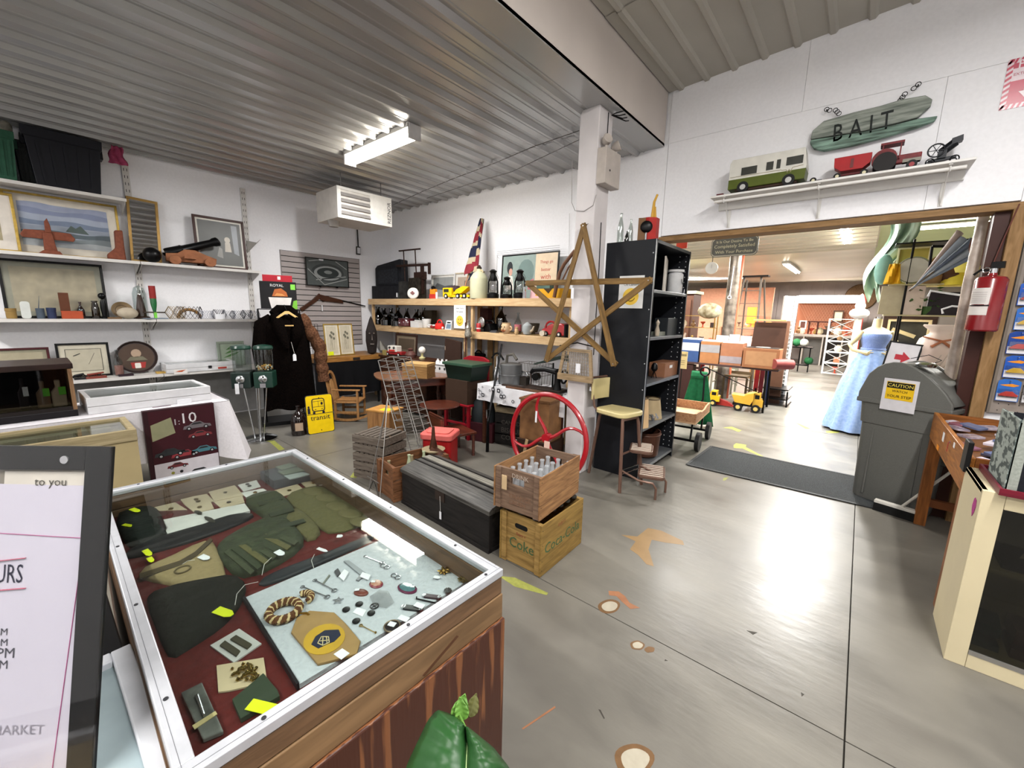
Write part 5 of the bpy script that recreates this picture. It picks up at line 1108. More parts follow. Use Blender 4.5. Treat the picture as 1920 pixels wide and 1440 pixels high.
o=TH('stadium_photo','black-framed black and white aerial photograph of a stadium on the slatwall','picture',(-7.0,3.33,1.93),L90)
wst=on(653,520,x=-7.0).y-on(573,510,x=-7.0).y;zc0=on(612,535,x=-7.0).z;zc9=on(612,487,x=-7.0).z
o.location=(-7.0,(on(653,520,x=-7.0).y+on(573,510,x=-7.0).y)/2,zc0-.02);hh=zc9-zc0+.03
frame(o,wst,hh,.014,.02,BK);q=MB().use(C('4e5352',.7)).bx(-wst/2+.01,wst/2-.01,-.012,-.004,.01,hh-.01);q.T=MT((0,-.0125,hh/2));stad(q,wst*.95,hh*.92);q.T=None;q.use(WT).bx(-wst*.2,-wst*.1,-.022,-.0205,hh*.92,hh*.97).bd('photograph',None,o)
for x in (-.2,.2):MB().bx(wst*x-.01,wst*x+.01,-.03,.01,-.02,.002).bd('hook',BM,o)
rf=TH('rifle','long old rifle with a broken-open angle hanging on the slatwall','rifle',(0,0,0));X_=-7.03
def r3(px,py,x=X_):return on(px,py,x=x)
q=MB().pz([(r3(a,b).y,r3(a,b).z) for a,b in ((562,578),(566,584),(592,566),(603,556),(598,550),(585,562))],X_-.015,X_+.015,'x');q.bd('stock',wood('4a2a1a','2c170e',8,.4,1),rf,bev=.004)
MB().pz([(r3(a,b).y,r3(a,b).z) for a,b in ((594,556),(600,552),(640,562),(644,569),(620,566),(604,564))],X_-.014,X_+.014,'x').bd('forestock',wood('4a2a1a','2c170e',8,.4,1),rf,bev=.003)
MB().c(r3(601,554),r3(685,574),.012,.009,n=10).bd('barrel',BM,rf);MB().tr(r3(606,563),.025,.004,'x',n=12,k=5).bd('trigger_guard',BM,rf)
MB().bx(X_+.016,X_+.018,r3(603,575).y-.008,r3(603,575).y+.008,r3(603,583).z,r3(603,572).z).bd('price_tag',WT,rf)
#unit heater with its brackets
hx=TH('unit_heater','white ceiling-hung unit heater with dark louvres in the corner','heater',(-5.5,3.29,2.78),L90-.02)
h0,h1,h2=on(632,352,x=-5.5),on(733,367,x=-5.5),on(733,425,x=-5.5)
hw=h1.y-h0.y;hh=.40;zb_=2.79;hx.location=(-5.5,(h0.y+h1.y)/2,zb_);
MB().bx(-hw/2,hw/2,.012,.62,.0,hh).bd('cabinet',C('c7c2bb',.45),hx,bev=.004)
ff=MB().bx(-hw/2,hw/2,0,.012,0,.04).bx(-hw/2,hw/2,0,.012,hh-.035,hh).bx(-hw/2,-hw/2+.05,0,.012,.04,hh-.035).bx(hw*.08,hw/2,0,.012,.04,hh-.035).bd('front_panel',C('d8d6d0',.35),hx,bev=.002)
MB().bx(-hw/2+.05,hw*.08,.03,.05,.04,hh-.035).bd('dark_opening',C('17151a',.7),hx)
for k in range(4):MB().bar((-hw/2+.05,.0,.075+k*.078),(hw*.08,.0,.075+k*.078),.05,.006,up=(0,-.9,.5)).bd('louvre',C('9b9794',.35,.3),hx)
m=MB();m.T=MT((hw/2-.045,-.001,hh/2-.01))@Euler((0,-PI/2,0)).to_matrix().to_4x4();m.tx('REZNOR',.1,C('1c1a1c',.5),w=hh*.72).bd('lettering',None,hx)
for x in (-.3,.3):MB().c((x,.1,hh),(x,.1,ZL-zb_-.01),.006,n=6).bd('hanger_rod',CH,hx)
MB().c((-hw/2+.08,.3,0),(-hw/2+.08,.3,-.08),.08,.06,n=16).bd('fan_motor',C('a09c96',.5),hx)
pp2=TH('gas_pipe','black gas piping running down the corner below the heater','pipe',(0,0,0));X_=-7.0
MB().tb([on(712,420,y=4.62),on(714,450,y=4.62),Ve((on(714,455,y=4.62).x,4.62,1.6))],.022,10).bd('riser',BM,pp2)
rx_=on(713,450,y=4.62).x
MB().tb([on(686,424,y=4.3),on(687,446,y=4.3),on(708,455,y=4.55)],.016,8).bd('branch',BM,pp2);MB().c(on(698,476,y=4.5),on(712,478,y=4.62),.024,n=10).bd('drip_leg',BM,pp2);MB().c(on(704,445,y=4.6),on(712,447,y=4.62),.02,n=8).bd('valve',BM,pp2)
th=on(672,470,x=-7.05);o=TH('wall_switch','white wall switch on a black conduit below the heater','switch',(-7.07,th.y,th.z),L90);MB().bx(-.035,.035,-.03,0,-.07,.07).bd('box',C('3a3836',.6),o);MB().bx(-.028,.028,-.034,-.03,-.05,.05).bd('plate',WT,o);MB().c((0,-.02,.07),(-.01,-.02,.62),.012,n=8).bd('conduit',C('2c2a2a',.5),o)
# ================================================================== back wall: pine shelf unit and everything on it
YF=4.11
su=TH('pine_shelf_unit','long pine two-by-four shelf unit along the back wall','shelf',(-4.76,YF,0))
x0,x1=-6.92+4.76,-2.55+4.76
ZA,ZBm=1.772,1.312
for zt_,hb_ in ((ZA,.10),(ZBm,.10)):
 MB().bx(x0,x1,0,.04,zt_-hb_,zt_).bd('front_beam',pine_x,su,bev=.003);MB().bx(x0,x1,.55,.59,zt_-hb_,zt_-.012).bd('rear_beam',pine_x,su)
 for k in range(2):MB().bx(x0+k*(x1-x0)/2+.002,x0+(k+1)*(x1-x0)/2-.002,.04,.60,zt_-.012,zt_).bd('deck_board',wood('b99a6c','9a7a4e',3,.6,0),su)
for xx in (-6.86,-4.42,-4.27,-2.62):
 for yy in (.042,.55):MB().bx(xx+4.76-.02,xx+4.76+.02,yy,yy+.04 if yy>.1 else yy+.045,0 if xx>-6.8 or yy>.1 else 0,ZA-.012).bd('post',pine_z,su,bev=.003)
for xx in (-4.60,-4.36):MB().bx(xx+4.76-.045,xx+4.76+.045,.53,.549,0,ZA-.1).bd('upright_board',wood('a5835a','7f5f3c',4,.6,2),su)
MB().pz([(.14,1.02),(.32,.84),(.14,.84)],-6.8+4.76,-6.79+4.76,'x').bd('gusset',C('bdb8ae',.7),su)
def top(x0,y0,x1,y1,y=4.35,zs=ZA):
 P,w,h=spot(x0,y0,x1,y1,y=y);h=max(.01,h+P.z-zs-.001);P.z=zs+.001;return P,w*.86,h
#speaker-like black case
P,w,h=top(701,488,752,560,4.36);P.x+=.08;t=TH('black_case','large worn black case with tilted lid at the left of the top shelf','case',P,.12);bc=M('scuffed_black','1b1d22',.5,scale=20,var=.5,bump=.3,col2='0c0c10')
MB().bx(-w/2,w/2,-.1,.15,0,h*.34).bd('body',bc,t,bev=.006);MB().pz([(-w*.48,h*.35),(w*.46,h*.35),(w*.46,h*.98),(w*.4,h*1.0),(-w*.40,h*.87),(-w*.48,h*.80)],-.02,.13).bd('lid',bc,t,bev=.004);MB().pz([(-w*.36,h*.4),(w*.34,h*.4),(w*.34,h*.78),(-w*.36,h*.74)],-.026,-.02).bd('front_panel',M('grimy_black','2a2d33',.4,scale=30,var=.5,col2='101114'),t)
#rusty bench-like press frame
rust=M('rusty_iron','3a2620',.6,.4,scale=40,var=.3,bump=.5)
P,w,h=top(742,466,815,560,4.32);t=TH('iron_press','rusty iron hand press frame with crossbars rising above the top shelf','tool',P)
q=lambda x,z,y=0:(w*(x-.5),y,h*z)
MB().bar(q(.03,.99),q(.67,.98),.022).bd('top_handle',rust,t)
for x in (.17,.52):MB().c(q(x+.0,.98),q(x+.05,.05),.010,n=7).bd('rod',rust,t)
MB().bar(q(-.05,.69),q(.92,.66),.05,.035).bd('cross_beam',rust,t,bev=.005);MB().bar(q(.72,.66),q(.72,.1),.045).bd('upright',rust,t);MB().bar(q(.92,.70),q(.92,.48),.035).bd('jaw',rust,t);MB().bar(q(.5,.46),q(.82,.46),.04,.12).bd('clamp',rust,t)
MB().bx(w*(.08-.5),w*(.32-.5),-.06,.06,0,h*.36).bd('canister',M('tin_grey','4e4d4b',.4,.6,scale=14,var=.3),t);MB().bx(w*(.40-.5),w*(.72-.5),-.06,.08,0,h*.42).bd('engine_block',M('brown_tin','3e3830',.5,.5,scale=18,var=.4),t)
P,w,h=top(742,538,752,560,4.2);o=TH('glass_mug','small clear glass with a white tag in front of the black case','glass',P);MB().lt([(.03,0),(.035,.1)],n=14).bd('wall',clear,o);MB().bx(.0,.03,-.04,-.037,.03,.10).bd('price_tag',WT,o)
P,w,h=top(759,537,788,561,4.16);o=TH('round_scale_dial','white round scalloped plate with a small red motif on the top shelf','plate',P,rot=(-.15,0,.7));R=h/2*.96
MB().lt([(0,-.008),(R*.6,-.01),(R*.95,-.025),(R,-.028),(R*.9,-.012),(0,0)],o=(0,0,R),n=28,axis='y').bd('plate',C('d6d4cf',.3),o).rotation_euler=(0,0,0)
q2=MB().use(C('7e3a3a',.6))
for k in range(4):q2.pz(ell(.018,.009,8,.02*math.cos(k*1.6),R+.018*math.sin(k*1.6)),.020,.024)
q2.T=None;oo=q2.bd('red_motif',None,o);oo.location.y=-.034
P,w,h=top(806,536,820,560,4.2);t=TH('toy_figure','orange and red toy figure with black hat on the top shelf','toy',P);MB().bx(-w*.48,w*.48,-.03,.03,0,h*.35).bd('legs',C('b8342c',.4),t,bev=.006);MB().bx(-w*.4,w*.4,-.025,.025,h*.35,h*.75).bd('body',C('e08a24',.4),t,bev=.006);MB().lt([(w*.22,h*.75),(w*.25,h*.9),(w*.1,h),(0,h)],n=12).bd('hat',BK,t);MB().bx(w*.55,w*.85,-.03,-.028,0,h*.5).bd('price_tag',WT,t)
def simplepic(name,lab,px,y,fc,ic,zs=ZA,cat='picture',t=.02,mw=.03,art=None):return pic(name,lab,px,0,(C(fc,.5),C('d0cec8',.7),C(ic,.7)),zs=zs+.001,wall='B',y=y,t=t,matw=mw,cat=cat,art=art,glass=False)
simplepic('framed_landscape','small white-framed grey landscape behind the yellow toy truck',(808,514,852,560),4.60,'cfd0d0','8e9190',art=lambda mb,a,b:mb.use(C('55585a',.7)).pz([(-a*.5,-b*.1),(a*.5,-b*.2),(a*.5,b*.1),(a*.1,b*.05),(-a*.3,b*.22)],-.001,0))
simplepic('cream_framed_print','cream-framed brown print leaning behind the flag',(851,510,906,560),4.62,'b9ad98','a8998a',mw=.05,art=lambda mb,a,b:mb.use(C('7a6a5e',.7)).bx(-a*.2,a*.2,-.001,0,-b*.3,b*.3))
P,w,h=top(826,534,862,560,4.3);yel=C('e3bb14',.35)
def wheel(mb,x,y,r,wd=.02,hub='d8d4cc'):
 mb.use(C('1a1a1b',.6)).lt([(r*.5,-wd/2),(r,-wd/2),(r,wd/2),(r*.5,wd/2)],o=(x,y,r),n=16,axis='y').use(C(hub,.4)).lt([(0,-wd/2-.001),(r*.5,-wd/2-.001),(r*.5,wd/2+.001),(0,wd/2+.001)],o=(x,y,r),n=12,axis='y');return mb
P,w,h=top(828,536,886,560,4.22)
t=TH('toy_cement_truck','yellow toy truck with dark drum and raised yellow bed on the top shelf','toy truck',P,.05)
MB().bx(-w*.42,-w*.10,-.06,.06,h*.18,h*.85).bd('cab',yel,t,bev=.008);MB().bx(-w*.38,-w*.2,-.062,-.06,h*.5,h*.75).bd('cab_window',C('2c2c20',.3),t);MB().bx(-w*.42,w*.5,-.05,.05,h*.12,h*.3).bd('chassis',yel,t)
MB().pz([(-w*.08,h*.32),(w*.22,h*.4),(w*.5,h*.9),(w*.28,h*.95),(w*.05,h*.7)],-.055,.055).bd('bed',yel,t,bev=.003);MB().lt([(.0,-w*.32),(.04,-w*.3),(.06,-w*.1),(.05,w*.05),(0,w*.1)],o=(-w*.05,.03,h*.75),n=12,axis='x').bd('drum',C('3c2f33',.5),t)
for x in (-.3,.12,.35):
 for s in (-1,1):wheel(MB(),w*x,s*.055,h*.2).bd('wheel',None,t)
#flag in front of the jug
fb_,ft=on(866,560,y=4.22),on(905,410,y=4.60)
t=TH('furled_flag','furled union flag on a wooden stick leaning against the back wall','flag',fb_);d=ft-fb_;d.z=d.z
t.location=(fb_.x,fb_.y,ZA+.002);d=ft-Ve(t.location)
MB().c((0,0,0),tuple(d),.008,n=8).bd('stick',C('a9785a',.5),t)
navy,redc,crmc=C('1b2038',.8),C('7c2630',.8),C('ab9f84',.8)
q=MB();N1,N2=16,34
def flagp(u,v):
 c_=Ve(d)*(.27+.73*v);rr=(.02+.16*(1-v)**.8) if v>.04 else .10+v*1.2;a=u*PI*1.9+v*1.2
 return c_+Ve((rr*.8*(1-math.cos(a))*.7-.02+rr*.3*math.sin(3*a),.035*math.sin(a*2)+.0,-.05*math.sin(a)*(1-v)))
for j in range(N2):
 for i in range(N1):
  u0,u1,v0,v1=i/N1,(i+1)/N1,j/N2,(j+1)/N2
  dg=(i/N1*.7+j/N2*1.9)%1.0
  q.use(navy if .08<dg<.42 else (crmc if dg<.08 or .42<=dg<.56 or dg>.9 else redc));q.add([flagp(u0,v0),flagp(u1,v0),flagp(u1,v1),flagp(u0,v1)],[(0,1,2,3)])
q.bd('cloth',None,t,smooth=0,solid=.004)
#stoneware jug
P,w,h=top(884,504,912,560,4.22);t=TH('stoneware_jug','large cream stoneware jug with brown stopper on the top shelf','jug',P);R=w*.5
MB().lt([(R*.98,0),(R,.01),(R,h*.66),(R*.96,h*.70),(R*.62,h*.86),(R*.28,h*.92),(R*.25,h)],n=24).bd('body',M('stoneware','b8b799',.35,scale=10,var=.04),t);MB().lt([(R*.22,h*.96),(R*.3,h*1.03),(R*.1,h*1.12),(0,h*1.12)],n=10).bd('stopper',C('3a2a20',.4),t);MB().tr((R*.35,0,h*.88),R*.22,.012,'y',n=12,k=6).bd('handle',C('b8a986',.4),t)
#lanterns
def lantern(px,lab,y=4.2,milky=False):
 P,w,h=top(*px,y);t=TH('oil_lantern',lab,'lantern',P,group=None);R=w/2*.80
 MB().lt([(R*.95,0),(R,h*.03),(R,h*.14),(R*.8,h*.19),(R*.35,h*.21),(0,h*.21)],n=18).bd('fuel_tank',BK,t)
 MB().lt([(R*.5,h*.22),(R*.66,h*.34),(R*.62,h*.46),(R*.42,h*.60)],n=16).bd('glass_globe',GL('lantern_glass','c9bfc0' if not milky else 'e0e0e0',.8,.08,.18),t)
 MB().lt([(R*.52,h*.58),(R*.56,h*.62),(R*.6,h*.72),(R*.45,h*.80),(R*.5,h*.86),(R*.65,h*.90),(R*.3,h*.96),(0,h*.97)],n=16).bd('chimney',BK,t)
 for s in (-1,1):MB().tb([(s*R*.9,0,h*.08),(s*R*1.05,0,h*.2),(s*R*1.0,0,h*.55),(s*R*.7,0,h*.70),(s*R*.5,0,h*.72)],.011,7).bd('side_tube',BK,t)
 MB().tr((0,0,h*.62),R*1.15,.0025,'y',a0=.1,a1=PI-.1,n=18,k=5).bd('bail',BM,t)
 return t
lantern((912,503,936,560),'tallest black oil lantern beside the stoneware jug',milky=True);lantern((938,517,962,560),'small black oil lantern between two taller ones');lantern((961,503,987,560),'black oil lantern with round glass in front of the cola poster')
P,w,h=top(978,538,988,560,4.14);o=MB().c((0,0,h*.6),(0,0,h),.02,n=10).bx(-.02,.02,-.01,.01,0,h*.6).bd('small_valve',CH,loc=P);tag(o,'small silver metal fitting right of the lanterns','fitting')
#cola poster in wire-edged frame
def coke(mb,a,b):
 mb.use(C('8fa09a',.7)).bx(-a*.5,a*.12,-.001,0,-b/2,b/2).use(C('6f8480',.7)).pz(ell(a*.15,b*.3,14,-a*.05,b*.1),-.002,-.001).use(C('2e3134',.7)).pz(ell(a*.055,b*.15,12,-a*.36,b*.22),-.003,-.002).use(C('c49a8a',.7)).pz(ell(a*.035,b*.09,10,-a*.34,b*.12),-.004,-.003).use(C('d5d0c8',.7)).pz([(-a*.44,-b*.3),(-a*.26,-b*.3),(-a*.30,b*.02),(-a*.38,b*.04)],-.003,-.002).use(C('b96a72',.7)).pz([(a*.0,-b*.3),(a*.11,-b*.3),(a*.1,-b*.05),(a*.02,-b*.1)],-.003,-.002)
 mb.use(C('dcc6a8',.7)).bx(a*.12,a*.5,-.002,0,-b/2,b/2);T0=mb.T.copy()
 for s_,z,ww in (('Things go',.30,.22),('better',.14,.16),('with',-.02,.17),('Coke',-.22,.30)):mb.T=T0@MT((a*.31,-.003,b*z));mb.tx(s_,.1,C('b8483c',.6),w=a*ww)
 mb.T=T0
pst=pic('cola_poster','black-framed cola advertisement with a girl and red lettering',(936,474,1041,560),0,(BK,C('8fa09a',.7),C('8fa09a',.7)),zs=ZA+.001,wall='B',y=4.56,t=.018,matw=.0,art=coke,cat='poster')
P,w,h=spot(928,470,1041,560,y=4.60)
q=MB()
for zz_ in (.0,.025,.05):q.c((-w*.53,0,P.z-ZA+h+zz_*1.0-.02),(w*.49,.0,P.z-ZA+h+zz_*1.0-.02),.002,n=4)
q.c((-w*.53,0,0),(-w*.53,0,h),.002,n=4).c((-w*.53,0,h-.02),(-w*.47,-.03,h-.06),.002,n=4);o=q.bd('wire_rack',BM,loc=(P.x,4.63,ZA+.001));tag(o,'thin wire rack standing round the cola poster','rack')
P,w,h=top(1003,538,1068,560,4.3);t=TH('yellow_carton','open orange-yellow carton at the right end of the top shelf','box',P);MB().bx(-w*.42,w*.5,-.1,.08,0,h*.82).bd('carton',C('d19a1a',.6),t);MB().bx(-w*.40,w*.48,-.09,.07,h*.82,h*.83).bd('dark_inside',dark,t);MB().pz([(-w*.15,h*.84),(w*.15,h*.84),(w*.02,h*.4)],-.102,-.1).bd('dark_notch',C('3a2a14',.6),t)
P,w,h=top(1010,532,1040,545,4.36);o=MB().bx(-w/2,w/2,-.05,.05,0,.20).bd('teal_box',C('5f7a70',.6),loc=P+Ve((-.14,.16,0)));tag(o,'small grey-green box behind the yellow carton','box')
P,w,h=top(992,545,1012,560,4.2);o=MB().bx(-w/2,w/2,-.006,.006,0,h*1.2).bd('pink_card',C('c9a0a4',.6),loc=P,rot=(-.2,0,0));tag(o,'pink and white card leaning between the lanterns and carton','card')
t=TH('bent_wood_hoop','curved brown wooden hoop leaning behind the star','hoop',(-2.95,4.15,ZA));a_,b_,c_=(on(x,y,y=4.15)-Ve((-2.95,4.15,ZA)) for x,y in ((1044,533),(1058,495),(1078,470)))
MB().tb([Ve((a_.x-.03,0,.01)),a_,a_.lerp(b_,.5)+Ve((-.01,0,.02)),b_,c_],.022,8).bd('hoop',C('6e4c38',.5),t);MB().tb([a_+Ve((.05,0,-.0)),b_+Ve((.06,0,-.04)),c_+Ve((.05,0,-.05))],.010,8).bd('inner_hoop',C('6e4c38',.5),t)
#middle shelf
def mid(x0,y0,x1,y1,y=4.25):return top(x0,y0,x1,y1,y,ZBm)
for px,lab,mt,y,nk in (((703,575,716,611),'tall dark green bottle against the left post of the pine unit',greeng,4.3,.3),((713,578,728,611),'second dark green bottle from the left post',darkg,4.5,.3),((718,590,732,612),'short dark bottle in front at the left',darkg,4.2,.45),((728,578,740,611),'third tall green bottle on the middle shelf',greeng,4.5,.3),((733,588,744,612),'squat aqua jar left of the maroon pot',aqua,4.3,.7),((741,577,753,611),'tall aqua bottle behind the aqua jar',greeng,4.52,.3),((737,593,752,613),'pale aqua bottle in front beside the maroon pot',aqua,4.18,.5),((759,578,768,612),'brown bottle behind the maroon pot',GL('brown_bottle','3a2a1c',.6,.05,.1),4.5,.35),((776,580,788,612),'dark olive bottle right of the maroon pot',darkg,4.5,.35),((782,586,792,613),'pale green bottle beside the white boxes',GL('pale_green','9aa88a',.6,.06,.1),4.35,.35),((790,577,800,612),'tall black bottle behind the white mug',darkg,4.52,.35),
  ((931,573,948,617),'large dark wine bottle right of the metronome-like black item',darkg,4.4,.28),((939,590,952,618),'clear bottle beside the large dark bottle',GL('smoke','8a857c',.6,.06,.1),4.5,.4)):
 bottle(px,lab,mt,ZBm+.001,plane=dict(y=y),neck=nk)
bottle((965,586,977,622),'cola bottle with pinkish label on the middle shelf',clear,ZBm+.001,plane=dict(y=4.2),neck=.3,label_c='b86a70',liquid='5a2a22')
P,w,h=mid(752,597,774,613,4.22);t=TH('maroon_pot','maroon glazed pot on the middle shelf','pot',P);MB().lt([(w*.42,0),(w*.5,h*.1),(w*.52,h*.6),(w*.46,h*.85),(w*.5,h*.9),(w*.5,h),(w*.4,h)],n=20).bd('bowl',M('maroon_glaze','4a161c',.2,coat=.5),t);MB().bx(-.01,.01,-w*.53,-w*.525,h*.4,h*.55).bd('price_sticker',WT,t)
for px,lab,y in (((774,602,792,614),'white carton left of the white mug',4.18),((782,600,795,612),'slanting white carton behind the front one',4.3)):
 P,w,h=mid(*px,y);o=MB().pz([(-w/2,0),(w/2,0),(w/2,h*.85),(-w/2,h)],-.06,.06).bd('white_carton',C('cfcdca',.5),loc=P);tag(o,lab,'box')
P,w,h=mid(793,598,807,611,4.22);t=TH('white_mug','white china mug on the middle shelf','mug',P);MB().lt([(w*.3,0),(w*.36,h*.1),(w*.45,h),(w*.40,h),(w*.3,h*.1)],n=18).bd('cup',C('dad9d6',.3),t);MB().tr((-w*.42,0,h*.5),h*.25,.008,'y',n=14,k=6).bd('handle',C('dad9d6',.3),t)
P,w,h=mid(801,604,818,616,4.16)
for k,(dx,c_,lab) in en_(((-.06,'d2ceca','white fluffy-edged baby shoe on the middle shelf'),(.03,'8a2a2a','red and white baby shoe beside the white one'))):
 o=TH('baby_shoe',lab,'shoe',P+Ve((dx,0,0)),.5*k);MB().sph((0,0,.03),.035,12,8,(1.4,.8,.8)).bd('shoe',C(c_,.7),o);MB().tr((.02,0,.052),.022,.012,n=14,k=6).bd('cuff',C('d8d6d2',.9),o)
P,w,h=mid(817,600,832,617,4.17);t=TH('red_toy_telephone','bright red toy with handle and white feet on the middle shelf','toy',P);MB().lt([(w*.45,0),(w*.5,h*.2),(w*.4,h*.6),(w*.3,h*.65),(0,h*.66)],n=16).bd('body',C('d22a24',.35),t);MB().tr((0,0,h*.6),w*.34,.01,'y',a0=0,a1=PI,n=12,k=6).bd('handle',C('d22a24',.35),t);
for s in (-1,1):MB().sph((s*w*.5,-.01,.02),.02,8,6).bd('foot',C('dcdad6',.5),t)
P,w,h=mid(834,601,852,617,4.16);t=TH('toy_appliance','small white toy radio with blue-grey screen on the middle shelf','toy',P);MB().pz([(-w*.45,0),(w*.35,0),(w*.45,h),(-w*.2,h)],-.03,.03).bd('case',C('d5d7d8',.4),t,bev=.003);MB().pz([(-w*.25,h*.12),(w*.3,h*.12),(w*.36,h*.62),(-w*.15,h*.62)],-.032,-.03).bd('screen',C('71879a',.3),t);MB().bx(-w*.1,w*.3,-.032,-.03,h*.72,h*.85).bd('handle_slot',dark,t)
P,w,h=mid(797,585,816,600,4.55);o=MB().bx(-w/2,w/2,-.05,.05,0,.28).bd('brown_tin',C('3f3628',.5),loc=P);tag(o,'dark brown tin box at the back of the middle shelf','tin')
#smile notice on the post
P=on(862,572,y=4.105);Pb=on(862,616,y=4.105);wn=on(873,590,y=4.105).x-on(851,590,y=4.105).x;hn=P.z-Pb.z
t=TH('camera_notice','white notice with yellow smiling face fixed to the pine post','notice',(P.x,4.108,Pb.z));MB().bx(-wn/2,wn/2,-.003,0,0,hn).bd('sheet',C('dcdcda',.6),t)
def smile(mb,r,cx,cz,y,f=0):
 mb.use(C('e3bd4a',.6)).pz(ell(r,r,24,cx,cz),y-.001,y).use(C('8a6a1e',.6))
 for s in (-1,1):mb.pz(ell(r*.1,r*.18,8,cx+s*r*.3,cz+r*.25),y-.002,y-.001)
 P_=[(cx+r*.6*math.cos(a),cz+r*.6*math.sin(a)) for a in [PI+PI*.1+PI*.8*i/8 for i in range(9)]]+[(cx+r*.5*math.cos(a),cz+r*.45*math.sin(a)) for a in [2*PI-PI*.1-PI*.8*i/8 for i in range(9)]]
 return mb.pz(P_,y-.002,y-.001)
q=smile(MB(),wn*.3,0,hn*.33,-.003);q.T=MT((0,-.0035,hn*.86));q.tx('Smile, You\'re',.1,C('4a4a4c',.6),w=wn*.62);q.T=MT((0,-.0035,hn*.72));q.tx('On Camera',.1,C('4a4a4c',.6),w=wn*.55);q.bd('printing',None,t)
P=on(878,575,y=4.09);
t=TH('pressure_lamp','silver brass-topped bulb lamp clipped on a long dark pole before the shelf','lamp',(on(878,618,y=4.0).x,4.0,1.22));MB().lt([(.02,0),(.05,.03),(.055,.06),(.04,.11),(.045,.15),(.02,.19),(.012,.23),(.02,.25),(0,.26)],n=16).bd('lamp_body',M('mottled_silver','aaa69a',.3,.5,scale=50,var=.3),t);MB().c((-.05,.0,-1.2),(-.055,0,.22),.010,n=7).bd('pole',C('4a2a20',.5),t)
#right bay of the middle shelf
P,w,h=mid(894,592,911,617,4.2);t=TH('silver_clock','round silver mirror-like clock beside a cola can','clock',P,-.2);MB().lt([(0,-.01),(w*.35,-.012),(w*.4,0),(0,.01)],o=(0,0,h*.58),n=24,axis='y').bd('face',C('c9cccb',.15,.7),t);MB().tr((0,0,h*.58),w*.42,.012,'y',n=22,k=6).bd('rim',C('a9aaa6',.3,.8),t);MB().bx(-.03,.03,-.02,.02,0,h*.2).bd('foot',C('6a6c6c',.3,.8),t)
P,w,h=mid(893,607,902,618,4.15);o=MB().use(C('b02a2e',.3)).lt([(.030,0),(.033,.005),(.033,.04)],n=16).use(C('d8d4d2',.3)).lt([(.0331,.04),(.0331,.055)],n=16).use(C('b02a2e',.3)).lt([(.033,.055),(.033,.11),(.028,.12),(0,.12)],n=16).bd('cola_can',None,loc=P);tag(o,'red and white cola can in front of the silver clock','can')
P,w,h=mid(905,600,929,618,4.3);t=TH('black_telephone','dark old telephone on the middle shelf','telephone',P);MB().pz([(-w*.5,0),(w*.5,0),(w*.32,h*.7),(-w*.32,h*.7)],-.08,.08).bd('body',BK,t,bev=.008);MB().tb([(-w*.45,0,h*.75),(-w*.3,0,h*.95),(w*.3,0,h*.95),(w*.45,0,h*.75)],.016,8).bd('receiver',BK,t);MB().lt([(0,-.1),(.04,-.1),(.04,-.07)],o=(0,0,h*.4),n=14,axis='y').bd('dial',C('5a5a5a',.4,.4),t)
P,w,h=mid(903,582,920,600,4.55);o=MB().bx(-w/2,w/2,-.05,.04,0,.33).bd('red_book_box',C('3c1a18',.5),loc=P);tag(o,'dark red upright box at the back behind the telephone','box')
P,w,h=mid(920,614,934,619,4.16);o=MB().bx(-w/2,w/2,-.03,.03,0,.02).c((-w*.5,0,.02),(w*.4,0,.03),.008,n=6).bd('steel_plane',C('7b7c80',.3,.8),loc=P);tag(o,'small flat steel tool lying before the dark bottle','tool')
#character jug
P,w,h=mid(940,605,958,624,4.15);t=TH('face_jug','cream jug shaped like a moustached face on the middle shelf','jug',P);R=w*.48;cj=C('d3b48e',.35)
MB().lt([(R*.55,0),(R*.7,h*.08),(R,h*.4),(R*.95,h*.75),(R*.8,h*.92),(R*.9,h),(R*.8,h)],n=20).bd('head',cj,t)
q=MB().use(C('b86a3c',.4))
for s in (-1,1):q.sph((s*R*.3,-R*.88,h*.30),.014,8,6,(1.6,.6,.6)).use(C('2c221c',.4)).sph((s*R*.32,-R*.92,h*.62),.008,8,6).use(C('b86a3c',.4))
q.use(cj).sph((0,-R*1.02,h*.45),.018,8,6,(.8,1,1.1)).use(C('8a3a2a',.4)).sph((0,-R*.9,h*.2),.012,8,6,(1.6,.5,.5)).bd('features',None,t)
MB().tr((R*1.0,0,h*.5),R*.35,.010,'y',n=14,k=6).bd('handle',cj,t)
P,w,h=mid(964,614,973,625,4.12);o=MB().lt([(.02,0),(.03,.02),(.024,.06),(.018,.07),(.022,.09),(0,.10)],n=12).bd('small_figurine',C('c9a87a',.4),loc=P);tag(o,'small cream figurine in front of the cola bottle','figurine')
P,w,h=mid(979,604,998,624,4.18);t=TH('grey_teapot','round pale grey-blue pot on its side by a wooden spoon','pot',P);MB().lt([(.02,0),(w*.35,h*.06),(w*.48,h*.4),(w*.42,h*.75),(w*.2,h*.92),(w*.06,h),(0,h)],n=20).bd('pot',C('a4a9a9',.35),t);MB().tb([(w*.4,0,h*.3),(w*.7,-.02,h*.4),(w*.85,-.02,h*.7)],[.02,.014,.01],8).bd('spout',C('c2b6a2',.4),t)
P,w,h=mid(985,606,1012,624,4.4);o=MB().lt([(.05,0),(w*.3,h*.1),(w*.42,h*.7),(w*.45,h),(w*.4,h)],n=18).bd('grey_bowl',C('4c4840',.5),loc=P);tag(o,'dark grey bowl behind the pale pot','bowl')
P,w,h=mid(1005,618,1024,626,4.15);t=TH('wooden_mallet','dark wooden mallet with a pale round end on the middle shelf','mallet',P,.1);MB().c((-w*.6,0,.03),(w*.3,0,.03),.012,n=8).bd('handle',C('3a2620',.5),t);MB().c((w*.2,-.03,.035),(w*.2,.05,.035),.035,n=14).bd('head',C('d0c4b0',.5),t)
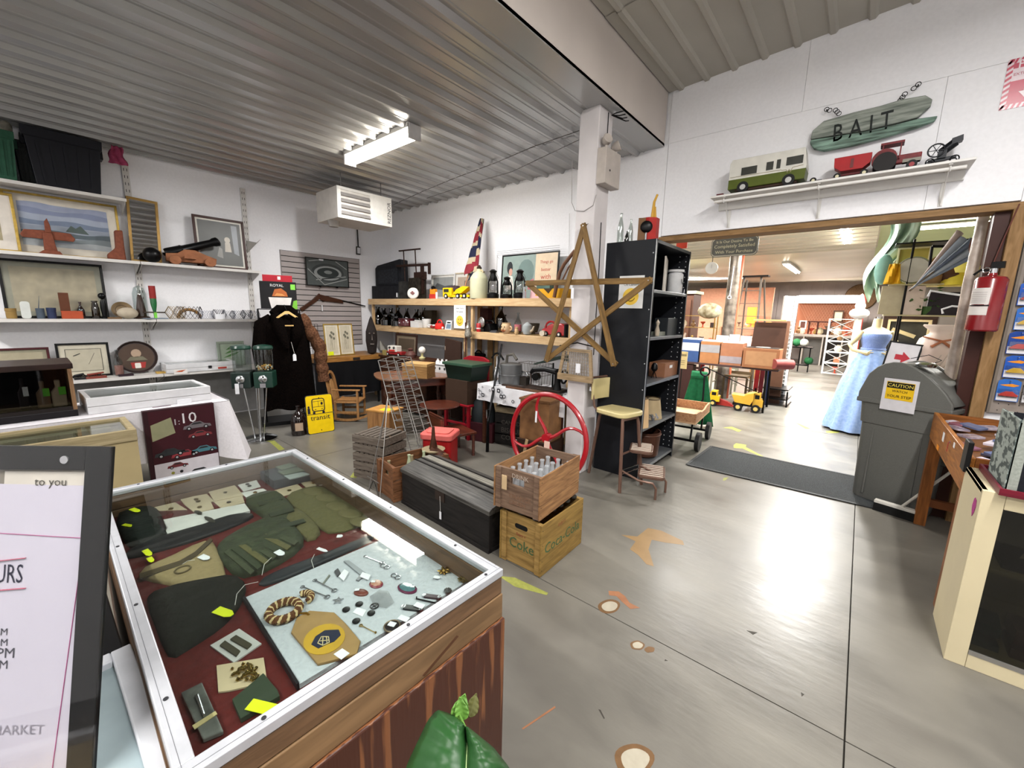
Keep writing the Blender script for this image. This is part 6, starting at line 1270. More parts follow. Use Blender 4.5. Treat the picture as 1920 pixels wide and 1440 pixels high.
P,w,h=mid(1018,603,1070,628,4.25);t=TH('red_toy_car','large glossy red toy vehicle with black end on the middle shelf','toy',P);rd_=C('a31a1e',.25,coat=.5)
MB().pz([(-w*.5,h*.12),(w*.48,h*.08),(w*.5,h*.75),(w*.3,h*.9),(-w*.1,h*.85),(-w*.35,h*.6),(-w*.5,h*.45)],-.08,.08).bd('body',rd_,t,bev=.012);MB().bx(w*.44,w*.5,-.085,.085,0,h*.85).bd('black_end',dark,t,bev=.004);MB().tr((-w*.1,-.08,h*.55),h*.45,.012,'y',a0=.6,a1=PI,n=14,k=6).bd('red_strap',rd_,t)
for x in (-.3,.25):wheel(MB(),w*x,-.085,h*.17).bd('wheel',None,t)
# ================================================================== floor group in front of the pine unit
dwood=wood('4a2c1e','2c170f',6,.4,0);mahog=M('mahogany','5c2a1a',.3,scale=5,var=.2,stretch=(1,6,6),col2='33140c',coat=.4)
#sideboard under the shelves
sbz=zat(Ve((-4.9,3.72,0)),676);t=TH('dark_sideboard','dark wooden sideboard below the left half of the pine shelves','sideboard',(-5.36,3.9,0))
MB().bx(-.62,.62,-.2,.18,sbz-.03,sbz).bd('top',dwood,t,bev=.004);MB().bx(-.6,.6,-.18,.18,.05,sbz-.03).bd('body',dwood,t);MB().bx(-.6,.6,-.185,-.18,.3,.31).bd('drawer_gap',dark,t)
for x in (-.55,.55):MB().bx(x-.03,x+.03,-.17,.17,0,.05).bd('foot',dwood,t)
MB().bx(-.3,.63,-.21,-.2,sbz-.012,sbz-.004).bd('pale_edge',C('8a7a6a',.5),t)
def sbt(x0,y0,x1,y1,y=3.8):return top(x0,y0,x1,y1,y,sbz)
P,w,h=sbt(728,648,756,674,3.82);t=TH('toy_robot_car','red and white toy vehicle with a grinning face on the dark sideboard','toy',P,.2)
MB().bx(-w*.4,w*.5,-.06,.06,.02,h*.45).bd('chassis',C('8a2426',.35),t,bev=.01);MB().bx(-w*.3,w*.25,-.07,.05,h*.4,h).bd('white_face',C('cfcac2',.5),t,bev=.012);MB().bx(-w*.2,w*.15,-.075,-.07,h*.45,h*.62).bd('red_mouth',C('b8302c',.4),t)
for s in (-1,1):MB().sph((s*w*.13-.01,-.07,h*.82),.02,8,6).bd('eye',C('2c2a2a',.3),t);
for x in (-.3,.35):wheel(MB(),w*x,-.06,h*.16).bd('wheel',None,t)
MB().bx(-w*.62,-w*.38,-.07,-.02,0,h*.5).bd('gold_grille',C('8a7a4a',.4),t)
P,w,h=sbt(762,652,778,674,3.85);o=MB().lt([(w*.4,0),(w*.45,h*.3),(w*.3,h*.6),(w*.15,h*.7),(w*.25,h*.85),(0,h)],n=14).bd('brown_figurine',C('5a3a34',.5),loc=P);tag(o,'small brown seated figurine on the dark sideboard','figurine')
P,w,h=sbt(785,650,798,668,3.85);t=TH('small_globe_lamp','small lamp with white globe shade on the dark sideboard','lamp',P);MB().lt([(.045,0),(.05,.02),(.02,.04),(.018,h*.45),(0,h*.46)],n=16).bd('base',C('b3ab7c',.4),t);MB().sph((0,0,h*.72),h*.29,14,10).bd('globe',C('dad6cc',.35),t)
for px,lab,y,c1,c2 in (((742,626,782,674),'dark wooden picture frame with brown print leaning on the wall above the sideboard',4.05,'2e1a14','6f6252'),):pic('dark_picture',lab,px,0,(C(c1,.4),C(c2,.7),C('4c4034',.7)),zs=sbz+.001,wall='B',y=y,t=.03,matw=.05,cat='picture',glass=False)
P,w,h=spot(812,632,852,700,y=3.98);P.z=sbz*.0+.62;t=TH('leaning_board','dark brown panel leaning below the middle of the pine shelves','board',(P.x+.12,4.04,0));zt2=zat(Ve((P.x,4.0,0)),634);MB().pz([(-.22,0),(.22,0),(.20,zt2-.04),(-.14,zt2)],-.015,.015).bd('panel',C('33231c',.6),t);MB().bx(-.14,-.13,-.018,-.015,zt2*.85,zt2*.9).bd('pale_chip',C('a09080',.6),t)
#drop-leaf table with wooden box
TL=.75;c_=[on(a,b,z=TL) for a,b in ((738,702),(850,699),(765,718),(842,692))]
t=TH('drop_leaf_table','mahogany drop-leaf table with shaped top in the middle of the room','table',(-4.50,3.36,0),1.15)
pl=[(-.52,-.34),(-.40,-.42),(-.1,-.37),(.1,-.37),(.38,-.42),(.52,-.34),(.58,0),(.52,.30),(.38,.36),(-.38,.36),(-.52,.3),(-.56,0)]
sm=[]
for i in range(len(pl)):
 a,b=Ve(pl[i]),Ve(pl[(i+1)%len(pl)]);sm+=[a.lerp(b,.25),a.lerp(b,.75)]
MB().pz([tuple(v) for v in sm],TL-.022,TL,'z').bd('top',M('table_top','7a5138',.3,scale=4,var=.15,stretch=(1,7,7),coat=.3),t,bev=.006)
MB().bx(-.38,.38,-.26,.26,TL-.13,TL-.023).bd('apron',mahog,t)
lp=[(.028,.0),(.02,.05),(.03,.09),(.02,.12),(.034,.2),(.024,.32),(.036,.42),(.022,.5),(.034,.54),(.034,.62)]
for x in (-.36,.36):
 for y in (-.24,.24):MB().lt(lp,o=(x,y,0),n=12).bd('leg',mahog,t)
for s in (-1,1):MB().bx(s*.39,s*.405,-.3,.3,.42,TL-.03).bd('drop_leaf',mahog,t)
P,w,h=spot(752,676,800,708,z=TL);t=TH('wooden_box','light brown lidded wooden box on the drop-leaf table','box',P+Ve((0,.08,0)),.45);bw=wood('9f7a4c','76552f',5,.5,0)
MB().bx(-.17,.17,-.12,.12,0,.15).bd('body',bw,t,bev=.002);MB().bx(-.175,.175,-.125,.125,.15,.185).bd('lid',wood('bf9c68','9a7748',5,.5,0),t,bev=.002)
P,w,h=spot(811,679,834,698,y=3.55);P.z=.751;t=TH('bottle_carton','white six-bottle carton printed in black, behind the drop-leaf table','carton',(-4.36,3.68,TL+.001),.1)
MB().bx(-.13,.13,-.05,.05,0,.12).bd('carton',C('c9c9c9',.5),t);q=MB()
for k in range(3):q.lt([(.035,.12),(.03,.15),(.014,.17),(.014,.185),(0,.185)],o=(-.08+k*.08,0,0),n=10)
q.bd('bottle_tops',C('d0d0ce',.4),t);q=MB();
for k in range(3):q.pz(ell(.016,.02,8,-.09+k*.09,.06),-.052,-.05)
q.bx(-.12,.12,-.052,-.05,.10,.108).bd('printed_marks',C('2a2a2c',.5),t)
#tall wooden box with tag, crates of trays
P,w,h=spot(688,760,735,845,z=0);t=TH('tall_wooden_box','tall plain wooden box with a lime label on top','box',(-4.10,2.60,0),.35);hh=zat(Ve((-4.1,2.5,0)),768)
MB().bx(-.15,.15,-.13,.13,0,hh-.02).bd('body',wood('9c7348','77522f',5,.5,2),t,bev=.003);MB().bx(-.16,.16,-.14,.14,hh-.02,hh).bd('lid',wood('c08f4e','9a6a32',5,.5,0),t,bev=.003);MB().bx(.0,.12,-.1,.0,hh,hh+.003).bd('lime_label',C('d3e01c',.6),t)
tr=wood('6b6259','494038',7,.7,0)
pT=on(735,905,z=0)
for k in range(5):
 t=TH('slatted_tray','%s of five stacked grey slatted wooden trays'%('lowest','second lowest','middle','second highest','topmost')[k],'tray',(-3.42,2.10,k*.088),.25+.04*(k%3));
 for s in (-1,1):MB().bx(-.19,.19,s*.15-.01,s*.15+.01,.0,.07).bd('side',tr,t,bev=.002)
 for s in (-1,1):MB().bx(s*.18-.01,s*.18+.01,-.14,.14,0,.07).bd('end',tr,t,bev=.002)
 for j in range(6):MB().bx(-.165+j*.055,-.125+j*.055,-.15,.15,.07,.08).bd('slat',tr,t)
#wire bottle tower leaning
tw_=TH('wire_rack_tower','tall galvanised wire rack leaning over the stacked trays','rack',(0,0,0));wm=C('8e8c88',.35,.8)
TA=[on(709,675,z=1.0)];
b0,b1=Ve((-3.10,1.82,.0)),Ve((-3.10,2.42,.02));
yr_=2.75;tl,tr_=dep(709,676,4.45),dep(737,668,4.55);bl,br=dep(757,858,4.0),dep(788,850,4.1)
tl2,tr2=tl+Ve((.10,.16,-.01)),tr_+Ve((.10,.16,-.01));bl2,br2=bl+Ve((.10,.16,.0)),br+Ve((.10,.16,.0))
q=MB()
for a,b in ((tl,bl),(tr_,br),(tl2,bl2),(tr2,br2),(tl.lerp(tr_,.5),bl.lerp(br,.5)),(tl2.lerp(tr2,.5),bl2.lerp(br2,.5))):q.c(a,b,.0055,n=6)
q.bd('long_wires',wm,tw_)
q=MB()
for k in range(15):
 v=k/14;A_,B_,C_,D_=tl.lerp(bl,v),tr_.lerp(br,v),tl2.lerp(bl2,v),tr2.lerp(br2,v)
 for a,b in ((A_,B_),(C_,D_),(A_,C_),(B_,D_)):q.c(a,b,.003,n=5)
 if k<14:w_=(k+1)/14;q.c(A_,tr_.lerp(br,w_),.002,n=4);q.c(B_,tr2.lerp(br2,w_),.002,n=4)
q.bd('cross_wires',wm,tw_)
foot=[on(690,925,z=0),on(712,940,z=0),on(700,900,z=0)];hd=dep(727,745,3.65)
q=MB()
for f_ in foot:q.c(hd,f_,.004,n=6)
q.c(hd,dep(745,790,3.7),.004,n=5);q.tb([foot[0]+Ve((0,0,.004)),foot[2]+Ve((0,0,.004)),foot[1]+Ve((0,0,.004))],.003,5);q.tb([foot[0]+Ve((0,0,.16)),foot[1]+Ve((0,0,.16))],.003,5);q.bd('wire_legs',wm,tw_)
#round pedestal stool tables
def pedestal(x,y,z,r,lab):
 t=TH('pedestal_table',lab,'table',(x,y,0));MB().lt([(0,z-.02),(r*.97,z-.02),(r,z-.01),(r*.97,z),(r*.5,z+.001),(0,z+.001)],n=32).bd('top',mahog,t)
 MB().lt([(.05,.12),(.03,.2),(.045,.3),(.025,.36),(.04,z-.06),(.06,z-.021)],n=14).bd('column',mahog,t)
 for k in range(3):
  a=k*2*PI/3+.4;MB().tb([(0,0,.16),(r*.5*math.cos(a),r*.5*math.sin(a),.13),(r*.85*math.cos(a),r*.85*math.sin(a),.02)],[.025,.02,.016],8).bd('leg',mahog,t)
 return t
pedestal(-3.72,3.10,.50,.24,'round mahogany pedestal table in front of the red chair')
#red cooler with carved lamp, trash
P=Ve((-3.14,2.62,0));hc_=zat(P,808);t=TH('red_cooler','red plastic cooler with faded pink lid in the middle of the room','cooler',P,.5)
MB().pz(rrect(.30,.26,.04),0,hc_-.06,'z').bd('body',C('9a1a1c',.4),t,bev=.004);MB().pz(rrect(.34,.30,.05),hc_-.06,hc_,'z').bd('lid',C('c8605a',.5),t,bev=.01);MB().pz(rrect(.24,.20,.04),hc_,hc_+.012,'z').bd('lid_panel',C('cf6a62',.5),t,bev=.003)
t=TH('carved_boot_jack','brown carved wooden horn-shaped stand in front of the red cooler','carving',(-2.93,2.36,0),.3);hz=zat(Ve((-2.93,2.36,0)),800)
br_=M('carved_brown','4a2a1c',.4,scale=20,var=.25,coat=.3)
MB().lt([(.09,0),(.10,.03),(.04,.10),(.035,.2),(.05,.28),(.02,.42),(.012,hz),(0,hz)],n=14).bd('stem',br_,t);MB().tb([(.0,-.02,.30),(.12,-.03,.27),(.20,-.03,.2),(.24,-.03,.13)],[.05,.045,.035,.015],10).bd('horn',br_,t);MB().sph((.235,-.03,.14),.022,8,6).bd('metal_tip',CH,t);MB().lt([(.10,.30),(.11,.315),(0,.32)],n=14).bd('dish',C('8a7c60',.6),t)
#red metal chair with green tote, dark chairs
RCx,RCy=-3.80,3.62;cr_=C('861420',.35)
t=TH('red_chair','red painted wooden chair carrying the dark green tote','chair',(RCx,RCy,0),.1);zr_=zat(Ve((RCx,RCy+.2,0)),668)
MB().bx(-.22,.22,-.22,.2,.42,.45).bd('seat',cr_,t,bev=.01)
for x in (-.19,.19):
 for y in (-.19,.17):MB().bx(x-.018,x+.018,y-.018,y+.018,0,.42).bd('leg',cr_,t)
for x in (-.19,.19):MB().bx(x-.018,x+.018,.17,.2,.45,zr_-.06).bd('back_post',cr_,t)
MB().pz([(-.23,zr_-.12),(.23,zr_-.12),(.22,zr_-.04),(.12,zr_),(-.12,zr_),(-.22,zr_-.04)],.17,.20).bd('top_rail',cr_,t,bev=.01)
for x in (-.06,.06):MB().bx(x-.015,x+.015,.175,.195,.45,zr_-.12).bd('spindle',cr_,t)
for y in (-.19,.17):MB().bx(-.19,.19,y-.01,y+.01,.18,.205).bd('stretcher',cr_,t)
gz0=zat(Ve((RCx,RCy-.15,0)),711);gz1=zat(Ve((RCx,RCy-.15,0)),680)
MB().bx(-.2,.2,-.19,.16,.451,gz0-.002).bd('carton',C('3a2a20',.6),None,loc=(RCx,RCy,0))
o=bpy.data.objects['carton'] if 'carton' in bpy.data.objects else None
for ob_ in list(bpy.data.objects):
 if ob_.name.startswith('carton') and ob_.parent is None:tag(ob_,'dark box on the red chair seat under the green tote','box')
t=TH('green_tote','dark green rectangular tote with paler rim on the red chair','storage bin',(RCx+.02,RCy-.02,gz0),.05);gg=C('11201a',.4)
MB().add([(sx*a,sy*b,z) for z,a,b in ((0,.20,.15),(gz1-gz0-.03,.24,.17)) for sx,sy in ((-1,-1),(1,-1),(1,1),(-1,1))],[(3,2,1,0),(4,5,6,7),(0,1,5,4),(1,2,6,5),(2,3,7,6),(3,0,4,7)]).bd('tub',gg,t);MB().bx(-.26,.26,-.19,.19,gz1-gz0-.035,gz1-gz0).bd('rim',C('2f4a3a',.4),t,bev=.006)
def dchair(x,y,rz,lab,hb=.85,seat=.43):
 t=TH('dark_chair',lab,'chair',(x,y,0),rz);MB().bx(-.2,.2,-.2,.2,seat-.03,seat).bd('seat',mahog,t,bev=.008)
 for a in (-.17,.17):
  for b in (-.17,.17):MB().c((a,b,0),(a,b,seat-.03),.018,n=8).bd('leg',mahog,t)
 for a in (-.17,.17):MB().c((a,.18,seat),(a,.22,hb),.016,n=8).bd('back_post',mahog,t)
 MB().bx(-.19,.19,.20,.22,hb-.12,hb).bd('back_rail',mahog,t);MB().bx(-.17,.17,.19,.21,seat+.15,seat+.2).bd('back_rail',mahog,t)
 return t
dchair(-3.36,2.98,2.9,'low dark wooden chair behind the red cooler',.46,.28)
#maroon box with dark dome
P,w,h=spot(870,788,925,822,z=0);t=TH('maroon_box','maroon box holding a dark grey cloth-covered dome','box',(-3.50,3.62,0),.3);MB().bx(-.19,.19,-.13,.13,0,.24).bd('box',C('38141a',.5),t,bev=.004);MB().lt([(.155,.24),(.16,.35),(.13,.48),(.06,.56),(0,.57)],n=20,sy=.75).bd('dome',C('23282a',.7),t)
#black crate
q=None;Pc=Ve((-3.08,3.80,0));hk=zat(Pc,772);t=TH('black_crate','old black wooden crate with faded lettering and a white tag','crate',Pc,.25);bw_=M('black_wood','1e1b19',.7,scale=20,var=.4,col2='100e0d')
for k in range(3):
 for s in (-1,1):MB().bx(-.24,.24,s*.15-.008,s*.15+.008,.01+k*hk/3,hk/3*(k+1)-.006).bd('plank',bw_,t)
 for s in (-1,1):MB().bx(s*.235-.008,s*.235+.008,-.14,.14,.01+k*hk/3,hk/3*(k+1)-.006).bd('plank',bw_,t)
MB().bx(-.23,.23,-.14,.14,.0,.012).bd('bottom',bw_,t)
q=MB()
for k,(s_,z) in en_((('CANADA',.72),('BISCUIT',.48),('CO LTD',.25))):q.T=MT((0,-.1590,hk*z));q.tx(s_,.1,C('4a4540',.7),w=.3)
q.T=None;q.bd('faded_lettering',None,t);MB().bx(.02,.07,-.163,-.161,hk*.02,hk*.25).bd('price_tag',WT,t)
t=TH('wooden_tray','grey-brown open wooden tray frame on top of the black crate','tray',(Pc.x,Pc.y,hk+.002),.25);gwd=wood('8a7d64','665a44',6,.6,0)
for s in (-1,1):MB().bx(-.24,.24,s*.14-.012,s*.14+.012,0,.07).bd('side',gwd,t);MB().bx(s*.23-.012,s*.23+.012,-.128,.128,0,.07).bd('end',gwd,t)
MB().bx(-.22,.22,-.13,.13,0,.01).bd('base',C('2a221c',.6),t)
#tall wood box behind the wheel
Pw=Ve((-2.42,3.36,0));hw2=zat(Pw,745);t=TH('plywood_crate','tall worn plywood box standing on end behind the red wheel','crate',Pw,.1);ply=M('worn_ply','8a6440',.6,scale=5,var=.35,col2='4e3420')
MB().bx(-.17,.17,-.14,.14,hw2*.42,hw2-.02).bd('upper_box',ply,t,bev=.003);MB().bx(-.19,.20,-.16,.15,0,hw2*.42).bd('lower_box',C('2e1d14',.6),t,bev=.003);MB().bx(-.18,.18,-.15,.15,hw2-.02,hw2).bd('rim',wood('7a5636','523821',6,.6,0),t);MB().bar((-.10,-.165,.12),(-.06,-.165,.32),.03,.01).bd('pale_slat',C('b39a74',.6),t)
#red flywheel
wc=on(1029,829,y=3.08);Rw=.40
t=TH('red_flywheel','large red iron flywheel with four curved spokes standing on edge','wheel',(-2.17,3.06,0),rot=(-.05,0,.04));rw=C('a21420',.3,coat=.3)
Rw=(on(1100,830,y=3.06).x-on(957,830,y=3.06).x)/2-.0;t.location.x=(on(1100,830,y=3.06).x+on(957,830,y=3.06).x)/2
MB().tr((0,0,Rw),Rw-.022,.024,'y',n=48,k=10).bd('rim',rw,t)
for k in range(4):
 a=k*PI/2+.25;pts=[]
 for i in range(9):
  v=i/8;r_=.04+(Rw-.065)*v;aa=a+.5*math.sin(v*PI)*.6;pts.append((r_*math.cos(aa),0,Rw+r_*math.sin(aa)))
 MB().tb(pts,[.018-.005*i/8 for i in range(9)],8).bd('spoke',rw,t)
MB().c((0,-.035,Rw),(0,.035,Rw),.042,n=16).bd('hub',rw,t);MB().bx(-.0,.06,-.045,-.043,Rw-.13,Rw-.02).bd('price_tag',C('d8b8a8',.6),t);MB().bx(-.13,-.11,-.03,-.028,Rw+.13,Rw+.24).bd('price_tag',WT,t)
#patterned table
tp=[on(a,b,z=.75) for a,b in ((897,707),(928,742),(1064,758),(1064,742))]
t=TH('cloth_covered_table','table under a white cloth printed with dark shapes below the pine shelves','table',(0,0,0))
fr_=[Ve((-3.62,3.72,0)),Ve((-2.92,3.30,0)),Ve((-2.08,3.46,0)),Ve((-2.08,4.0,0)),Ve((-3.40,4.0,0))]
fr_=[Ve((-3.45,3.46,0)),Ve((-2.06,3.46,0)),Ve((-2.06,4.02,0)),Ve((-3.45,4.02,0))]
MB().bx(-3.43,-2.22,3.48,4.02,.70,.735).bd('table_top',dwood,t)
for x in (-3.38,-2.28):
 for y in (3.52,3.96):MB().bx(x-.02,x+.02,y-.02,y+.02,0,.70).bd('leg',dwood,t)
pc=C('cfcfd2',.6);
q=MB().use(pc).bx(-3.45,-2.20,3.46,4.03,.736,.742)
q.sh(lambda u,v:(-3.45+u*1.25,3.46-.012*v-.008*v*math.sin(u*40),.741-.19*v),50,4);q.sh(lambda u,v:(-3.45-.012*v-.008*v*math.sin(u*30),4.03-u*.57,.741-.19*v),20,4)
rd=random.Random(5)
for k in range(26):
 x,z=-3.40+rd.random()*1.15,.58+rd.random()*.14;r_=.012+rd.random()*.016;q.use(C(('2a2a2e','55555a','8f8f94')[k%3],.6)).pz(rrect(r_*2,r_*2,r_*.4,2,x,z) if k%3==0 else ell(r_,r_,10,x,z),3.425,3.4265).use(pc).pz(ell(r_*.5,r_*.5,8,x,z),3.4245,3.4255)
for k in range(16):
 x,y=-3.40+rd.random()*1.15,3.5+rd.random()*.45;r_=.012+rd.random()*.016;q.use(C('2a2a2e',.6)).pz(rrect(r_*2,r_*2,r_*.4,2,x,y),.742,.743,'z').use(pc).pz(ell(r_*.5,r_*.5,8,x,y),.743,.7435,'z')
o=q.bd('patterned_tablecloth',None,smooth=60);tag(o,'white cloth printed with dark round and square shapes on the table below the shelves','tablecloth')
TP=.7437
def tb(x0,y0,x1,y1,y):return top(x0,y0,x1,y1,y,TP)
P,w,h=tb(924,684,951,712,3.7);t=TH('galvanised_churn','grey galvanised canister on the patterned cloth','canister',(-3.15,3.72,TP));MB().lt([(.13,0),(.135,.02),(.135,.24),(.12,.25),(0,.25)],n=24).bd('canister',C('77797a',.4,.6),t);MB().tr((0,0,.12),.137,.004,n=24,k=5).bd('band',C('8f9192',.3,.8),t);MB().tb([(-.07,0,.25),(-.06,0,.34),(.03,0,.36),(.09,0,.30)],.018,8).bd('spout',C('5a5650',.5),t)
P=Ve((-3.28,3.62,TP));hz=zat(P,662)-TP;t=TH('soda_siphon','chrome soda siphon with black spread handles on the patterned cloth','siphon',P);MB().lt([(.045,0),(.05,.02),(.05,hz*.35),(.03,hz*.5),(.015,hz*.6),(.015,hz*.9)],n=16).bd('body',CH,t);MB().tb([(-.09,0,hz*.82),(-.04,0,hz*.97),(0,0,hz),(.05,0,hz*.95),(.10,0,hz*.80)],.012,8).bd('handles',BM,t)
t=TH('long_iron_bar','long dark iron bar leaning across the patterned table','bar',(0,0,0));MB().c(on(915,790,y=3.32),on(941,645,y=3.66),.016,.012,n=10).bd('bar',BM,t);MB().c(on(914,768,y=3.33)+Ve((0,0,0)),on(914,768,y=3.33)-Ve((-.004,.0,.10)),.02,n=10).bd('bright_collar',CH,t);MB().c(on(915,790,y=3.32),Ve((on(914,826,y=3.3).x,3.3,0)),.016,.02,n=8).bd('tip',BM,t)
t=TH('grinder','black cast-iron hand grinder on the pine upright behind the red chair','grinder',on(900,665,y=4.58));MB().c((-.12,-.02,0),(.12,-.02,0),.03,n=10).tr((.0,-.03,0),.07,.01,'y',n=14,k=6).bar((.1,-.02,0),(.17,-.05,-.05),.014).bd('grinder_body',BM,t)
#sewing machine & scales group
t=TH('sewing_machine','black antique sewing machine on the right of the patterned cloth','sewing machine',(-2.62,3.68,TP),.1);MB().bx(-.24,.24,-.09,.09,0,.03).bd('bed',C('2a201a',.4),t,bev=.004)
MB().lt([(.05,.03),(.035,.10),(.035,.2),(.04,.24),(0,.26)],o=(.16,0,0),n=12).bd('pillar',BK,t);MB().tb([(.16,0,.22),(.0,0,.24),(-.15,0,.22),(-.18,0,.18)],[.035,.03,.03,.02],10).bd('arm',BK,t);MB().c((-.18,0,.05),(-.18,0,.2),.012,n=8).bd('needle_bar',CH,t);MB().tr((.24,0,.18),.07,.012,'x',n=18,k=6).bd('hand_wheel',BK,t)
t=TH('dark_tin_awning','dark green slanting sheet-metal cover above the sewing machine','cover',(-2.48,3.82,TP+.0),.1);MB().c((-.12,0,0),(-.12,0,.30),.01,n=6).c((.22,0,0),(.22,0,.30),.01,n=6).bd('stem',BM,t);MB().pz([(-.30,.29),(.02,.40),(.30,.31),(.28,.30),(.02,.37),(-.28,.28)],-.14,.14).bd('sheet',C('23302a',.5),t)
t=TH('wire_basket','rusty wire basket at the back of the patterned cloth','basket',(-2.92,3.90,TP));q=MB()
for k in range(9):q.c((-.16+k*.04,-.08,0),(-.17+k*.0425,-.10,.26),.002,n=4).c((-.16+k*.04,.08,0),(-.17+k*.0425,.10,.26),.002,n=4)
for z,e in ((.0,.0),(.13,.01),(.26,.02)):q.tb([(-.16-e,-.08-e,z),(.16+e,-.08-e,z),(.16+e,.08+e,z),(-.16-e,.08+e,z)],.003,5,True)
q.bd('wires',C('5a5048',.5,.5),t)
for (x,y,ln,a,lab,c_) in ((-2.75,3.52,.55,.06,'long brown tool lying along the front edge of the patterned cloth','5a3d2c'),(-2.55,3.56,.5,-.04,'rusty saw blade behind the brown tool','4a3a30'),(-3.0,3.6,.3,.2,'short dark wooden tool left of the saw blade','33261e')):
 o=MB().bx(-ln/2,ln/2,-.02,.02,0,.018).bd('hand_tool',C(c_,.5),loc=(x,y,TP),rz=a,bev=.003);tag(o,lab,'tool')
t=TH('hand_drill','old brace drill with black knobs on the patterned cloth','tool',(-2.98,3.78,TP),.1);MB().tb([(-.2,0,.10),(-.1,0,.12),(-.08,0,.16),(.02,0,.16),(.04,0,.12),(.16,0,.12)],.010,8).bd('crank',CH,t);MB().c((.16,-.03,.12),(.16,.03,.12),.045,n=14).bd('knob',BK,t);MB().bx(-.05,.05,-.05,.05,0,.10).bd('block',C('2c2620',.6),t)
#wooden star
yS=3.415;V=[on(a,b,y=yS) for a,b in ((1096,424),(1218,526),(1152,682),(1026,674),(988,531))]
st_w=wood('7f6238','5a4424',6,.6,0);t=TH('wooden_star','large open five-pointed star of brown wooden laths hung on the column','star',V[0])
for k,(i,j) in en_(((0,2),(0,3),(1,3),(1,4),(4,2))):
 o_=Ve((0,-.02+.0085*k,0));a,b=V[i]-V[0],V[j]-V[0];d=(b-a).normalized()
 L_=(b-a).length;q=MB();nn=[(-.02,-.026),(L_+.02,-.026),(L_+.02,.026),(-.02,.026)]
 sd=d.cross(Ve((0,1,0)));mtx=Matrix((d,Ve((0,1,0)),sd)).transposed().to_4x4()
 o2=MB().bx(-.02,L_+.02,-.008,.008,-.026,.026).bd('lath',st_w,t,bev=.002);mtx.translation=a+o_;o2.matrix_basis=mtx
for v in V:MB().c(tuple(v-V[0]+Ve((0,-.03,0))),tuple(v-V[0]+Ve((0,-.024,0))),.005,n=8).bd('nail',CH,t)
MB().bx(-.01,.02,0,.002,-.1,0).bd('price_tag',WT,t,loc=on(1077,540,y=yS)-V[0]+Ve((0,-.04,0)))
MB().c((0,0,0),(0,.06,.03),.003,n=5).bd('hook',BM,t)
#seed sieve / basket hung on column
P1,P2=on(1055,652,y=3.44),on(1108,716,y=3.44);t=TH('wire_washboard','pale wooden-framed wire crate end hung on the column under the star','frame',((P1.x+P2.x)/2,3.44,P2.z),.0);bw3=P2.x-P1.x;bh=P1.z-P2.z
fm=wood('a08a6c','7a664a',6,.6,0)
for s in (-1,1):MB().bar((s*bw3*.42,0,bh),(s*bw3*.55,-.02,0),.03,.02).bd('side_slat',fm,t)
MB().bx(-bw3*.58,bw3*.58,-.035,-.01,-.01,.05).bd('bottom_slat',fm,t);MB().bx(-bw3*.44,bw3*.44,-.01,.01,bh-.03,bh).bd('top_slat',fm,t)
q=MB()
for k in range(12):q.c((-bw3*.4+k*bw3*.073,-.005,bh-.03),(-bw3*.48+k*bw3*.087,-.02,.04),.0035,n=4)
for k in range(9):q.c((-bw3*.46,-.012,.05+k*bh*.1),(bw3*.46,-.012,.05+k*bh*.1),.0035,n=4)
q.bd('wire_mesh',C('8c8070',.5,.3),t);MB().bx(.02,.07,-.045,-.043,bh*.25,bh*.55).bd('price_tag',WT,t);MB().tb([(-bw3*.6,0,bh+.02),(0,.0,bh+.06),(bw3*.6,0,bh+.03)],.006,6).bd('hanging_rod',BM,t)
#emergency light on the column, cables
p=on(1138,318,x=-1.985);t=TH('emergency_light','beige twin-head emergency light fixed to the column','light fixture',(-1.99,3.60,zat(Ve((-1.93,3.6,0)),350)),0);hE=.30;bg=C('b3aaa2',.45)
MB().bx(0,.09,-.13,.15,0,hE).bd('housing',bg,t,bev=.006)
for y in (-.07,.12):MB().c((.05,y,hE+.0),(.05,y,hE+.04),.012,n=8).bd('neck',bg,t);MB().at((.05,y,hE+.07),ry=1.2,rz=.3 if y>0 else -.5).lt([(.02,-.04),(.042,-.01),(.045,.03),(.04,.035),(0,.03)],n=16).bd('lamp_head',bg,t)
MB().pz(ell(.010,.010,8,-.05,.12),.0901,.092,'x').bd('test_button',dark,t)
t=TH('black_cable','black cable running down the right face of the column','cable',(0,0,0));MB().tb([(-1.984,3.62,ZL-.02),(-1.984,3.625,2.9)],.004,6).bd('upper_run',BM,t);MB().tb([(-1.984,3.60,2.44),(-1.984,3.61,2.0),(-1.984,3.60,1.2)],.004,6).bd('lower_run',BM,t)
t=TH('ceiling_cable','thin grey cable strung along the ribbed ceiling to the column','cable',(0,0,0));MB().tb([on(a,b,z=3.365) for a,b in ((735,385),(790,360),(850,335),(930,305),(1000,275),(1086,245))],.004,5).bd('strand',C('4a4744',.6),t);MB().tb([on(a,b,z=3.36) for a,b in ((800,372),(880,345),(960,322),(1086,262))],.003,5).bd('strand',C('4a4744',.6),t)
t=TH('wire_loop','loop of thin grey wire hanging on the front of the column','wire',(0,0,0));MB().tb([on(a,b,y=3.465) for a,b in ((1073,300),(1072,380),(1078,395),(1095,396),(1112,385),(1118,365))],.003,5).bd('wire',C('8a8684',.6),t)
t=TH('wall_string','thin string hanging down the back wall beside the column','string',(0,0,0));MB().tb([on(a,b,y=4.70) for a,b in ((1068,400),(1067,470),(1066,560))],.002,5).bd('string',C('8a8684',.6),t)
t=TH('cable_bundle','bunch of black cable ends where the column meets the ceiling','cable',(0,0,0))
for k in range(4):MB().tb([on(1147,216,z=3.37),on(1155+k*6,212+k*5,z=3.36),on(1170+k*3,208+k*6,z=3.37)],.005,5).bd('strand',BM,t)
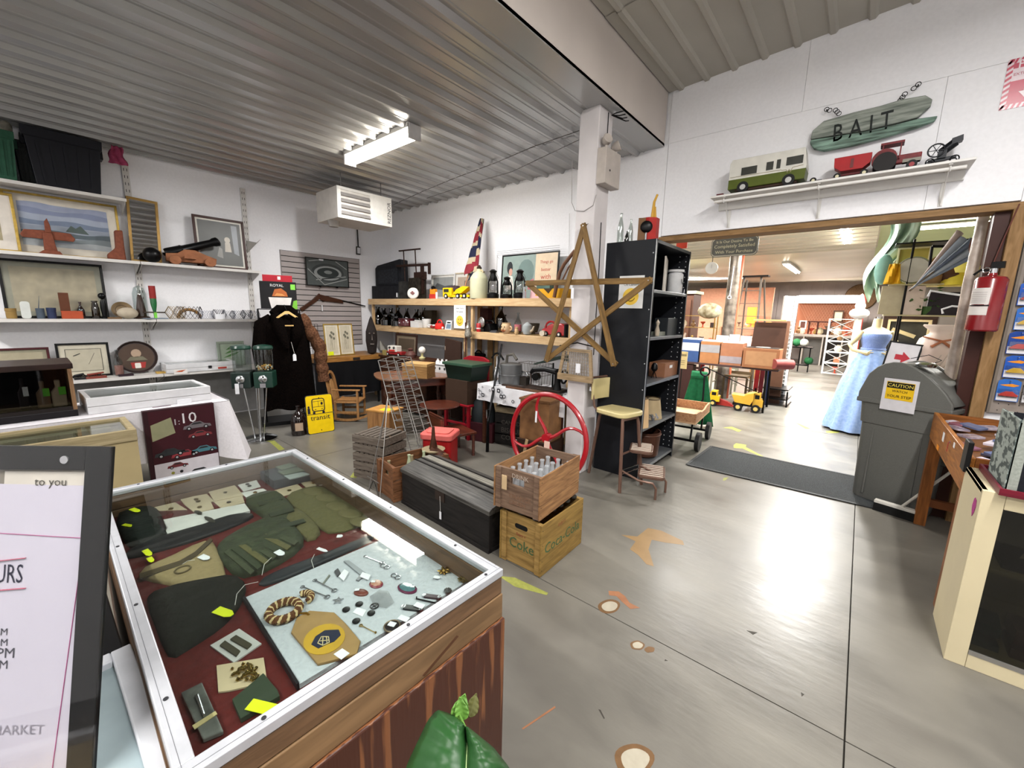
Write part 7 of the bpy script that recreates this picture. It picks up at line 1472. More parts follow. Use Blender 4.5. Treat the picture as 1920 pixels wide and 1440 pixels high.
# ================================================================== crates, trunk, step stool, black shelving
cw1=wood('a07850','735236',5,.65,0);cw1y=wood('9a734c','6d4d32',5,.65,1);cw2=wood('9c7e4a','735a30',5,.65,0);cw2y=wood('94773f','6d552b',5,.65,1);grayw=wood('7d6654','5a4639',6,.7,0)
def crate(lab,loc,w,d,h,rz,mx,my,mend,zs_=(0,.38,1.0),handle=True):
 0
 t=TH('bottle_crate',lab,'crate',loc,rz);n=len(zs_)-1
 for s in (-1,1):
  for k in range(n):MB().bx(s*w/2-s*.010,s*w/2,-d/2+.004,d/2-.004,zs_[k]*h+.003,zs_[k+1]*h-.003).bd('side_plank',my,t,bev=.0015)
 for s in (-1,1):
  y=s*(d/2-.028);hz=.70
  if handle:
   q=MB();q.bx(-w/2+.011,w/2-.011,y-.009,y+.009,.004,h*hz-.02).bx(-w/2+.011,-w*.14,y-.009,y+.009,h*hz-.02,h*hz+.03).bx(w*.14,w/2-.011,y-.009,y+.009,h*hz-.02,h*hz+.03).bx(-w/2+.011,w/2-.011,y-.009,y+.009,h*hz+.03,h-.004);q.bd('end_board',mend,t)
  else:MB().bx(-w/2+.011,w/2-.011,y-.009,y+.009,.004,h-.004).bd('end_board',mend,t)
  for a in (-1,1):MB().bx(a*(w/2-.030)-.019,a*(w/2-.030)+.019,s*(d/2-.0185)-.0095+(s*.0005),s*(d/2-.0185)+.010,.003,h-.003).bd('corner_batten',mend,t,bev=.001)
 MB().bx(-w/2+.011,w/2-.011,-d/2+.04,d/2-.04,.004,.014).bd('bottom',mx,t)
 q=MB()
 for s in (-1,1):
  for yy in (-1,1):
   for zz in (.12,.3,.6,.88):q.c((s*w/2,yy*(d/2-.02),zz*h),(s*(w/2+.0015),yy*(d/2-.02),zz*h),.0028,n=6)
 q.bd('nails',C('3a2c22',.6),t)
 return t
#lower cola crate: ends face the camera (-Y)
CX,CY,CWx,CDy=-1.475,2.11,.325,.52
z1=zat(Ve((-1.32,1.85,0)),985);z2t=zat(Ve((-1.34,1.86,0)),927)
lowc=crate('lower yellow-brown cola crate with green script, standing on the floor',(CX,CY,0),CWx,CDy,.345,.03,cw2,cw2y,cw2,(0,1.0),False)
hs=MB();grn=C('3e5a3c',.7)
hs.pz(rrect(.10,.032,.016,4,0,.272),-CDy/2+.0185,-CDy/2+.0178).bd('hand_hole',dark,lowc)
q=MB();q.T=MT((0,-CDy/2+.0175,.215));q.tx('Enjoy a',.1,C('8a4a34',.7),w=.07);q.T=MT((.005,-CDy/2+.0175,.15));q.tx('Coke',.1,grn,w=.19,hs=1.1)
q.T=MT((CWx/2+.0005,.0,.17))@Euler((0,0,PI/2)).to_matrix().to_4x4();q.tx('Coca-Cola',.1,grn,w=.42);q.T=MT((CWx/2+.0005,-.02,.27))@Euler((0,0,PI/2)).to_matrix().to_4x4();q.tx('ENJOY',.1,C('8a5a3c',.7),w=.09);q.T=None
q.bd('painted_lettering',None,lowc)
P1,P2,P3=on(933,935,y=1.80),0,0
upc=crate('upper worn wooden crate full of empty bottles, on top of the cola crate',(CX-.035,CY-.02,.372),.345,.53,.275,.09,cw1,cw1y,grayw,(0,.34,1.0))
q=MB();q.T=MT((.02,-.53/2+.0175,.235));q.tx('DRINK',.1,C('a99a8c',.7),w=.12);q.T=MT((.02,-.53/2+.0175,.10));q.tx('ORANGE',.1,C('7a5c48',.7),w=.16);q.T=MT((.0,-.53/2+.0175,.06));q.tx('CRUSH',.1,C('7a5c48',.7),w=.12);q.T=None;q.bd('faded_lettering',None,upc)
MB().bx(-.09,-.055,-.287,-.282,.15,.24).bd('paper_tag',C('c3a882',.7),upc)
q=MB()
for k in range(18):q.lt([(.026,0),(.026,.010),(0,.010)],o=(CX-.12+(k%3)*.11,CY-.21+(k//3)*.084,.348),n=10)
o=q.bd('bottle_cap',C('3c3a36',.5,.4));tag(o,'row of dark bottle tops showing between the two stacked crates','bottle tops',kind='stuff')
def sodabot(lab,loc,mt,h=.20,r=.028,cap=None,group=None):
 t=TH('soda_bottle',lab,'bottle',loc,0,group);MB().lt([(r*.85,0),(r,.01),(r,h*.25),(r*.85,h*.38),(r*.95,h*.52),(r*.6,h*.74),(r*.42,h*.86),(r*.42,h*.95),(r*.55,h*.955),(r*.52,h)],n=12).bd('glass',mt,t)
 if cap:MB().lt([(r*.6,h*.96),(r*.6,h*1.02),(0,h*1.02)],n=10).bd('cap',C(cap,.4),t)
 return t
cb0=None
Mz=MT((CX-.035,CY-.02,.372))@Euler((0,0,.09)).to_matrix().to_4x4()
grp='empty clear soda bottles standing in the upper crate'
soda_g=C('c3c8cc',.12,alpha=.45)
for i in range(4):
 for j in range(6):
  if (i,j) in ((0,5),(3,0)):continue
  p=Mz@Ve((-.125+i*.082,-.195+j*.078,.016))
  if cb0 is None:cb0=sodabot('empty clear soda bottle in the near left corner of the upper crate',p,soda_g,.215,.030,group=grp)
  else:copy(cb0,p,label='empty clear soda bottle in the upper crate, %s across, %s row back'%(('first','second','third','fourth')[i],('nearest','second','third','fourth','fifth','far')[j]))
p=Mz@Ve((-.125+3*.082,.195-.078,.0));
o=sodabot('soda bottle with a red-striped label, in the upper crate',Mz@Ve((.121,-.195,.016)),soda_g,.215,.030,cap='b84a4a')
#crate of bottles at the left
P=Ve((-2.90,2.12,0));hb2=zat(Ve((-2.85,1.86,0)),873)
lc=crate('brown wooden bottle crate standing left of the black trunk',(-2.915,2.12,0),.30,.56,hb2,-.12,wood('7a5236','523521',5,.6,0),wood('7a5236','523521',5,.6,1),wood('7a5236','523521',5,.6,0),(0,.30,.62,1.0))
Mc=MT((-2.915,2.12,0))@Euler((0,0,-.12)).to_matrix().to_4x4();MB().bx(-.13,.13,-.23,.23,hb2-.20,hb2-.19).bd('inner_floor',C('3a281c',.7),lc)
lbs={(0,0):'clear bottle at the near left corner of the brown crate',(1,2):'frosted green bottle in mid brown crate',(1,4):'frosted green bottle towards the far end of the brown crate',(0,3):'short brown bottle by the left side of the brown crate',(2,5):'clear bottle in the far corner of the brown crate'}
for (i,j),lb in lbs.items():sodabot(lb,Mc@Ve((-.09+i*.085,-.19+j*.075,hb2-.189)),C('a3ad8e',.25) if 'frosted' in lb else C('8d8266',.25),.21 if 'frosted' in lb else .165,.028)
#black trunk
blkw=M('black_trunk','23201f',.55,scale=5,var=.35,stretch=(1,8,8),bump=.2,col2='0f0e0e');grw=M('grey_wood','55534f',.5,scale=5,var=.3,stretch=(.8,14,14),col2='2b2927',bump=.2)
t=TH('wooden_trunk','long low black wooden trunk with ridged lid behind the glass counter','trunk',(-2.225,2.06,0),-.045);L_,D_,HT=1.04,.40,.335
MB().bx(-L_/2,L_/2,-D_/2,D_/2,.01,.275).bd('body',blkw,t,bev=.004);MB().bx(-L_/2-.006,L_/2+.006,-D_/2-.008,D_/2+.008,0,.03).bd('plinth',blkw,t,bev=.003)
MB().pz([(-D_/2-.008,.275),(-D_/2-.008,.305),(-D_/2+.02,.318),(-.07,.345),(.09,.345),(D_/2-.02,.325),(D_/2+.008,.305),(D_/2+.008,.275)],-L_/2-.008,L_/2+.008,'x').bd('lid',grw,t,bev=.002)
for y in (-.06,.0,.10):MB().bx(-L_/2-.008,L_/2+.008,y-.006,y+.006,.343,.352).bd('ridge',C('191716',.5),t)
MB().bx(-L_/2-.008,L_/2+.008,.02,.085,.344,.351).bd('pale_slat',M('pale_slat','8f8c82',.5,scale=5,stretch=(1,14,14),col2='4a4740'),t)
MB().bx(.0,.022,-D_/2-.012,-D_/2-.010,.06,.12).bd('price_tag',WT,t);MB().c((.011,-D_/2-.010,.12),(.005,-D_/2-.009,.24),.0015,n=4).bd('tag_string',twine,t);MB().bx(-.06,.05,-D_/2-.006,-D_/2,.2,.3).bd('lock_plate',C('2c211c',.5),t)
for k in (-1,1):MB().bx(L_/2,L_/2+.006,k*.19-.012,k*.19+.012,.0,.275).bd('end_batten',C('171413',.6),t)
#black steel shelving unit, open towards the doorway
bs=TH('black_shelving_unit','tall black steel shelving unit beside the column','shelf',(-1.7325,4.20,0));sp_=M('black_enamel','1b1d21',.38,scale=3,var=.2,col2='131418');dkg=C('6f7276',.35,.5)
WX,WY,HS_=.2425,.48,2.27
for s,nm in ((-1,'side_panel'),(1,'side_panel')):MB().bx(-WX,WX,s*WY-.002,s*WY+.002,0,HS_).bd(nm,sp_,bs)
MB().bx(-WX,-WX+.003,-WY+.003,WY-.003,.02,HS_).bd('back_panel',sp_,bs)
for s in (-1,1):
 MB().bx(WX-.003,WX+.001,s*WY-.0 if s<0 else s*WY-.03,s*WY+.03 if s<0 else s*WY,0,HS_).bd('front_angle',sp_,bs)
MB().bx(WX-.002,WX+.0025,-WY-.0025,-WY+.004,0,HS_).bd('bright_edge',C('a9abae',.3,.6),bs)
zsh=[on(a,b,x=-1.49).z for a,b in ((1245,545),(1250,630),(1240,712),(1235,790))]
zsh=[HS_-.0]+zsh+[.09]
for k,z in en_(zsh):MB().bx(-WX+.004,WX-.001,-WY+.004,WY-.004,z-.03,z-.002 if k else z).bd('shelf',dkg if k else sp_,bs,bev=.002)
q=MB()
for k in range(40):q.c((-.0+WX*.55,WY-.003,.12+k*.054),(WX*.55,WY-.0045,.12+k*.054),.006,n=6).c((WX*.82,WY-.003,.12+k*.054),(WX*.82,WY-.0045,.12+k*.054),.006,n=6)
for k in range(9):q.c((WX-.02,-WY-.002,.15+k*.25),(WX-.02,-WY-.0035,.15+k*.25),.006,n=6)
o=q.bd('bolt_holes',C('b9bbbd',.5),bs);o['kind']='stuff'
#smile notice on its side
wn=on(1204,570,y=3.71).x-on(1158,570,y=3.71).x;zt3,zb3=on(1180,517,y=3.71).z,on(1180,578,y=3.71).z;hn=zt3-zb3
t=TH('camera_notice','white notice with yellow smiling face on the black shelving, partly behind the star','notice',(on(1181,570,y=3.71).x,3.716,zb3));MB().bx(-wn/2,wn/2,-.002,0,0,hn).bd('sheet',C('d9d9d7',.6),t)
q=smile(MB(),wn*.32,0,hn*.36,-.002);q.T=MT((0,-.003,hn*.86));q.tx("Smile, You're",.1,C('4a4a4c',.6),w=wn*.7);q.T=MT((0,-.003,hn*.73));q.tx('On Camera',.1,C('4a4a4c',.6),w=wn*.6);q.bd('printing',None,t)
#on top: bottles and red can with a gourd
ZT2=HS_+.002
for px,lab,mt,h in (((1156,400,1169,449),'tall clear bottle on top of the black shelving',clear,0),((1176,411,1187,446),'shorter clear bottle on top of the black shelving',clear,0),((1170,434,1180,449),'tiny green bottle on top of the black shelving',greeng,0)):
 P,w,h=spot(*px,y=3.95);h=h+P.z-ZT2;P.z=ZT2;t=TH('glass_bottle',lab,'bottle',P);R=w*.42;MB().lt([(R*.9,0),(R,.01),(R,h*.5),(R*.8,h*.66),(R*.35,h*.85),(R*.32,h*.96),(R*.45,h*.97),(R*.42,h)],n=14).bd('glass',GL('milk_glass','dfe6e2',.92,.08,.22) if 'clear' in lab else mt,t)
P,w,h=spot(1192,411,1237,447,y=3.98);h+=P.z-ZT2;P.z=ZT2;t=TH('red_tin','red and brown tin box with a round black knob on top of the black shelving','tin',P,.4);R=w*.40
MB().use(C('a3241e',.4)).lt([(R,0),(R,h),(R*.92,h),(R*.9,h*.9),(0,h*.9)],n=8).bd('tin',None,t);MB().use(C('6a4a28',.4)).bx(-R*.99,-R*.3,-R*.98,-R*.8,.005,h*.98).bd('brown_panel',None,t);MB().sph((-R*.2,-R*1.05,h*.62),h*.24,14,10,(1,.4,1)).bd('black_knob',BK,t);MB().c((-R*.2,-R*1.0,0),(-R*.2,-R*1.0,h*.4),.01,n=8).bd('spout',CH,t)
P2=on(1225,412,y=3.98);zg=zat(Ve((P2.x,3.98,0)),364)-h-ZT2
MB().tb([(R*.2,0,h*.5),(R*.3,0,h+.02),(R*.35,0,h+zg*.7),(R*.6,0,h+zg)],[.022,.018,.012,.01],9).bd('yellow_gourd',C('c79a3c',.45),t);MB().tb([(R*.45,0,h*.5),(R*.55,0,h+.02),(R*.5,0,h+zg*.5)],[.014,.012,.006],8).bd('yellow_gourd',C('c79a3c',.45),t)
#on the shelves
def bsh(px,k,x=-1.60):P,w,h=spot(*px,x=x);h=max(.02,h+P.z-zsh[k]-.001);P.z=zsh[k]-.001;return P,w,h
P,w,h=bsh((1232,484,1258,545),1);o=MB().bx(-.008,.008,-w/2,w/2,0,h).bd('framed_photo',C('b5ada2',.4),loc=P,rz=.3,bev=.002);tag(o,'pale framed picture on the top tier of the black shelving','picture')
P,w,h=bsh((1256,506,1272,548),1);t=TH('white_canister','white enamel canister with lid and wire handle on the black shelving','canister',P);MB().lt([(.075,0),(.08,.01),(.08,h*.8),(.06,h*.9),(.085,h*.91),(.085,h),(0,h)],n=20).bd('body',C('c9cacb',.35),t);MB().tr((.085,0,h*.6),.05,.003,'x',n=14,k=5,a0=PI,a1=2*PI).bd('handle',BM,t);MB().bx(.088,.09,.04,.06,-.03,.05).bd('price_tag',WT,t)
P,w,h=bsh((1240,596,1258,626),2);o=MB().bx(-.08,.06,-w/2,w/2,0,h).bd('dark_box',C('23272a',.5),loc=P,bev=.004);tag(o,'dark box on the second tier of the black shelving','box')
P,w,h=bsh((1228,621,1250,629),2);o=MB().bx(-.04,.04,-w/2,w/2,0,h).bd('grey_block',C('7a7d72',.5),loc=P);tag(o,'small grey block lying before the dark box','block')
P,w,h=bsh((1224,598,1229,622),2);o=MB().lt([(.02,0),(.025,h*.3),(.012,h*.6),(.02,h*.8),(0,h)],n=12).bd('cream_figurine',C('b3a592',.5),loc=P+Ve((.03,0,0)));tag(o,'slim cream figurine at the near end of the second tier','figurine')
P,w,h=bsh((1232,677,1259,703),3);t=TH('cardboard_box','small brown cardboard box with white label on the third tier','box',P);MB().bx(-.09,.08,-w/2,w/2,0,h).bd('carton',C('8a5e44',.6),t);MB().bx(.0805,.082,-w*.2,-w*.02,h*.6,h*.8).bd('label_patch',WT,t)
P,w,h=bsh((1219,680,1232,708),3);t=TH('black_tripod_vase','small dark legged ornament left of the cardboard box','ornament',P);MB().lt([(.02,h*.45),(.035,h*.6),(.03,h*.85),(.015,h)],n=12).bd('bowl',BK,t)
for k in range(3):MB().c((.0,0,h*.5),(.03*math.cos(k*2.1),.03*math.sin(k*2.1),0),.004,n=5).bd('leg',BK,t)
for k,(x0,y0,x1,y1,c1,lab) in en_(((1213,738,1225,797,'c8a980','tall cream lampshade at the near end of the fourth tier'),(1224,737,1259,777,'ad9a78','large cream lampshade with dark rim on the fourth tier'))):
 P,w,h=bsh((x0,y0,x1,y1),4,-1.56 if k==0 else -1.64);P.y=(3.84,4.28)[k];w=(.13,.22)[k];t=TH('lampshade',lab,'lampshade',P);MB().lt([(w*.50+.02,0),(w*.4+.01,h*.97)],n=24).bd('shade',C(c1,.7),t,solid=.003);MB().tr((0,0,h),w*.4+.01,.005,n=24,k=6).bd('rim',C('4a3a28',.6),t)
P,w,h=bsh((1219,768,1238,792),4,-1.56);
for nm,mt,lab,dx in (('foil_bundle',C('b0b4bc',.25,.8),'crumpled silvery plastic bundle on the fourth tier',0),):
 rd=random.Random(8);q=MB()
 for k in range(9):q.at((rd.uniform(-.04,.04),rd.uniform(-.08,.08),rd.uniform(.02,.05)),rx=rd.random()*3,rz=rd.random()*3).bx(-.03,.03,-.03,.03,-.012,.012)
 q.T=None;o=q.bd(nm,mt,loc=P,smooth=0);tag(o,lab,'bundle')
P,w,h=bsh((1222,757,1246,775),4,-1.72);o=MB().bx(-.05,.05,-.09,.09,0,.16).bd('black_case_small',dark,loc=P,bev=.01);tag(o,'black case between the two lampshades','case')
P=Ve((-1.66,4.25,zsh[5]-.001));hbk=zat(P,806)-P.z;t=TH('brown_bucket','dark brown round tub with wire handle on the bottom shelf','tub',P);MB().lt([(.13,0),(.15,.02),(.165,hbk),(.155,hbk),(.14,.03),(0,.03)],n=26).bd('tub',C('4a2e22',.4),t);MB().tr((0,0,hbk*.9),.166,.006,n=26,k=6).bd('rim_band',C('5e3c2c',.4),t);MB().tr((0,.0,hbk*.75),.17,.004,'x',n=20,k=5,a0=-.2,a1=PI+.2).bd('handle',CH,t)
#step stool
t=TH('step_stool','retro yellow-cream kitchen stool with brown metal frame and fold-out steps','stool',(-1.70,3.53,0),0);fb2=C('6d5347',.35,.3);yv=M('cream_vinyl','c4b684',.4,scale=8,var=.05)
zseat=.70
f1,f2=on(1166,925,z=0),on(1198,905,z=0);r1,r2=on(1110,880,z=0),on(1133,885,z=0)
f1,f2,r1,r2=(v-Ve((-1.70,3.53,0)) for v in (f1,f2,r1,r2))
r1=Ve((-.24,.03,0));r2=Ve((-.12,.27,0));f1=Ve((.21,-.20,0));f2=Ve((.28,.12,0))
ctr=(f1+f2+r1+r2)/4
def inn(v,k,z):q=ctr.lerp(v,k);q.z=z;return q
for a,b in ((f1,f2),(r1,r2)):MB().tb([a,inn(a,.72,zseat-.10),inn(a,.66,zseat-.045),inn(b,.66,zseat-.045),inn(b,.72,zseat-.10),b],.016,8).bd('leg_frame',fb2,t)
ax=(f1-r1).normalized();ang=math.atan2(ax.y,ax.x)
MB().pz(rrect(.36,.34,.08,5),zseat-.035,zseat+.012,'z').bd('seat',yv,t,loc=(ctr.x,ctr.y,0),rz=ang+.25,bev=.012)
bd=Ve((-math.cos(ang+.25),-math.sin(ang+.25),0));sd=Ve((bd.y,-bd.x,0));bt_=.99
bp1,bp2=ctr+bd*.16+sd*.15,ctr+bd*.16-sd*.15
q=[Ve((bp1.x,bp1.y,zseat-.03))-bd*.05,Ve((bp1.x,bp1.y,zseat+.02))+bd*.02,Ve((bp1.x,bp1.y,bt_-.03))+bd*.08,Ve((bp1.x,bp1.y,bt_))+bd*.085-sd*.03,Ve((bp2.x,bp2.y,bt_))+bd*.085+sd*.03,Ve((bp2.x,bp2.y,bt_-.03))+bd*.08,Ve((bp2.x,bp2.y,zseat+.02))+bd*.02,Ve((bp2.x,bp2.y,zseat-.03))-bd*.05]
MB().tb(q,.011,8).bd('back_frame',fb2,t)
def bpad(u,v):s_=(u-.5)*.33;c_=ctr+bd*(.205+.02*(1-(2*u-1)**2))+sd*s_;return (c_.x,c_.y,zseat+.08+v*.20)
MB().sh(bpad,8,2).bd('back_pad',yv,t,solid=.022,bev=.004)
MB().bx(-.01,.01,-.002,.002,-.04,.0).bd('price_tag',WT,t,loc=q[5]+Ve((0,0,-.06)))
def step(cx,cy,z,w,d,nm='step'):
 s_=MB().pz(rrect(w,d,.05,5),z-.03,z,'z').bd(nm,fb2,t,loc=(cx,cy,0),rz=ang-1.0+.25,bev=.005)
 for k in range(7):MB().bx(-w*.42+k*w*.14-.006,-w*.42+k*w*.14+.006,-d*.42,d*.42,z,z+.004).bd('grip_strip',C('cdbfb0',.6),s_)
 return s_
O_=Ve((-1.70,3.53,0));su_,sl_=on(1203,838,z=.37)-O_,on(1222,882,z=.16)-O_
step(su_.x,su_.y,.37,.27,.21);step(sl_.x,sl_.y,.16,.33,.24)
g1,g2=on(1228,937,z=0)-O_,on(1247,923,z=0)-O_
for a,g in ((f1,g1),(f2,g2)):
 b_=inn(a,.82,.20);MB().tb([inn(a,.80,.34),b_,Ve((a.x*.5+g.x*.5,a.y*.5+g.y*.5,.15)),Ve((g.x-.03,g.y+.0,.14)),Ve((g.x,g.y,.10)),g],.011,8).bd('step_frame',fb2,t)
MB().tb([inn(f1,.8,.34),Ve((su_.x-.06,su_.y-.05,.34))],.010,6).bd('step_arm',fb2,t);MB().tb([inn(f2,.8,.34),Ve((su_.x+.02,su_.y+.07,.34))],.010,6).bd('step_arm',fb2,t)
for z in (.16,.20):MB().tb([inn(f1,.88,z),inn(f2,.88,z)],.006,6).bd('cross_rod',CH,t)
#wall shelf with toys above the opening, BAIT sign
a0,a1=on(1332,368,y=4.45),on(1832,295,y=4.45);zW=2.745
t=TH('long_wall_shelf','long white wooden wall shelf carrying toys above the opening','shelf',((a0.x+a1.x)/2,YB,zW));w=a1.x-a0.x
MB().bx(-w/2,w/2,-.27,0,-.018,0).bd('board',white2,t,bev=.003);MB().bx(-w/2+.02,w/2-.02,-.03,0,-.09,-.019).bd('cleat',white2,t)
MB().c((-w/2+.04,-.255,-.055),(w/2-.04,-.255,-.055),.013,n=12).bd('hanging_rod',white2,t)
for x in (-w*.43,-.02,w*.43):
 br=MB().bar((x,-.004,-.019),(x,-.004,-.26),.025,.008).bar((x,-.26,-.022),(x,0,-.022),.022,.006).bar((x,-.008,-.25),(x,-.2,-.03),.006,.018);br.bd('bracket',white2,t)
 MB().tr((x,-.255,-.055),.018,.005,'x',n=12,k=6).bd('rod_ring',white2,t)
def ws(px,y=4.57):P,w,h=spot(*px,y=y);h=h+P.z-zW;P.z=zW+.001;return P,w,h
P,w,h=ws((1364,281,1508,352));w *= .97;h=.30;t=TH('toy_camper','white and olive-green toy motorhome with W stripe on the wall shelf','toy',P,.0);wc_=C('cfcdc4',.4);og=C('4f5a1c',.4)
MB().pz([(-w*.5,.10),(w*.49,.10),(w*.5,h*.5),(w*.46,h*.98),(-w*.47,h),(-w*.5,h*.9)],-.09,.09).bd('body',wc_,t,bev=.006);MB().pz([(-w*.5,.04),(w*.49,.04),(w*.5,.125),(-w*.5,.125)],-.091,.091).bd('green_skirt',og,t,bev=.003);MB().bx(-w*.4,w*.4,-.07,.07,.02,.05).bd('chassis',C('3c2a20',.6),t)
for x0,x1,z0,z1 in ((-.33,-.12,.50,.72),(.0,.09,.52,.75),(.13,.18,.52,.77),(.25,.45,.56,.78)):MB().bx(w*x0,w*x1,-.093,-.09,h*z0,h*z1).bd('window',C('2e302a',.25),t)
for pq in (((.20,.38),(.26,.38)),((.26,.38),(.275,.30)),((.275,.30),(.295,.38)),((.295,.38),(.315,.30)),((.315,.30),(.335,.42)),((.335,.42),(.46,.44)),((-.48,.42),(.2,.40))):MB().bar((w*pq[0][0],-.0915,h*pq[0][1]+.02),(w*pq[1][0],-.0915,h*pq[1][1]+.02),.002,.004).bd('stripe',C('8a8266',.5),t)
for x in (-.29,.30):
 for s in (-1,1):wheel(MB(),w*x,s*.08,.048,.03,'b9b9b6').bd('wheel',None,t)
for k,px in en_(((1512,322,1538,342),)):
 P,w,h=ws(px);t=TH('toy_tow_dolly','small dark toy axle with cream wheels behind the motorhome','toy',P);MB().bx(-.06,.06,-.02,.02,.018,.03).bd('frame',C('2a2028',.5),t)
 for s in (-1,1):wheel(MB(),.0,s*.035,.024,.014,'cfc8a8').bd('wheel',None,t)
 MB().bar((-.13,0,.02),(.14,0,.03),.006).bd('drawbar',C('4a1a20',.5),t)
P,w,h=ws((1560,285,1628,333));h=.17;t=TH('toy_grain_wagon','red toy grain wagon on cream wheels on the wall shelf','toy',P);rt=C('a01c20',.4)
MB().pz([(-w*.5,h),(-w*.48,h*.58),(-w*.28,h*.36),(w*.3,h*.36),(w*.48,h*.58),(w*.5,h)],-.05,.05).bd('hopper',rt,t,bev=.002);MB().bx(-w*.45,w*.45,-.03,.03,.028,.04).bd('frame',C('5a1418',.5),t);MB().bx(-.01,.01,-.054,-.05,h*.45,h*.85).bd('crank',C('6a3030',.4),t)
for x in (-.36,.36):
 for s in (-1,1):wheel(MB(),w*x,s*.045,.025,.014,'cfc8a8').bd('wheel',None,t)
P,w,h=ws((1637,264,1724,318));h=.22;t=TH('toy_tractor','old red toy tractor with cab on the wall shelf','toy',P);dr_=M('worn_red','7a2428',.45,scale=30,var=.25)
MB().bx(-w*.1,w*.48,-.025,.025,.06,h*.55).bd('hood',dr_,t,bev=.006);MB().bx(w*.1,w*.47,-.027,.027,.06,h*.38).bd('grey_engine',C('8a867a',.5),t);q=MB()
for x in (-.36,.02):
 for y in (-.04,.04):q.bar((w*x,y,h*.42),(w*x,y,h*.95),.008)
q.bx(-w*.42,w*.08,-.05,.05,h*.93,h).bd('cab',dr_,t);MB().pz(ell(.075,.075,20,-w*.3,.095),-.075,-.045).bd('fender',dr_,t)
for s in (-1,1):MB().use(C('1f1c1c',.6)).lt([(.04,-.02),(.07,-.02),(.07,.02),(.04,.02)],o=(-w*.28,s*.07,.07),n=20,axis='y').use(C('8a2a2e',.4)).lt([(0,-.018),(.042,-.018),(.042,.018),(0,.018)],o=(-w*.28,s*.07,.07),n=16,axis='y').bd('rear_wheel',None,t)
for s in (-1,1):wheel(MB(),w*.3,s*.045,.032,.02,'8a2a2e').bd('front_wheel',None,t)
P,w,h=ws((1733,258,1797,303));h=.19;t=TH('toy_engine','black miniature stationary engine with spoked flywheel on the wall shelf','toy',P);bm=C('0f1116',.4,.3)
MB().bar((-w*.4,0,.04),(w*.4,0,.05),.03,.02).bd('frame',bm,t);MB().c((-w*.05,0,h*.5),(w*.3,0,h*.8),.03,n=12).bx(-w*.15,w*.1,-.03,.03,.05,h*.55).bd('engine_block',bm,t);MB().pz([(w*.2,h*.7),(w*.5,h*.8),(w*.48,h),(w*.18,h*.92)],-.03,.03).bd('hopper',bm,t)
q=MB().tr((-w*.22,-.04,h*.55),.045,.005,'y',n=20,k=6)
for k in range(3):q.bar((-w*.22-.045*math.cos(k*1.05),-.04,h*.55-.045*math.sin(k*1.05)),(-w*.22+.045*math.cos(k*1.05),-.04,h*.55+.045*math.sin(k*1.05)),.004)
q.bd('flywheel',bm,t)
for x in (-.35,.35):
 for s in (-1,1):MB().tr((w*x,s*.04,.028),.023,.004,'y',n=14,k=5).bd('wheel',bm,t)
P,w,h=ws((1335,352,1360,364));o=MB().bx(-.03,.03,-.015,.015,.008,.022).c((-.02,-.02,.01),(-.02,.02,.01),.01,n=8).c((.02,-.02,.01),(.02,.02,.01),.01,n=8).bd('tiny_toy_car',C('5c1a24',.4),loc=P+Ve((.03,-.06,0)));tag(o,'tiny dark red toy car at the left end of the wall shelf','toy')
#driftwood BAIT sign
def w3(px,py,y=YB-.045):return on(px,py,y=y)
Pc=w3(1635,235);dm=M('driftwood','9da39a',.8,scale=5,var=.5,col2='565e57',stretch=(1,3,9),bump=.8)
t=TH('bait_sign','grey-green driftwood sign lettered BAIT hung above the toys','sign',Pc)
def rel(pts):return [((w3(*p)-Pc).x,(w3(*p)-Pc).z) for p in pts]
MB().pz(rel([(1520,262),(1524,246),(1545,228),(1600,212),(1650,200),(1690,188),(1735,180),(1748,188),(1745,200),(1730,212),(1720,222),(1680,232),(1620,246),(1522,262)]),-.02,.02).bd('upper_board',dm,t,bev=.006)
MB().pz(rel([(1521,264),(1620,249),(1680,235),(1722,224),(1758,219),(1752,228),(1720,240),(1660,258),(1600,274),(1545,284),(1526,280),(1519,270)]),-.025,.02).bd('lower_board',M('driftwood_mint','86a394',.8,scale=5,var=.5,col2='39423c',stretch=(1,3,9),bump=.8),t,bev=.006)
q=MB();m1,m2=w3(1565,258)-Pc,w3(1670,232)-Pc;q.T=MT(((m1.x+m2.x)/2,-.022,(m1.z+m2.z)/2+.028))@Euler((0,-math.atan2(m2.z-m1.z,m2.x-m1.x)*1.0,0)).to_matrix().to_4x4()
q.tx('B A I T',.1,C('1c211f',.6),w=(m2-m1).length*1.05,depth=.003,hs=1.5);q.bd('lettering',None,t)
for a,b,c_ in (((1573,213),(1560,200),(1550,205)),((1688,188),(1705,165),(1722,158))):
 A_,B_,C_=(w3(*v)-Pc for v in (a,b,c_));q=MB()
 for k in range(5):p=A_.lerp(B_ if k<3 else C_,k/4);q.tr(p,.016,.003,'y',n=10,k=4)
 q.bd('chain',BM,t);MB().c(tuple(C_+Ve((0,.01,0))),tuple(C_+Ve((0,.045,0))),.005,n=6).bd('nail',BM,t)
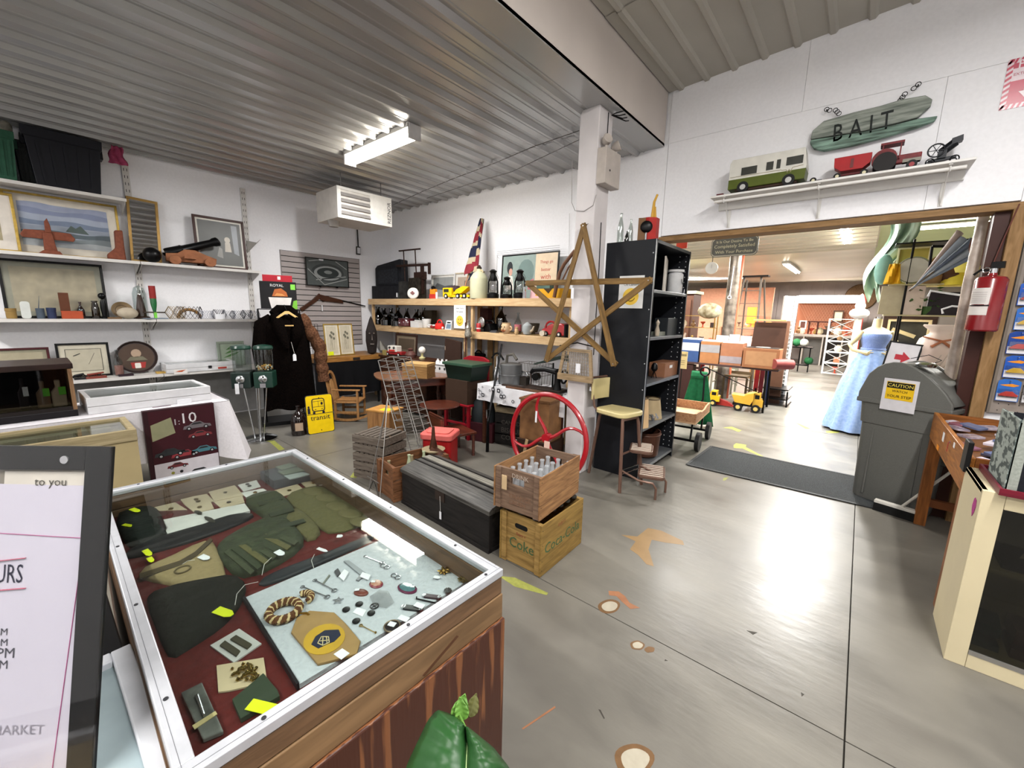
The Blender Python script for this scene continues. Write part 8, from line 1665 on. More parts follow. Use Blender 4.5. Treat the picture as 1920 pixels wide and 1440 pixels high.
#extinguisher notice, top right
p0,p1=w3(1884,115,YB-.004),w3(1872,208,YB-.004);t=TH('extinguisher_notice','red and white striped fire extinguisher notice at the right picture edge','sign',(p1.x,YB-.004,p1.z));hS,wS=p0.z-p1.z,.24
MB().bx(0,wS,-.001,.003,0,hS).bd('plate',C('d9c6cc',.3),t);q=MB().use(C('b82848',.3)).bx(.03,wS-.03,-.002,-.001,.03,hS*.55)
n_=9
for k in range(n_):x=k*wS/n_;q.pz([(x,hS-.03),(x+wS/n_*.5,hS-.03),(x+wS/n_*.9,hS),(x+wS/n_*.4,hS)],-.002,-.001).pz([(x,0),(x+wS/n_*.5,0),(x+wS/n_*.9,.03),(x+wS/n_*.4,.03)],-.002,-.001)
for k in range(9):z=k*hS/9;q.pz([(0,z),(.03,z+.02),(.03,z+.02+hS/18),(0,z+hS/18)],-.002,-.001)
q.use(C('b82848',.3)).bx(.03,wS-.03,-.0015,-.001,hS*.8,hS-.031).use(C('e3d6da',.3)).pz([(wS*.42,hS*.50),(wS*.58,hS*.50),(wS*.58,hS*.32),(wS*.68,hS*.32),(wS*.5,hS*.14),(wS*.32,hS*.32),(wS*.42,hS*.32)],-.003,-.002)
q.T=MT((wS*.5,-.002,hS*.87));q.tx('FIRE',.1,C('e3d6da',.3),w=wS*.55);q.T=MT((wS*.5,-.002,hS*.68));q.tx('EXTINGUISHER',.1,C('a8324c',.3),w=wS*.68);q.bd('printing',None,t)
#fluorescent fixture on the low ceiling
lamp=M('tube_lens','fff6e6',.4,emit=22,var=.0);LA,LB_=on(650,302,z=3.30),on(783,250,z=3.30)
t=TH('ceiling_light','bright fluorescent tube light on the ribbed ceiling','light fixture',(-4.24,2.72,3.27));MB().bx(-.62,.62,-.07,.07,.085,.128).bd('housing',white2,t);MB().lt([(.03,-.61),(.06,-.61),(.06,.61),(.03,.61)],o=(0,0,.045),n=14,axis='x',).bd('lens',lamp,t);
for s in (-1,1):MB().bx(s*.622-.012,s*.622+.012,-.07,.07,-.015,.12).bd('end_cap',C('c8c6c4',.4),t)
def fixture(x,y,z,ln,alongx,lab,zc):
 t=TH('ceiling_light',lab,'light fixture',(x,y,z),0 if alongx else PI/2);MB().bx(-ln/2,ln/2,-.08,.08,.05,zc-z-.002).bd('housing',white2,t);MB().c((-ln/2+.02,-.035,.03),(ln/2-.02,-.035,.03),.016,n=8).bd('tube',lamp,t);MB().c((-ln/2+.02,.035,.03),(ln/2-.02,.035,.03),.016,n=8).bd('tube',lamp,t)
 return t
fixture(.9,1.3,3.81,2.44,False,'fluorescent light on the tall ceiling, out of the picture above',4.04);fixture(-4.9,-1.5,3.26,1.22,True,'fluorescent light on the low ceiling behind the camera',3.4);fixture(-.6,-1.6,3.81,2.44,True,'fluorescent light on the tall ceiling behind the camera',3.97)
# ================================================================== the big room beyond the doorway
def fy(x0,y0,x1,y1,y,zs=None):
 P,w,h=spot(x0,y0,x1,y1,y=y)
 if zs is not None:h=max(.01,h+P.z-zs);P.z=zs
 return P,w,h
for x,y,ln,ax,lab in ((-.4,8.6,2.4,False,'fluorescent light running away over the aisle'),(-1.6,13.2,2.4,False,'second fluorescent light running away over the aisle'),(1.6,8.8,2.4,True,'crosswise fluorescent light above the clothes racks'),(-4.4,15.5,2.4,True,'crosswise fluorescent light at the far left')):
 fixture(x,y,2.93 if y<12 else 2.84,ln,ax,lab,3.0 if y<11 else 2.94)
#sign, clock, post
P,w,h=fy(1331,444,1418,480,5.25);t=TH('customer_sign','dark rounded hanging sign lettered about being completely satisfied with your purchase','sign',P,0)
MB().pz([(a,b+h/2) for a,b in rrect(w,h,h*.22)],-.006,.006).bd('board',C('6b6c66',.5),t);q=MB().use(C('d8d4c0',.5))
ring=rrect(w*.96,h*.92,h*.2)
for a,b in zip(ring,ring[1:]+ring[:1]):q.bar((a[0],-.008,a[1]+h/2),(b[0],-.008,b[1]+h/2),.003,.008)
for k,(s_,ww) in en_((('It Is Our Desire To Be',.78),('Completely Satisfied',.86),('With Your Purchase',.80))):q.T=MT((0,-.007,h*(.78-.27*k)));q.tx(s_,.1,C('e0dcb8',.5),w=w*ww)
q.T=None;q.bd('lettering',None,t)
for s in (-1,1):MB().c((s*w*.4,0,h),(s*w*.4,0,3.03-P.z),.003,n=4).bd('chain',CH,t)
P,w,h=fy(1322,488,1345,514,6.0);t=TH('wall_clock','round white clock hanging beyond the doorway','clock',P);R=w/2;MB().use(C('d9d8d0',.4)).lt([(0,-.015),(R*.9,-.015),(R,-.01),(R,.02),(0,.02)],o=(0,0,R),n=26,axis='y').bd('face',None,t);MB().bar((0,-.018,R),(R*.4,-.018,R*1.3),.002,.008).bar((0,-.018,R),(-.0,-.018,R*1.6),.002,.006).bd('hands',dark,t)
MB().c((0,0,2*R),(.0,.0,3.05-P.z),.004,n=5).bd('hanging_wire',BM,t)
t=TH('timber_post','round wooden post wrapped in silver foil with an orange edge','post',(on(1368,600,y=8.95).x,8.95,0));MB().c((0,0,0),(0,0,3.0),.115,n=16).bd('post',M('foil_post','8e8478',.3,.3,scale=8,var=.4,col2='4a4038',bump=.5),t);MB().bx(.09,.13,-.04,.04,0,3.0).bd('orange_edge',C('c8684a',.5),t)
MB().c((-.02,-.125,2.0),(.0,-.125,2.55),.01,n=6).bd('white_cord',WT,t);MB().tr((-.02,-.125,1.97),.03,.008,'y',n=12,k=5).bd('cord_loop',WT,t)
#orange banner at the left of the opening
P,w,h=fy(1268,449,1288,466,5.05);o=MB().bx(-w/2,w/2,-.01,.01,0,h*1.4).bd('red_banner',C('b8402c',.6),loc=P);tag(o,'red-orange cloth corner above the black shelving inside the doorway','banner')
#step ladder
t=TH('step_ladder','tall grey step ladder standing behind the wooden post','ladder',(-1.92,10.2,0));lz=zat(Ve((-1.92,10.2,0)),520)
gl_=C('6e655c',.5,.3)
for s in (-1,1):MB().bar((s*.30-.02,-.25,0),(s*.16,0,lz),.04,.02).bd('rail',gl_,t);MB().bar((s*.30+.12,.55,0),(s*.16+.05,.05,lz-.05),.03,.02).bd('rear_leg',gl_,t)
for k in range(8):z=lz*(k+1)/9;MB().bx(-.3+.13*k/8,.3-.13*k/8,-.27+.25*k/8,-.19+.25*k/8,z-.012,z).bd('tread',gl_,t)
MB().bx(-.2,.3,-.12,.12,lz,lz+.03).bd('top_cap',dark,t)
#folding table with boxes and record player
TZ2=.76;t=TH('folding_table','dark-edged folding table inside the doorway carrying boxes','table',(-1.95,8.28,0),-.03);bs2=C('3e2c2a',.5)
MB().bx(-1.0,1.0,-.35,.38,TZ2-.03,TZ2).bd('top',bs2,t,bev=.004)
for x,y in ((.85,-.28),(.80,.32),(-.85,-.28),(-.85,.3)):MB().bar((x,y,0),(x-.02,y,TZ2-.03),.03).bd('leg',BM,t)
MB().bar((-.2,-.3,TZ2-.05),(.80,-.28,.32),.014).bd('brace',BM,t);MB().bar((-.3,-.3,TZ2-.05),(-.9,-.28,.40),.014).bd('brace',BM,t)
o=MB().lt([(.10,-.14),(.11,0),(.10,.14)],n=14,axis='x',sy=.8).bd('rolled_mat',C('7a3a36',.6),loc=on(1468,690,z=TZ2+.05)+Ve((-.02,.1,0)),rz=.6);o.location.z=TZ2+.1;tag(o,'rolled dark red mat at the right end of the folding table','mat')
for px,lab,c1,c2,y in (((1279,636,1313,669),'blue plastic crate of clear packets on the folding table','2f4672','b8bac2',8.1),((1314,640,1351,674),'cardboard box with grey tape band, left of two','9b6a44','8c8a8c',8.1),((1351,643,1393,678),'larger cardboard box with grey band next to the record player','96654a','8c8488',8.1)):
 P,w,h=fy(*px,y,TZ2+.001);t=TH('storage_box',lab,'box',P);MB().bx(-w*.48,w*.48,-.12,.2,0,h).bd('carton',C(c1,.6),t);MB().bx(-w*.482,w*.482,-.122,-.12,h*.5 if 'left' in lab or 'blue' in lab else h*.1,h*.85 if 'left' in lab or 'blue' in lab else h*.4).bd('band',C(c2,.5),t);MB().bx(-w*.44,w*.44,-.1,.18,h,h+.02).bd('papers',C('dadada',.6),t)
P,w,h=fy(1342,617,1365,642,8.2);P.z=TZ2+.24;t=TH('counter_notice','white notice with yellow picture standing on the boxes','notice',P);MB().bx(-w/2,w/2,0,.005,0,h*1.1).bd('sheet',C('dcdcd8',.6),t);q=MB().use(C('e0bc48',.6)).pz(ell(w*.28,w*.24,14,-w*.1,h*.25),-.002,0).use(C('77787a',.6)).bx(-w*.35,w*.35,-.002,0,h*.75,h*.79).bx(-w*.35,w*.3,-.002,0,h*.9,h*.94);q.bd('printing',None,t)
for k,px in en_(((1365,620,1384,648),(1386,621,1407,648))):P,w,h=fy(*px,8.3);P.z=TZ2+.22;o=MB().bx(-w/2,w/2,0,.01,0,h*1.15).bd('white_card',WT,loc=P,rot=(-.15,0,0));tag(o,('left' if k==0 else 'right')+' plain white card behind the cardboard boxes','card')
P,w,h=fy(1393,653,1461,681,8.0,TZ2+.001);t=TH('record_player','brown portable record player with its lid open on the folding table','record player',P,0);rp=C('8a5c3e',.5)
MB().bx(-w/2,w/2,-.12,.22,0,h).bd('case',rp,t,bev=.006);MB().bx(-w*.42,w*.42,-.122,-.12,h*.15,h*.85).bd('front_grille',C('9c7452',.6),t);MB().bx(-w*.45,w*.45,-.1,.2,h,h+.01).bd('deck',C('2e2824',.5),t);MB().lt([(0,h+.01),(.11,h+.01),(.11,h+.02),(0,h+.02)],o=(0,.02,0),n=20,sx=1).bd('turntable',C('b8b8b6',.3,.6),t)
P2,w2,h2=fy(1404,606,1458,655,8.25);MB().bx(-w*.42,w*.48,.22,.25,h,h+.46).bd('lid',C('3c2418',.5),t,rot=(-.12,0,0));MB().bx(-w*.42,w*.48,.17,.25,h+.455,h+.48).bd('lid_edge',C('b89a6a',.5),t)
P,w,h=fy(1461,560,1462,640,9.0)
#right-hand dark panel behind the record player
P,w,h=fy(1452,580,1475,690,9.1,0);o=MB().bx(-.14,.14,-.05,.05,0,1.55).bd('tall_cabinet',C('6b4c3a',.5),loc=Ve((on(1463,620,y=9.1).x,9.1,0)));tag(o,'narrow tall brown cabinet standing behind the record player','cabinet')
P=on(1478,560,y=9.4);t=TH('white_grid_post','tall white gridded display column beside the folding table','display stand',(on(1472,640,y=9.4).x,9.4,0),.3);wz=zat(Ve((on(1472,640,y=9.4).x,9.4,0)),555);wp=C('d4d4d2',.4)
for s in (-1,1):MB().bx(s*.09-.02,s*.09+.02,-.06,.06,0,wz).bd('panel',wp,t)
q=MB()
for k in range(28):q.bx(-.09,.09,-.055,-.045,k*wz/28,k*wz/28+.012)
q.bd('grid_bars',wp,t);MB().bx(-.08,.08,.04,.06,0,wz).bd('back',wp,t)
MB().tb([(-.2,-.1,1.0),(-.1,-.15,.98),(.0,-.15,.92),(.06,-.12,.95)],.007,6).bd('hook',CH,t)
#things under and behind the table: easels, chairs, sledge, trucks
def stick_chair(x,y,c1,lab,h=.9,w=.4,rz=0,seat=.45):
 t=TH('old_chair',lab,'chair',(x,y,0),rz)
 for a in (-w/2,w/2):
  MB().bar((a,-.18,0),(a,-.18,seat),.035).bd('leg',c1,t);MB().bar((a,.18,0),(a,.2,h),.035).bd('leg',c1,t)
  MB().bar((a,-.18,.2),(a,.18,.2),.02).bd('stretcher',c1,t)
 MB().bx(-w/2,w/2,-.2,.2,seat,seat+.03).bd('seat',c1,t)
 for z in (.62,.8):MB().bx(-w/2,w/2,.18,.21,z*h/.9,z*h/.9+.05).bd('back_slat',c1,t)
 return t
stick_chair(-1.75,9.0,C('5a4a34',.6),'olive-brown wooden chair behind the folding table',.7);stick_chair(-2.7,8.9,C('3a2620',.6),'dark wooden chair at the left behind the green cloth',.72);stick_chair(-2.15,9.7,C('8a8676',.5),'grey metal-framed chair far under the table',.7)
for x,c_,lab in ((-2.35,'a02a24','red upright board behind the table legs'),(-1.38,'a8262a','red ski standing behind the table'),(-1.30,'6a1f26','dark red ski beside the bright red one'),(-1.2,'27365c','dark blue ski behind the right table leg')):
 o=MB().bx(-.035,.035,-.02,.02,0,.72).bd('painted_board',C(c_,.5),loc=(x,8.75,0),rot=(-.0,0,0));tag(o,lab,'board')
t=TH('wooden_pedestal','dark brown square wooden column under the folding table','pedestal',(-2.42,8.05,0));MB().bx(-.12,.12,-.1,.1,.05,.70).bd('column',C('331c18',.5),t,bev=.004);MB().bx(-.17,.17,-.14,.14,0,.05).bd('foot',C('331c18',.5),t)
t=TH('toy_plough','red toy farm implement lying between the two yellow trucks','toy',(-1.78,8.05,0));MB().pz([(-.28,.02),(.25,.02),(.1,.10),(-.12,.16),(-.2,.22)],-.04,.04).bd('frame',C('982a24',.5),t)
def truck(px,lab,y,c1,dump=True,flip=1):
 P,w,h=spot(*px,z=0);P.z=0;t=TH('toy_truck',lab,'toy truck',P,.12);yb=C(c1,.4);f=flip
 def pr(pts,y0,y1,mt,nm,bev=.006):return MB().pz([(f*a*w,b*h) for a,b in (pts if f>0 else pts[::-1])],y0,y1).bd(nm,mt,t,bev=bev)
 pr([(-.45,.25),(.45,.25),(.45,.38),(-.45,.38)],-.07,.07,dark,'chassis')
 pr([(.18,.28),(.5,.28),(.5,.62),(.42,.66),(.42,.95),(.22,.95),(.18,.6)],-.09,.09,yb,'cab');pr([(.24,.68),(.38,.68),(.38,.88),(.24,.88)],-.092,-.09,dark,'window')
 if dump:pr([(-.5,.80),(-.38,.42),(.12,.36),(.2,.62),(.2,.95),(.30,1.0),(.02,.9),(-.1,.78)],-.12,.12,yb,'dump_bed')
 else:pr([(-.42,.38),(.15,.38),(.12,.75),(-.1,.7),(-.15,.95),(-.25,.95),(-.3,.5)],-.08,.08,yb,'body')
 for a in (-.26,.30):
  for s in (-1,1):wheel(MB(),f*a*w,s*.10,h*.20,.045,'c9b26a').bd('wheel',None,t)
 return t
truck((1373,733,1424,770),'large yellow toy dump truck on the floor under the table',8.05,'cfa23a');truck((1293,728,1346,757),'yellow toy loader truck on the floor left of the dump truck',8.1,'d4ac1c',False)
t=TH('black_metal_cart','black low metal sledge-like cart behind the right table leg','cart',(-1.12,9.1,0));
for z in (.12,.3):MB().bx(-.25,.25,-.3,.3,z,z+.02).bd('deck',BM,t)
for s in (-1,1):MB().tb([(s*.25,-.4,.30),(s*.25,-.3,.0),(s*.25,.35,.0)],.014,6).bd('runner',BM,t)
#green draped easel sign & wagon
gP=on(1282,780,z=0);t=TH('green_cloth','green cloth draped over a stand beside the black shelving','cloth',(-1.72,6.3,0));gz_=zat(Ve((-1.72,6.3,0)),700)
MB().sh(lambda u,v:((u-.5)*(.20+.30*v)+.012*math.sin(u*20)*v,.03*math.sin(u*17)*v,gz_*(1-v)+.03),20,8).bd('cloth',M('green_cloth','1d6a42',.8,scale=20,var=.15),t,solid=.01)
MB().sh(lambda u,v:((u-.5)*.22,-.01-.03*v,gz_+.03-.1*v),8,3).bd('fold',M('green_cloth','1d6a42'),t,solid=.01);MB().c((0,.05,0),(0,.05,gz_+.02),.02,n=8).bd('stand',dark,t)
a_,b_=on(1273,664,y=6.4),on(1285,697,y=6.4);t=TH('price_board','cream price card above the green cloth','card',((a_.x+b_.x)/2,6.4,gz_+.03));MB().c((0,.01,-gz_-.03),(0,.01,.02),.008,n=5).bd('stem',dark,t);MB().bx(-.06,.07,-.004,.004,0,.26).bd('card',C('d9c48c',.6),t);q=MB().use(C('4a4030',.6)).bx(-.035,-.015,-.006,-.004,.19,.23)
for k in range(5):q.bx(-.01+k*.014,-.002+k*.014,-.006,-.004,.19,.22)
for k in range(3):q.bx(-.035,.04,-.006,-.004,.06+k*.03,.065+k*.03)
q.bd('printing',None,t)
t=TH('pull_wagon','wooden pull wagon with black wheels and curved handle beside the doorway','wagon',(-1.62,5.37,0),.08);ww_=wood('b48a66','8a6244',6,.6,1);w_l=wood('c8a884','a5805c',6,.6,0);bz_=.34
MB().bx(-.24,.24,-.42,.42,bz_,bz_+.02).bd('floor_board',w_l,t)
for s in (-1,1):MB().pz([(-.42,bz_+.02),(.42,bz_+.02),(.42,bz_+.13),(.2,bz_+.12),(.1,bz_+.095),(-.1,bz_+.095),(-.2,bz_+.12),(-.42,bz_+.13)],s*.23-.01,s*.23+.01,'x').bd('side_board',ww_,t);MB().bx(-.22,.22,s*.41-.01,s*.41+.01,bz_+.02,bz_+.125).bd('end_board',ww_,t)
for y in (-.32,.30):
 MB().bx(-.25,.25,y-.012,y+.012,.10,.125).bd('axle',BM,t);
 for s in (-1,1):MB().use(C('1c1c1c',.5)).lt([(.05,-.02),(.115,-.022),(.115,.022),(.05,.02)],o=(s*.27,y,.115),n=22,axis='x').use(C('5a5a58',.4,.5)).lt([(0,-.015),(.06,-.015),(.06,.015),(0,.015)],o=(s*.27,y,.115),n=16,axis='x').bd('wheel',None,t);MB().bar((s*.18,y,.12),(s*.18,y+.05,bz_),.02).bd('strut',BM,t)
MB().tb([(0,.42,.2),(.02,.60,.24),(.10,.66,.45),(.08,.72,.78)],.012,7).bd('handle',BM,t);MB().tr((.08,.72,.84),.06,.012,'y',n=16,k=6).bd('grip',BM,t)
#knick-knack cabinets at left
t=TH('brass_shelf','gilt and glass shelf of ornaments at the left of the doorway','shelf',(-2.75,9.6,0),0);gb=C('b08f52',.3,.8)
for x in (-.35,.35):
 for y in (-.12,.12):MB().c((x,y,0),(x,y,1.62),.014,n=6).bd('post',gb,t)
for z in (.75,1.02,1.35,1.6):MB().bx(-.36,.36,-.13,.13,z,z+.015).bd('tier',gb,t)
rd=random.Random(11)
cols=('c9b89a','8a6a4a','b44a34','3a2c26','d8d0c0','a98a4c','6a5a4c','c07a5a')
def knick(x,y,z,s,i,lab,grp):
 c_=cols[i%8];k=i%4;q=MB()
 if k==0:q.lt([(s*.3,0),(s*.5,s*.3),(s*.45,s*.7),(s*.2,s*.9),(s*.25,s),(0,s)],n=10)
 elif k==1:q.sph((0,0,s*.35),s*.35,8,6).sph((0,0,s*.85),s*.2,8,6)
 elif k==2:q.lt([(s*.35,0),(s*.1,s*.1),(s*.1,s*.5),(s*.45,s*.9),(s*.4,s)],n=10)
 else:q.bx(-s*.35,s*.35,-s*.15,s*.15,0,s*.8)
 o=q.bd(('vase','figurine','goblet','small_box')[k],C(c_,.4),loc=(x,y,z));return tag(o,lab,('vase','figurine','goblet','box')[k],grp)
for i in range(12):knick(-3.05+(i%4)*.2,9.55,(.766,1.036,1.366)[i//4],.12+.04*rd.random(),i,'small ornament on the gilt shelf left of the post, %s tier, %s'%(('lowest','middle','upper')[i//4],('far left','second','third','far right')[i%4]),'ornaments on the gilt shelf')
t=TH('white_dome_lamp','round white dome ornament standing on the gilt shelf','lamp',on(1329,600,y=9.45));t.location.z=1.616;MB().sph((0,0,.1),.24,18,8,(1,.8,.7)).bd('dome',M('shell_white','c9c0a4',.4,scale=10,var=.25,col2='7a6a48'),t)
t=TH('mirror_wardrobe','dark brown panelled wardrobe far left beyond the doorway','wardrobe',(-4.2,11.2,0));MB().bx(-.9,.9,-.3,.3,0,2.15).bd('body',C('4e342a',.6),t);
for x in (-.45,.45):MB().bx(x-.4,x+.4,-.315,-.30,.1,2.0).bd('door',C('5a3c30',.6),t)
MB().bx(-.95,.95,-.33,.33,2.15,2.22).bd('cornice',C('c9bfa0',.5),t)
t=TH('driftwood_root','gnarled pale driftwood root beside the gilt shelf','ornament',(-2.95,8.9,.0));
for k in range(6):MB().tb([(0,0,.7),(.08*math.cos(k*1.2),.08*math.sin(k*1.2),1.0),(.16*math.cos(k*1.9),.1*math.sin(k*2.2),1.25+.06*k)],[.06,.045,.02],7).bd('root',C('9a8878',.7),t)
MB().c((0,0,0),(0,0,.75),.07,.06,n=10).bd('trunk',C('9a8878',.7),t)
#orange lit corner and far counters
warm=M('amber_lampshade','e8702a',.5,emit=2.2);warm2=M('warm_bulb','ffd890',.4,emit=6)
owall=sr_(MB().bx(-5.2,-2.62,17.9,18.0,0,2.7).bd('wall_partition',C('d09a80',.8)))
t=TH('lamp_shelf','shelf of lamps against the salmon partition at the far left','shelf',(-3.2,17.2,0));MB().bx(-.9,.45,-.2,.25,1.22,1.26).bd('board',C('a8785c',.6),t);MB().bx(-.9,.45,-.2,.25,.75,.79).bd('board',C('a8785c',.6),t);
for x in (-.88,.42):MB().bx(x-.03,x+.03,-.2,.25,0,1.22).bd('upright',C('9a6e54',.6),t)
for px,lab in (((1403,551,1412,577),'left orange lampshade glowing in the far corner'),((1412,550,1420,576),'right orange lampshade glowing in the far corner')):
 P,w,h=fy(*px,17.1);P.z=1.265;o=MB().bx(-w*.5,w*.5,-.1,.1,.12,.70).c((0,0,0),(0,0,.12),.05,n=8).bd('glowing_lampshade',warm,loc=P);tag(o,lab,'lamp')
for i in range(10):knick(-3.95+i*.15,17.15,(1.262 if i%2 else .792),.16+.06*rd.random(),i+3,'pinkish ornament on the %s board of the far lamp shelf, %s from the left'%(('lower','upper')[i%2],('first','second','third','fourth','fifth')[i//2]),'ornaments on the lamp shelf')
t=TH('lit_display','brightly lit gold display corner between lamp shelf and white column','display',(-2.35,17.3,0));MB().bx(-.35,.45,0,.3,.0,1.45).bd('case',C('c89a5a',.6),t);
for k in range(5):MB().sph((-.25+k*.15,-.03,1.38),.05,8,6).bd('bulb',warm2,t)
for k in range(3):MB().sph((-.1+.1*k,-.03,1.0+.05*k),.04,8,6).bd('bulb',warm2,t)
P,w,h=fy(1452,598,1477,690,13.0,0);o=MB().bx(-w*.4,w*.6,-.05,.05,0,1.5).bd('brown_cupboard',C('7a5c4a',.6),loc=P);tag(o,'plain brown cupboard just left of the white column','cupboard')
P,w,h=fy(1415,600,1436,630,12.5);o=MB().bx(-w/2,w/2,-.1,.1,0,1.45).bd('tan_carton',C('b98a58',.6),loc=(P.x,12.5,0));tag(o,'tall tan board standing behind the record player lid','board')
#far counter with brick-pattern back
lat=M('lattice_wall','c98a6c',.7,kind='noise',scale=60,col2='a86a50');cx0,cx1=on(1490,600,y=18).x,on(1611,600,y=18).x
t=TH('far_counter','far white-topped counter with salmon lattice back wall','counter',(0,18.0,0));MB().bx(cx0,cx1,.50,.55,1.0,2.15).bd('lattice_back',lat,t)
q=MB()
for k in range(22):
 a=cx0+k*(cx1-cx0)/22
 q.bar((a,.495,1.0),(min(cx1,a+.6),.495,1.0+(min(cx1,a+.6)-a)*1.9),.008,.012).bar((a,.495,2.15),(min(cx1,a+.6),.495,2.15-(min(cx1,a+.6)-a)*1.9),.008,.012)
o_=q.bd('lattice',C('dba88c',.6),t);o_['kind']='stuff'
MB().bx(cx0,cx1,.2,.56,2.15,2.42).bd('white_fascia',C('ccc6c0',.6),t);MB().bx(cx0,cx1-.1,-.1,.5,.98,1.06).bd('top',C('c9c2bc',.5),t)
for x in (cx0+.35,cx0+.9,cx1-.35):MB().bx(x-.02,x+.02,-.08,.45,0,.98).bd('leg',C('c9c2bc',.5),t)
MB().bx(cx1-.75,cx1-.35,.0,.45,0,.96).bd('dark_opening',C('1c1614',.7),t);MB().bx(cx0+.3,cx0+.9,.40,.45,0,.9).bd('grey_back',C('7d7a76',.7),t)
for i in range(12):knick(cx0+.15+i*(cx1-cx0-.3)/12,18.1,1.062,.18+.14*rd.random(),i*3+1,'ornament standing on the far white counter, %s from the left'%('first','second','third','fourth','fifth','sixth','seventh','eighth','ninth','tenth','eleventh','twelfth')[i],'ornaments on the far counter')
for px,lab,fc,ic in (((1497,601,1511,617),'small white-framed portrait on the far counter','e0d8cc','5a3a34'),((1560,582,1580,604),'framed picture with horns above the far counter','3a2418','b0a48c')):
 P,w,h=fy(*px,18.3);t=TH('framed_picture',lab,'picture',P);frame(t,w,h,.04,.02,C(fc,.5));MB().bx(-w/2+.04,w/2-.04,-.01,0,.04,h-.04).bd('print',C(ic,.7),t)
t=TH('dark_wood_stand','dark little table of china on the far counter','stand',on(1535,622,y=18.1));t.location.z=1.062;MB().bx(-.35,.35,-.12,.12,.42,.46).bd('top',C('4a1f1a',.5),t)
for a in (-.3,-.05,.3):MB().bx(a-.02,a+.02,-.1,.1,0,.42).bd('leg',C('4a1f1a',.5),t)
t=TH('plant_stand','black metal stand with green goods in the far aisle','stand',(on(1503,690,z=0).x,15.2,0));
for x in (-.25,.0,.25):MB().bar((x,0,0),(x,0,.75),.03).bd('leg',BM,t)
MB().bx(-.35,.3,-.2,.2,.73,.76).bd('top',BM,t);MB().bx(-.3,.25,-.15,.15,.2,.23).bd('lower_tier',BM,t)
for k in range(4):o=MB().sph((0,0,0),.12,8,6).bd('green_bundle',C(('1f5a34','2c6a40','cfd0c8','1f5a34')[k],.7),loc=(t.location.x-.3+k*.18,15.25,.88 if k<3 else .35));tag(o,('leftmost dark green bundle','second green bundle','white bundle','low green bundle')[k]+' on the black stand in the far aisle','bundle')
#white rack with small tiers
rxp=on(1565,690,y=17.0).x;t=TH('white_display_rack','narrow white rack with crossed braces left of the mannequin','rack',((on(1558,640,y=15.5).x+on(1590,640,y=15.5).x)/2,15.5,0));wr=C('d8d8d6',.4);ww2=.30;hz3=zat(Ve((t.location.x,15.5,0)),598)
for x in (-ww2,ww2):
 for y in (-.15,.15):MB().bx(x-.015,x+.015,y-.015,y+.015,0,hz3).bd('post',wr,t)
for k in range(6):z=hz3*k/5;MB().bx(-ww2,ww2,-.16,.16,z-.02 if k else 0,z+.01 if k<5 else z).bd('tier',wr,t)
for k in range(5):z=hz3*k/5;MB().bar((-ww2,-.16,z),(ww2,-.16,z+hz3/5),.012).bd('brace',wr,t);MB().bar((ww2,-.16,z),(-ww2,-.16,z+hz3/5),.012).bd('brace',wr,t)
for i in range(5):knick(t.location.x,15.5,hz3*i/5+.012,.2,i*5+2,'ornament on the white rack, tier %s from the floor'%('bottom one','second up','middle one','fourth up','top one')[i],'ornaments on the white rack')
#round woven tray high on the far wall
P,w,h=fy(1595,541,1632,565,17.5);t=TH('round_wicker_tray','large round brown wicker tray above the far racks','tray',(on(1613,562,y=19.8).x,19.9,2.42));MB().lt([(0,0),(.45,0),(.48,-.05),(.45,-.05),(.42,-.02),(0,-.02)],n=28,axis='y').bd('tray',M('wicker','9a7a5a',.7,scale=40,var=.3),t)
t=TH('red_column','red plastic post standing behind the mannequin','post',(on(1612,600,y=13).x,13,0));MB().bx(-.06,.06,-.06,.06,0,zat(Ve((on(1612,600,y=13).x,13,0)),552)).bd('post',C('b8342c',.5),t)
#mannequin in blue dress
MX,MY=.16,7.75;zn,zw,zsd=1.62,1.20,1.46
skin=M('mannequin_cream','d9c79c',.35,var=.03);blue=M('blue_tulle','9db6e2',.7,scale=30,var=.1,col2='84a1d6');blue2=M('blue_bodice','7089c8',.5,scale=120,var=.35,col2='93a9de',bump=.5)
t=TH('dressed_mannequin','headless cream mannequin in a long pale blue ball gown beside the bin','mannequin',(MX,MY,0),.35)
def ring_surface(rows,n=28,fold=0,nf=9):
 0
 P=[]
 for r_,(z,rx,ry,cx,cy) in en_(rows):
  for k in range(n):
   a=2*PI*k/n;f=1+fold*(r_/(len(rows)-1))*math.sin(a*nf+r_*.3);P.append((cx+rx*f*math.cos(a),cy+ry*f*math.sin(a),z))
 return P,[(j*n+k,j*n+(k+1)%n,(j+1)*n+(k+1)%n,(j+1)*n+k) for j in range(len(rows)-1) for k in range(n)]
MB().add(*ring_surface([(zw-.02,.12,.10,0,0),(zw+.08,.13,.105,0,0),(zw+.18,.155,.12,0,-.02),(zsd-.06,.17,.11,0,-.01),(zsd-.01,.165,.085,0,0),(zsd+.03,.10,.06,0,.01),(zsd+.05,.055,.052,0,.01),(zn-.02,.05,.048,0,.005),(zn,.045,.045,0,0),(zn+.005,.0,.0,0,0)],24)).bd('torso',skin,t,smooth=80)
MB().add(*ring_surface([(zw-.03,.128,.108,0,0),(zw+.05,.135,.112,0,0),(zw+.12,.158,.128,0,-.01),(zw+.18,.172,.138,0,-.02),(zw+.215,.165,.13,0,-.015)],24)).bd('bodice',blue2,t,smooth=80)
MB().add(*ring_surface([(zw-.0,.128,.11,0,0),(zw-.06,.17,.15,0,0),(zw-.2,.23,.20,0,0),(zw-.5,.31,.27,0,0),(zw-.85,.37,.33,0,0),(.03,.42,.38,-.02,0)],72,.06,12)).bd('skirt',blue,t,smooth=80)
MB().tr((0,0,zw),.13,.014,n=24,k=6).bd('waistband',blue2,t).scale=(1,.88,1)
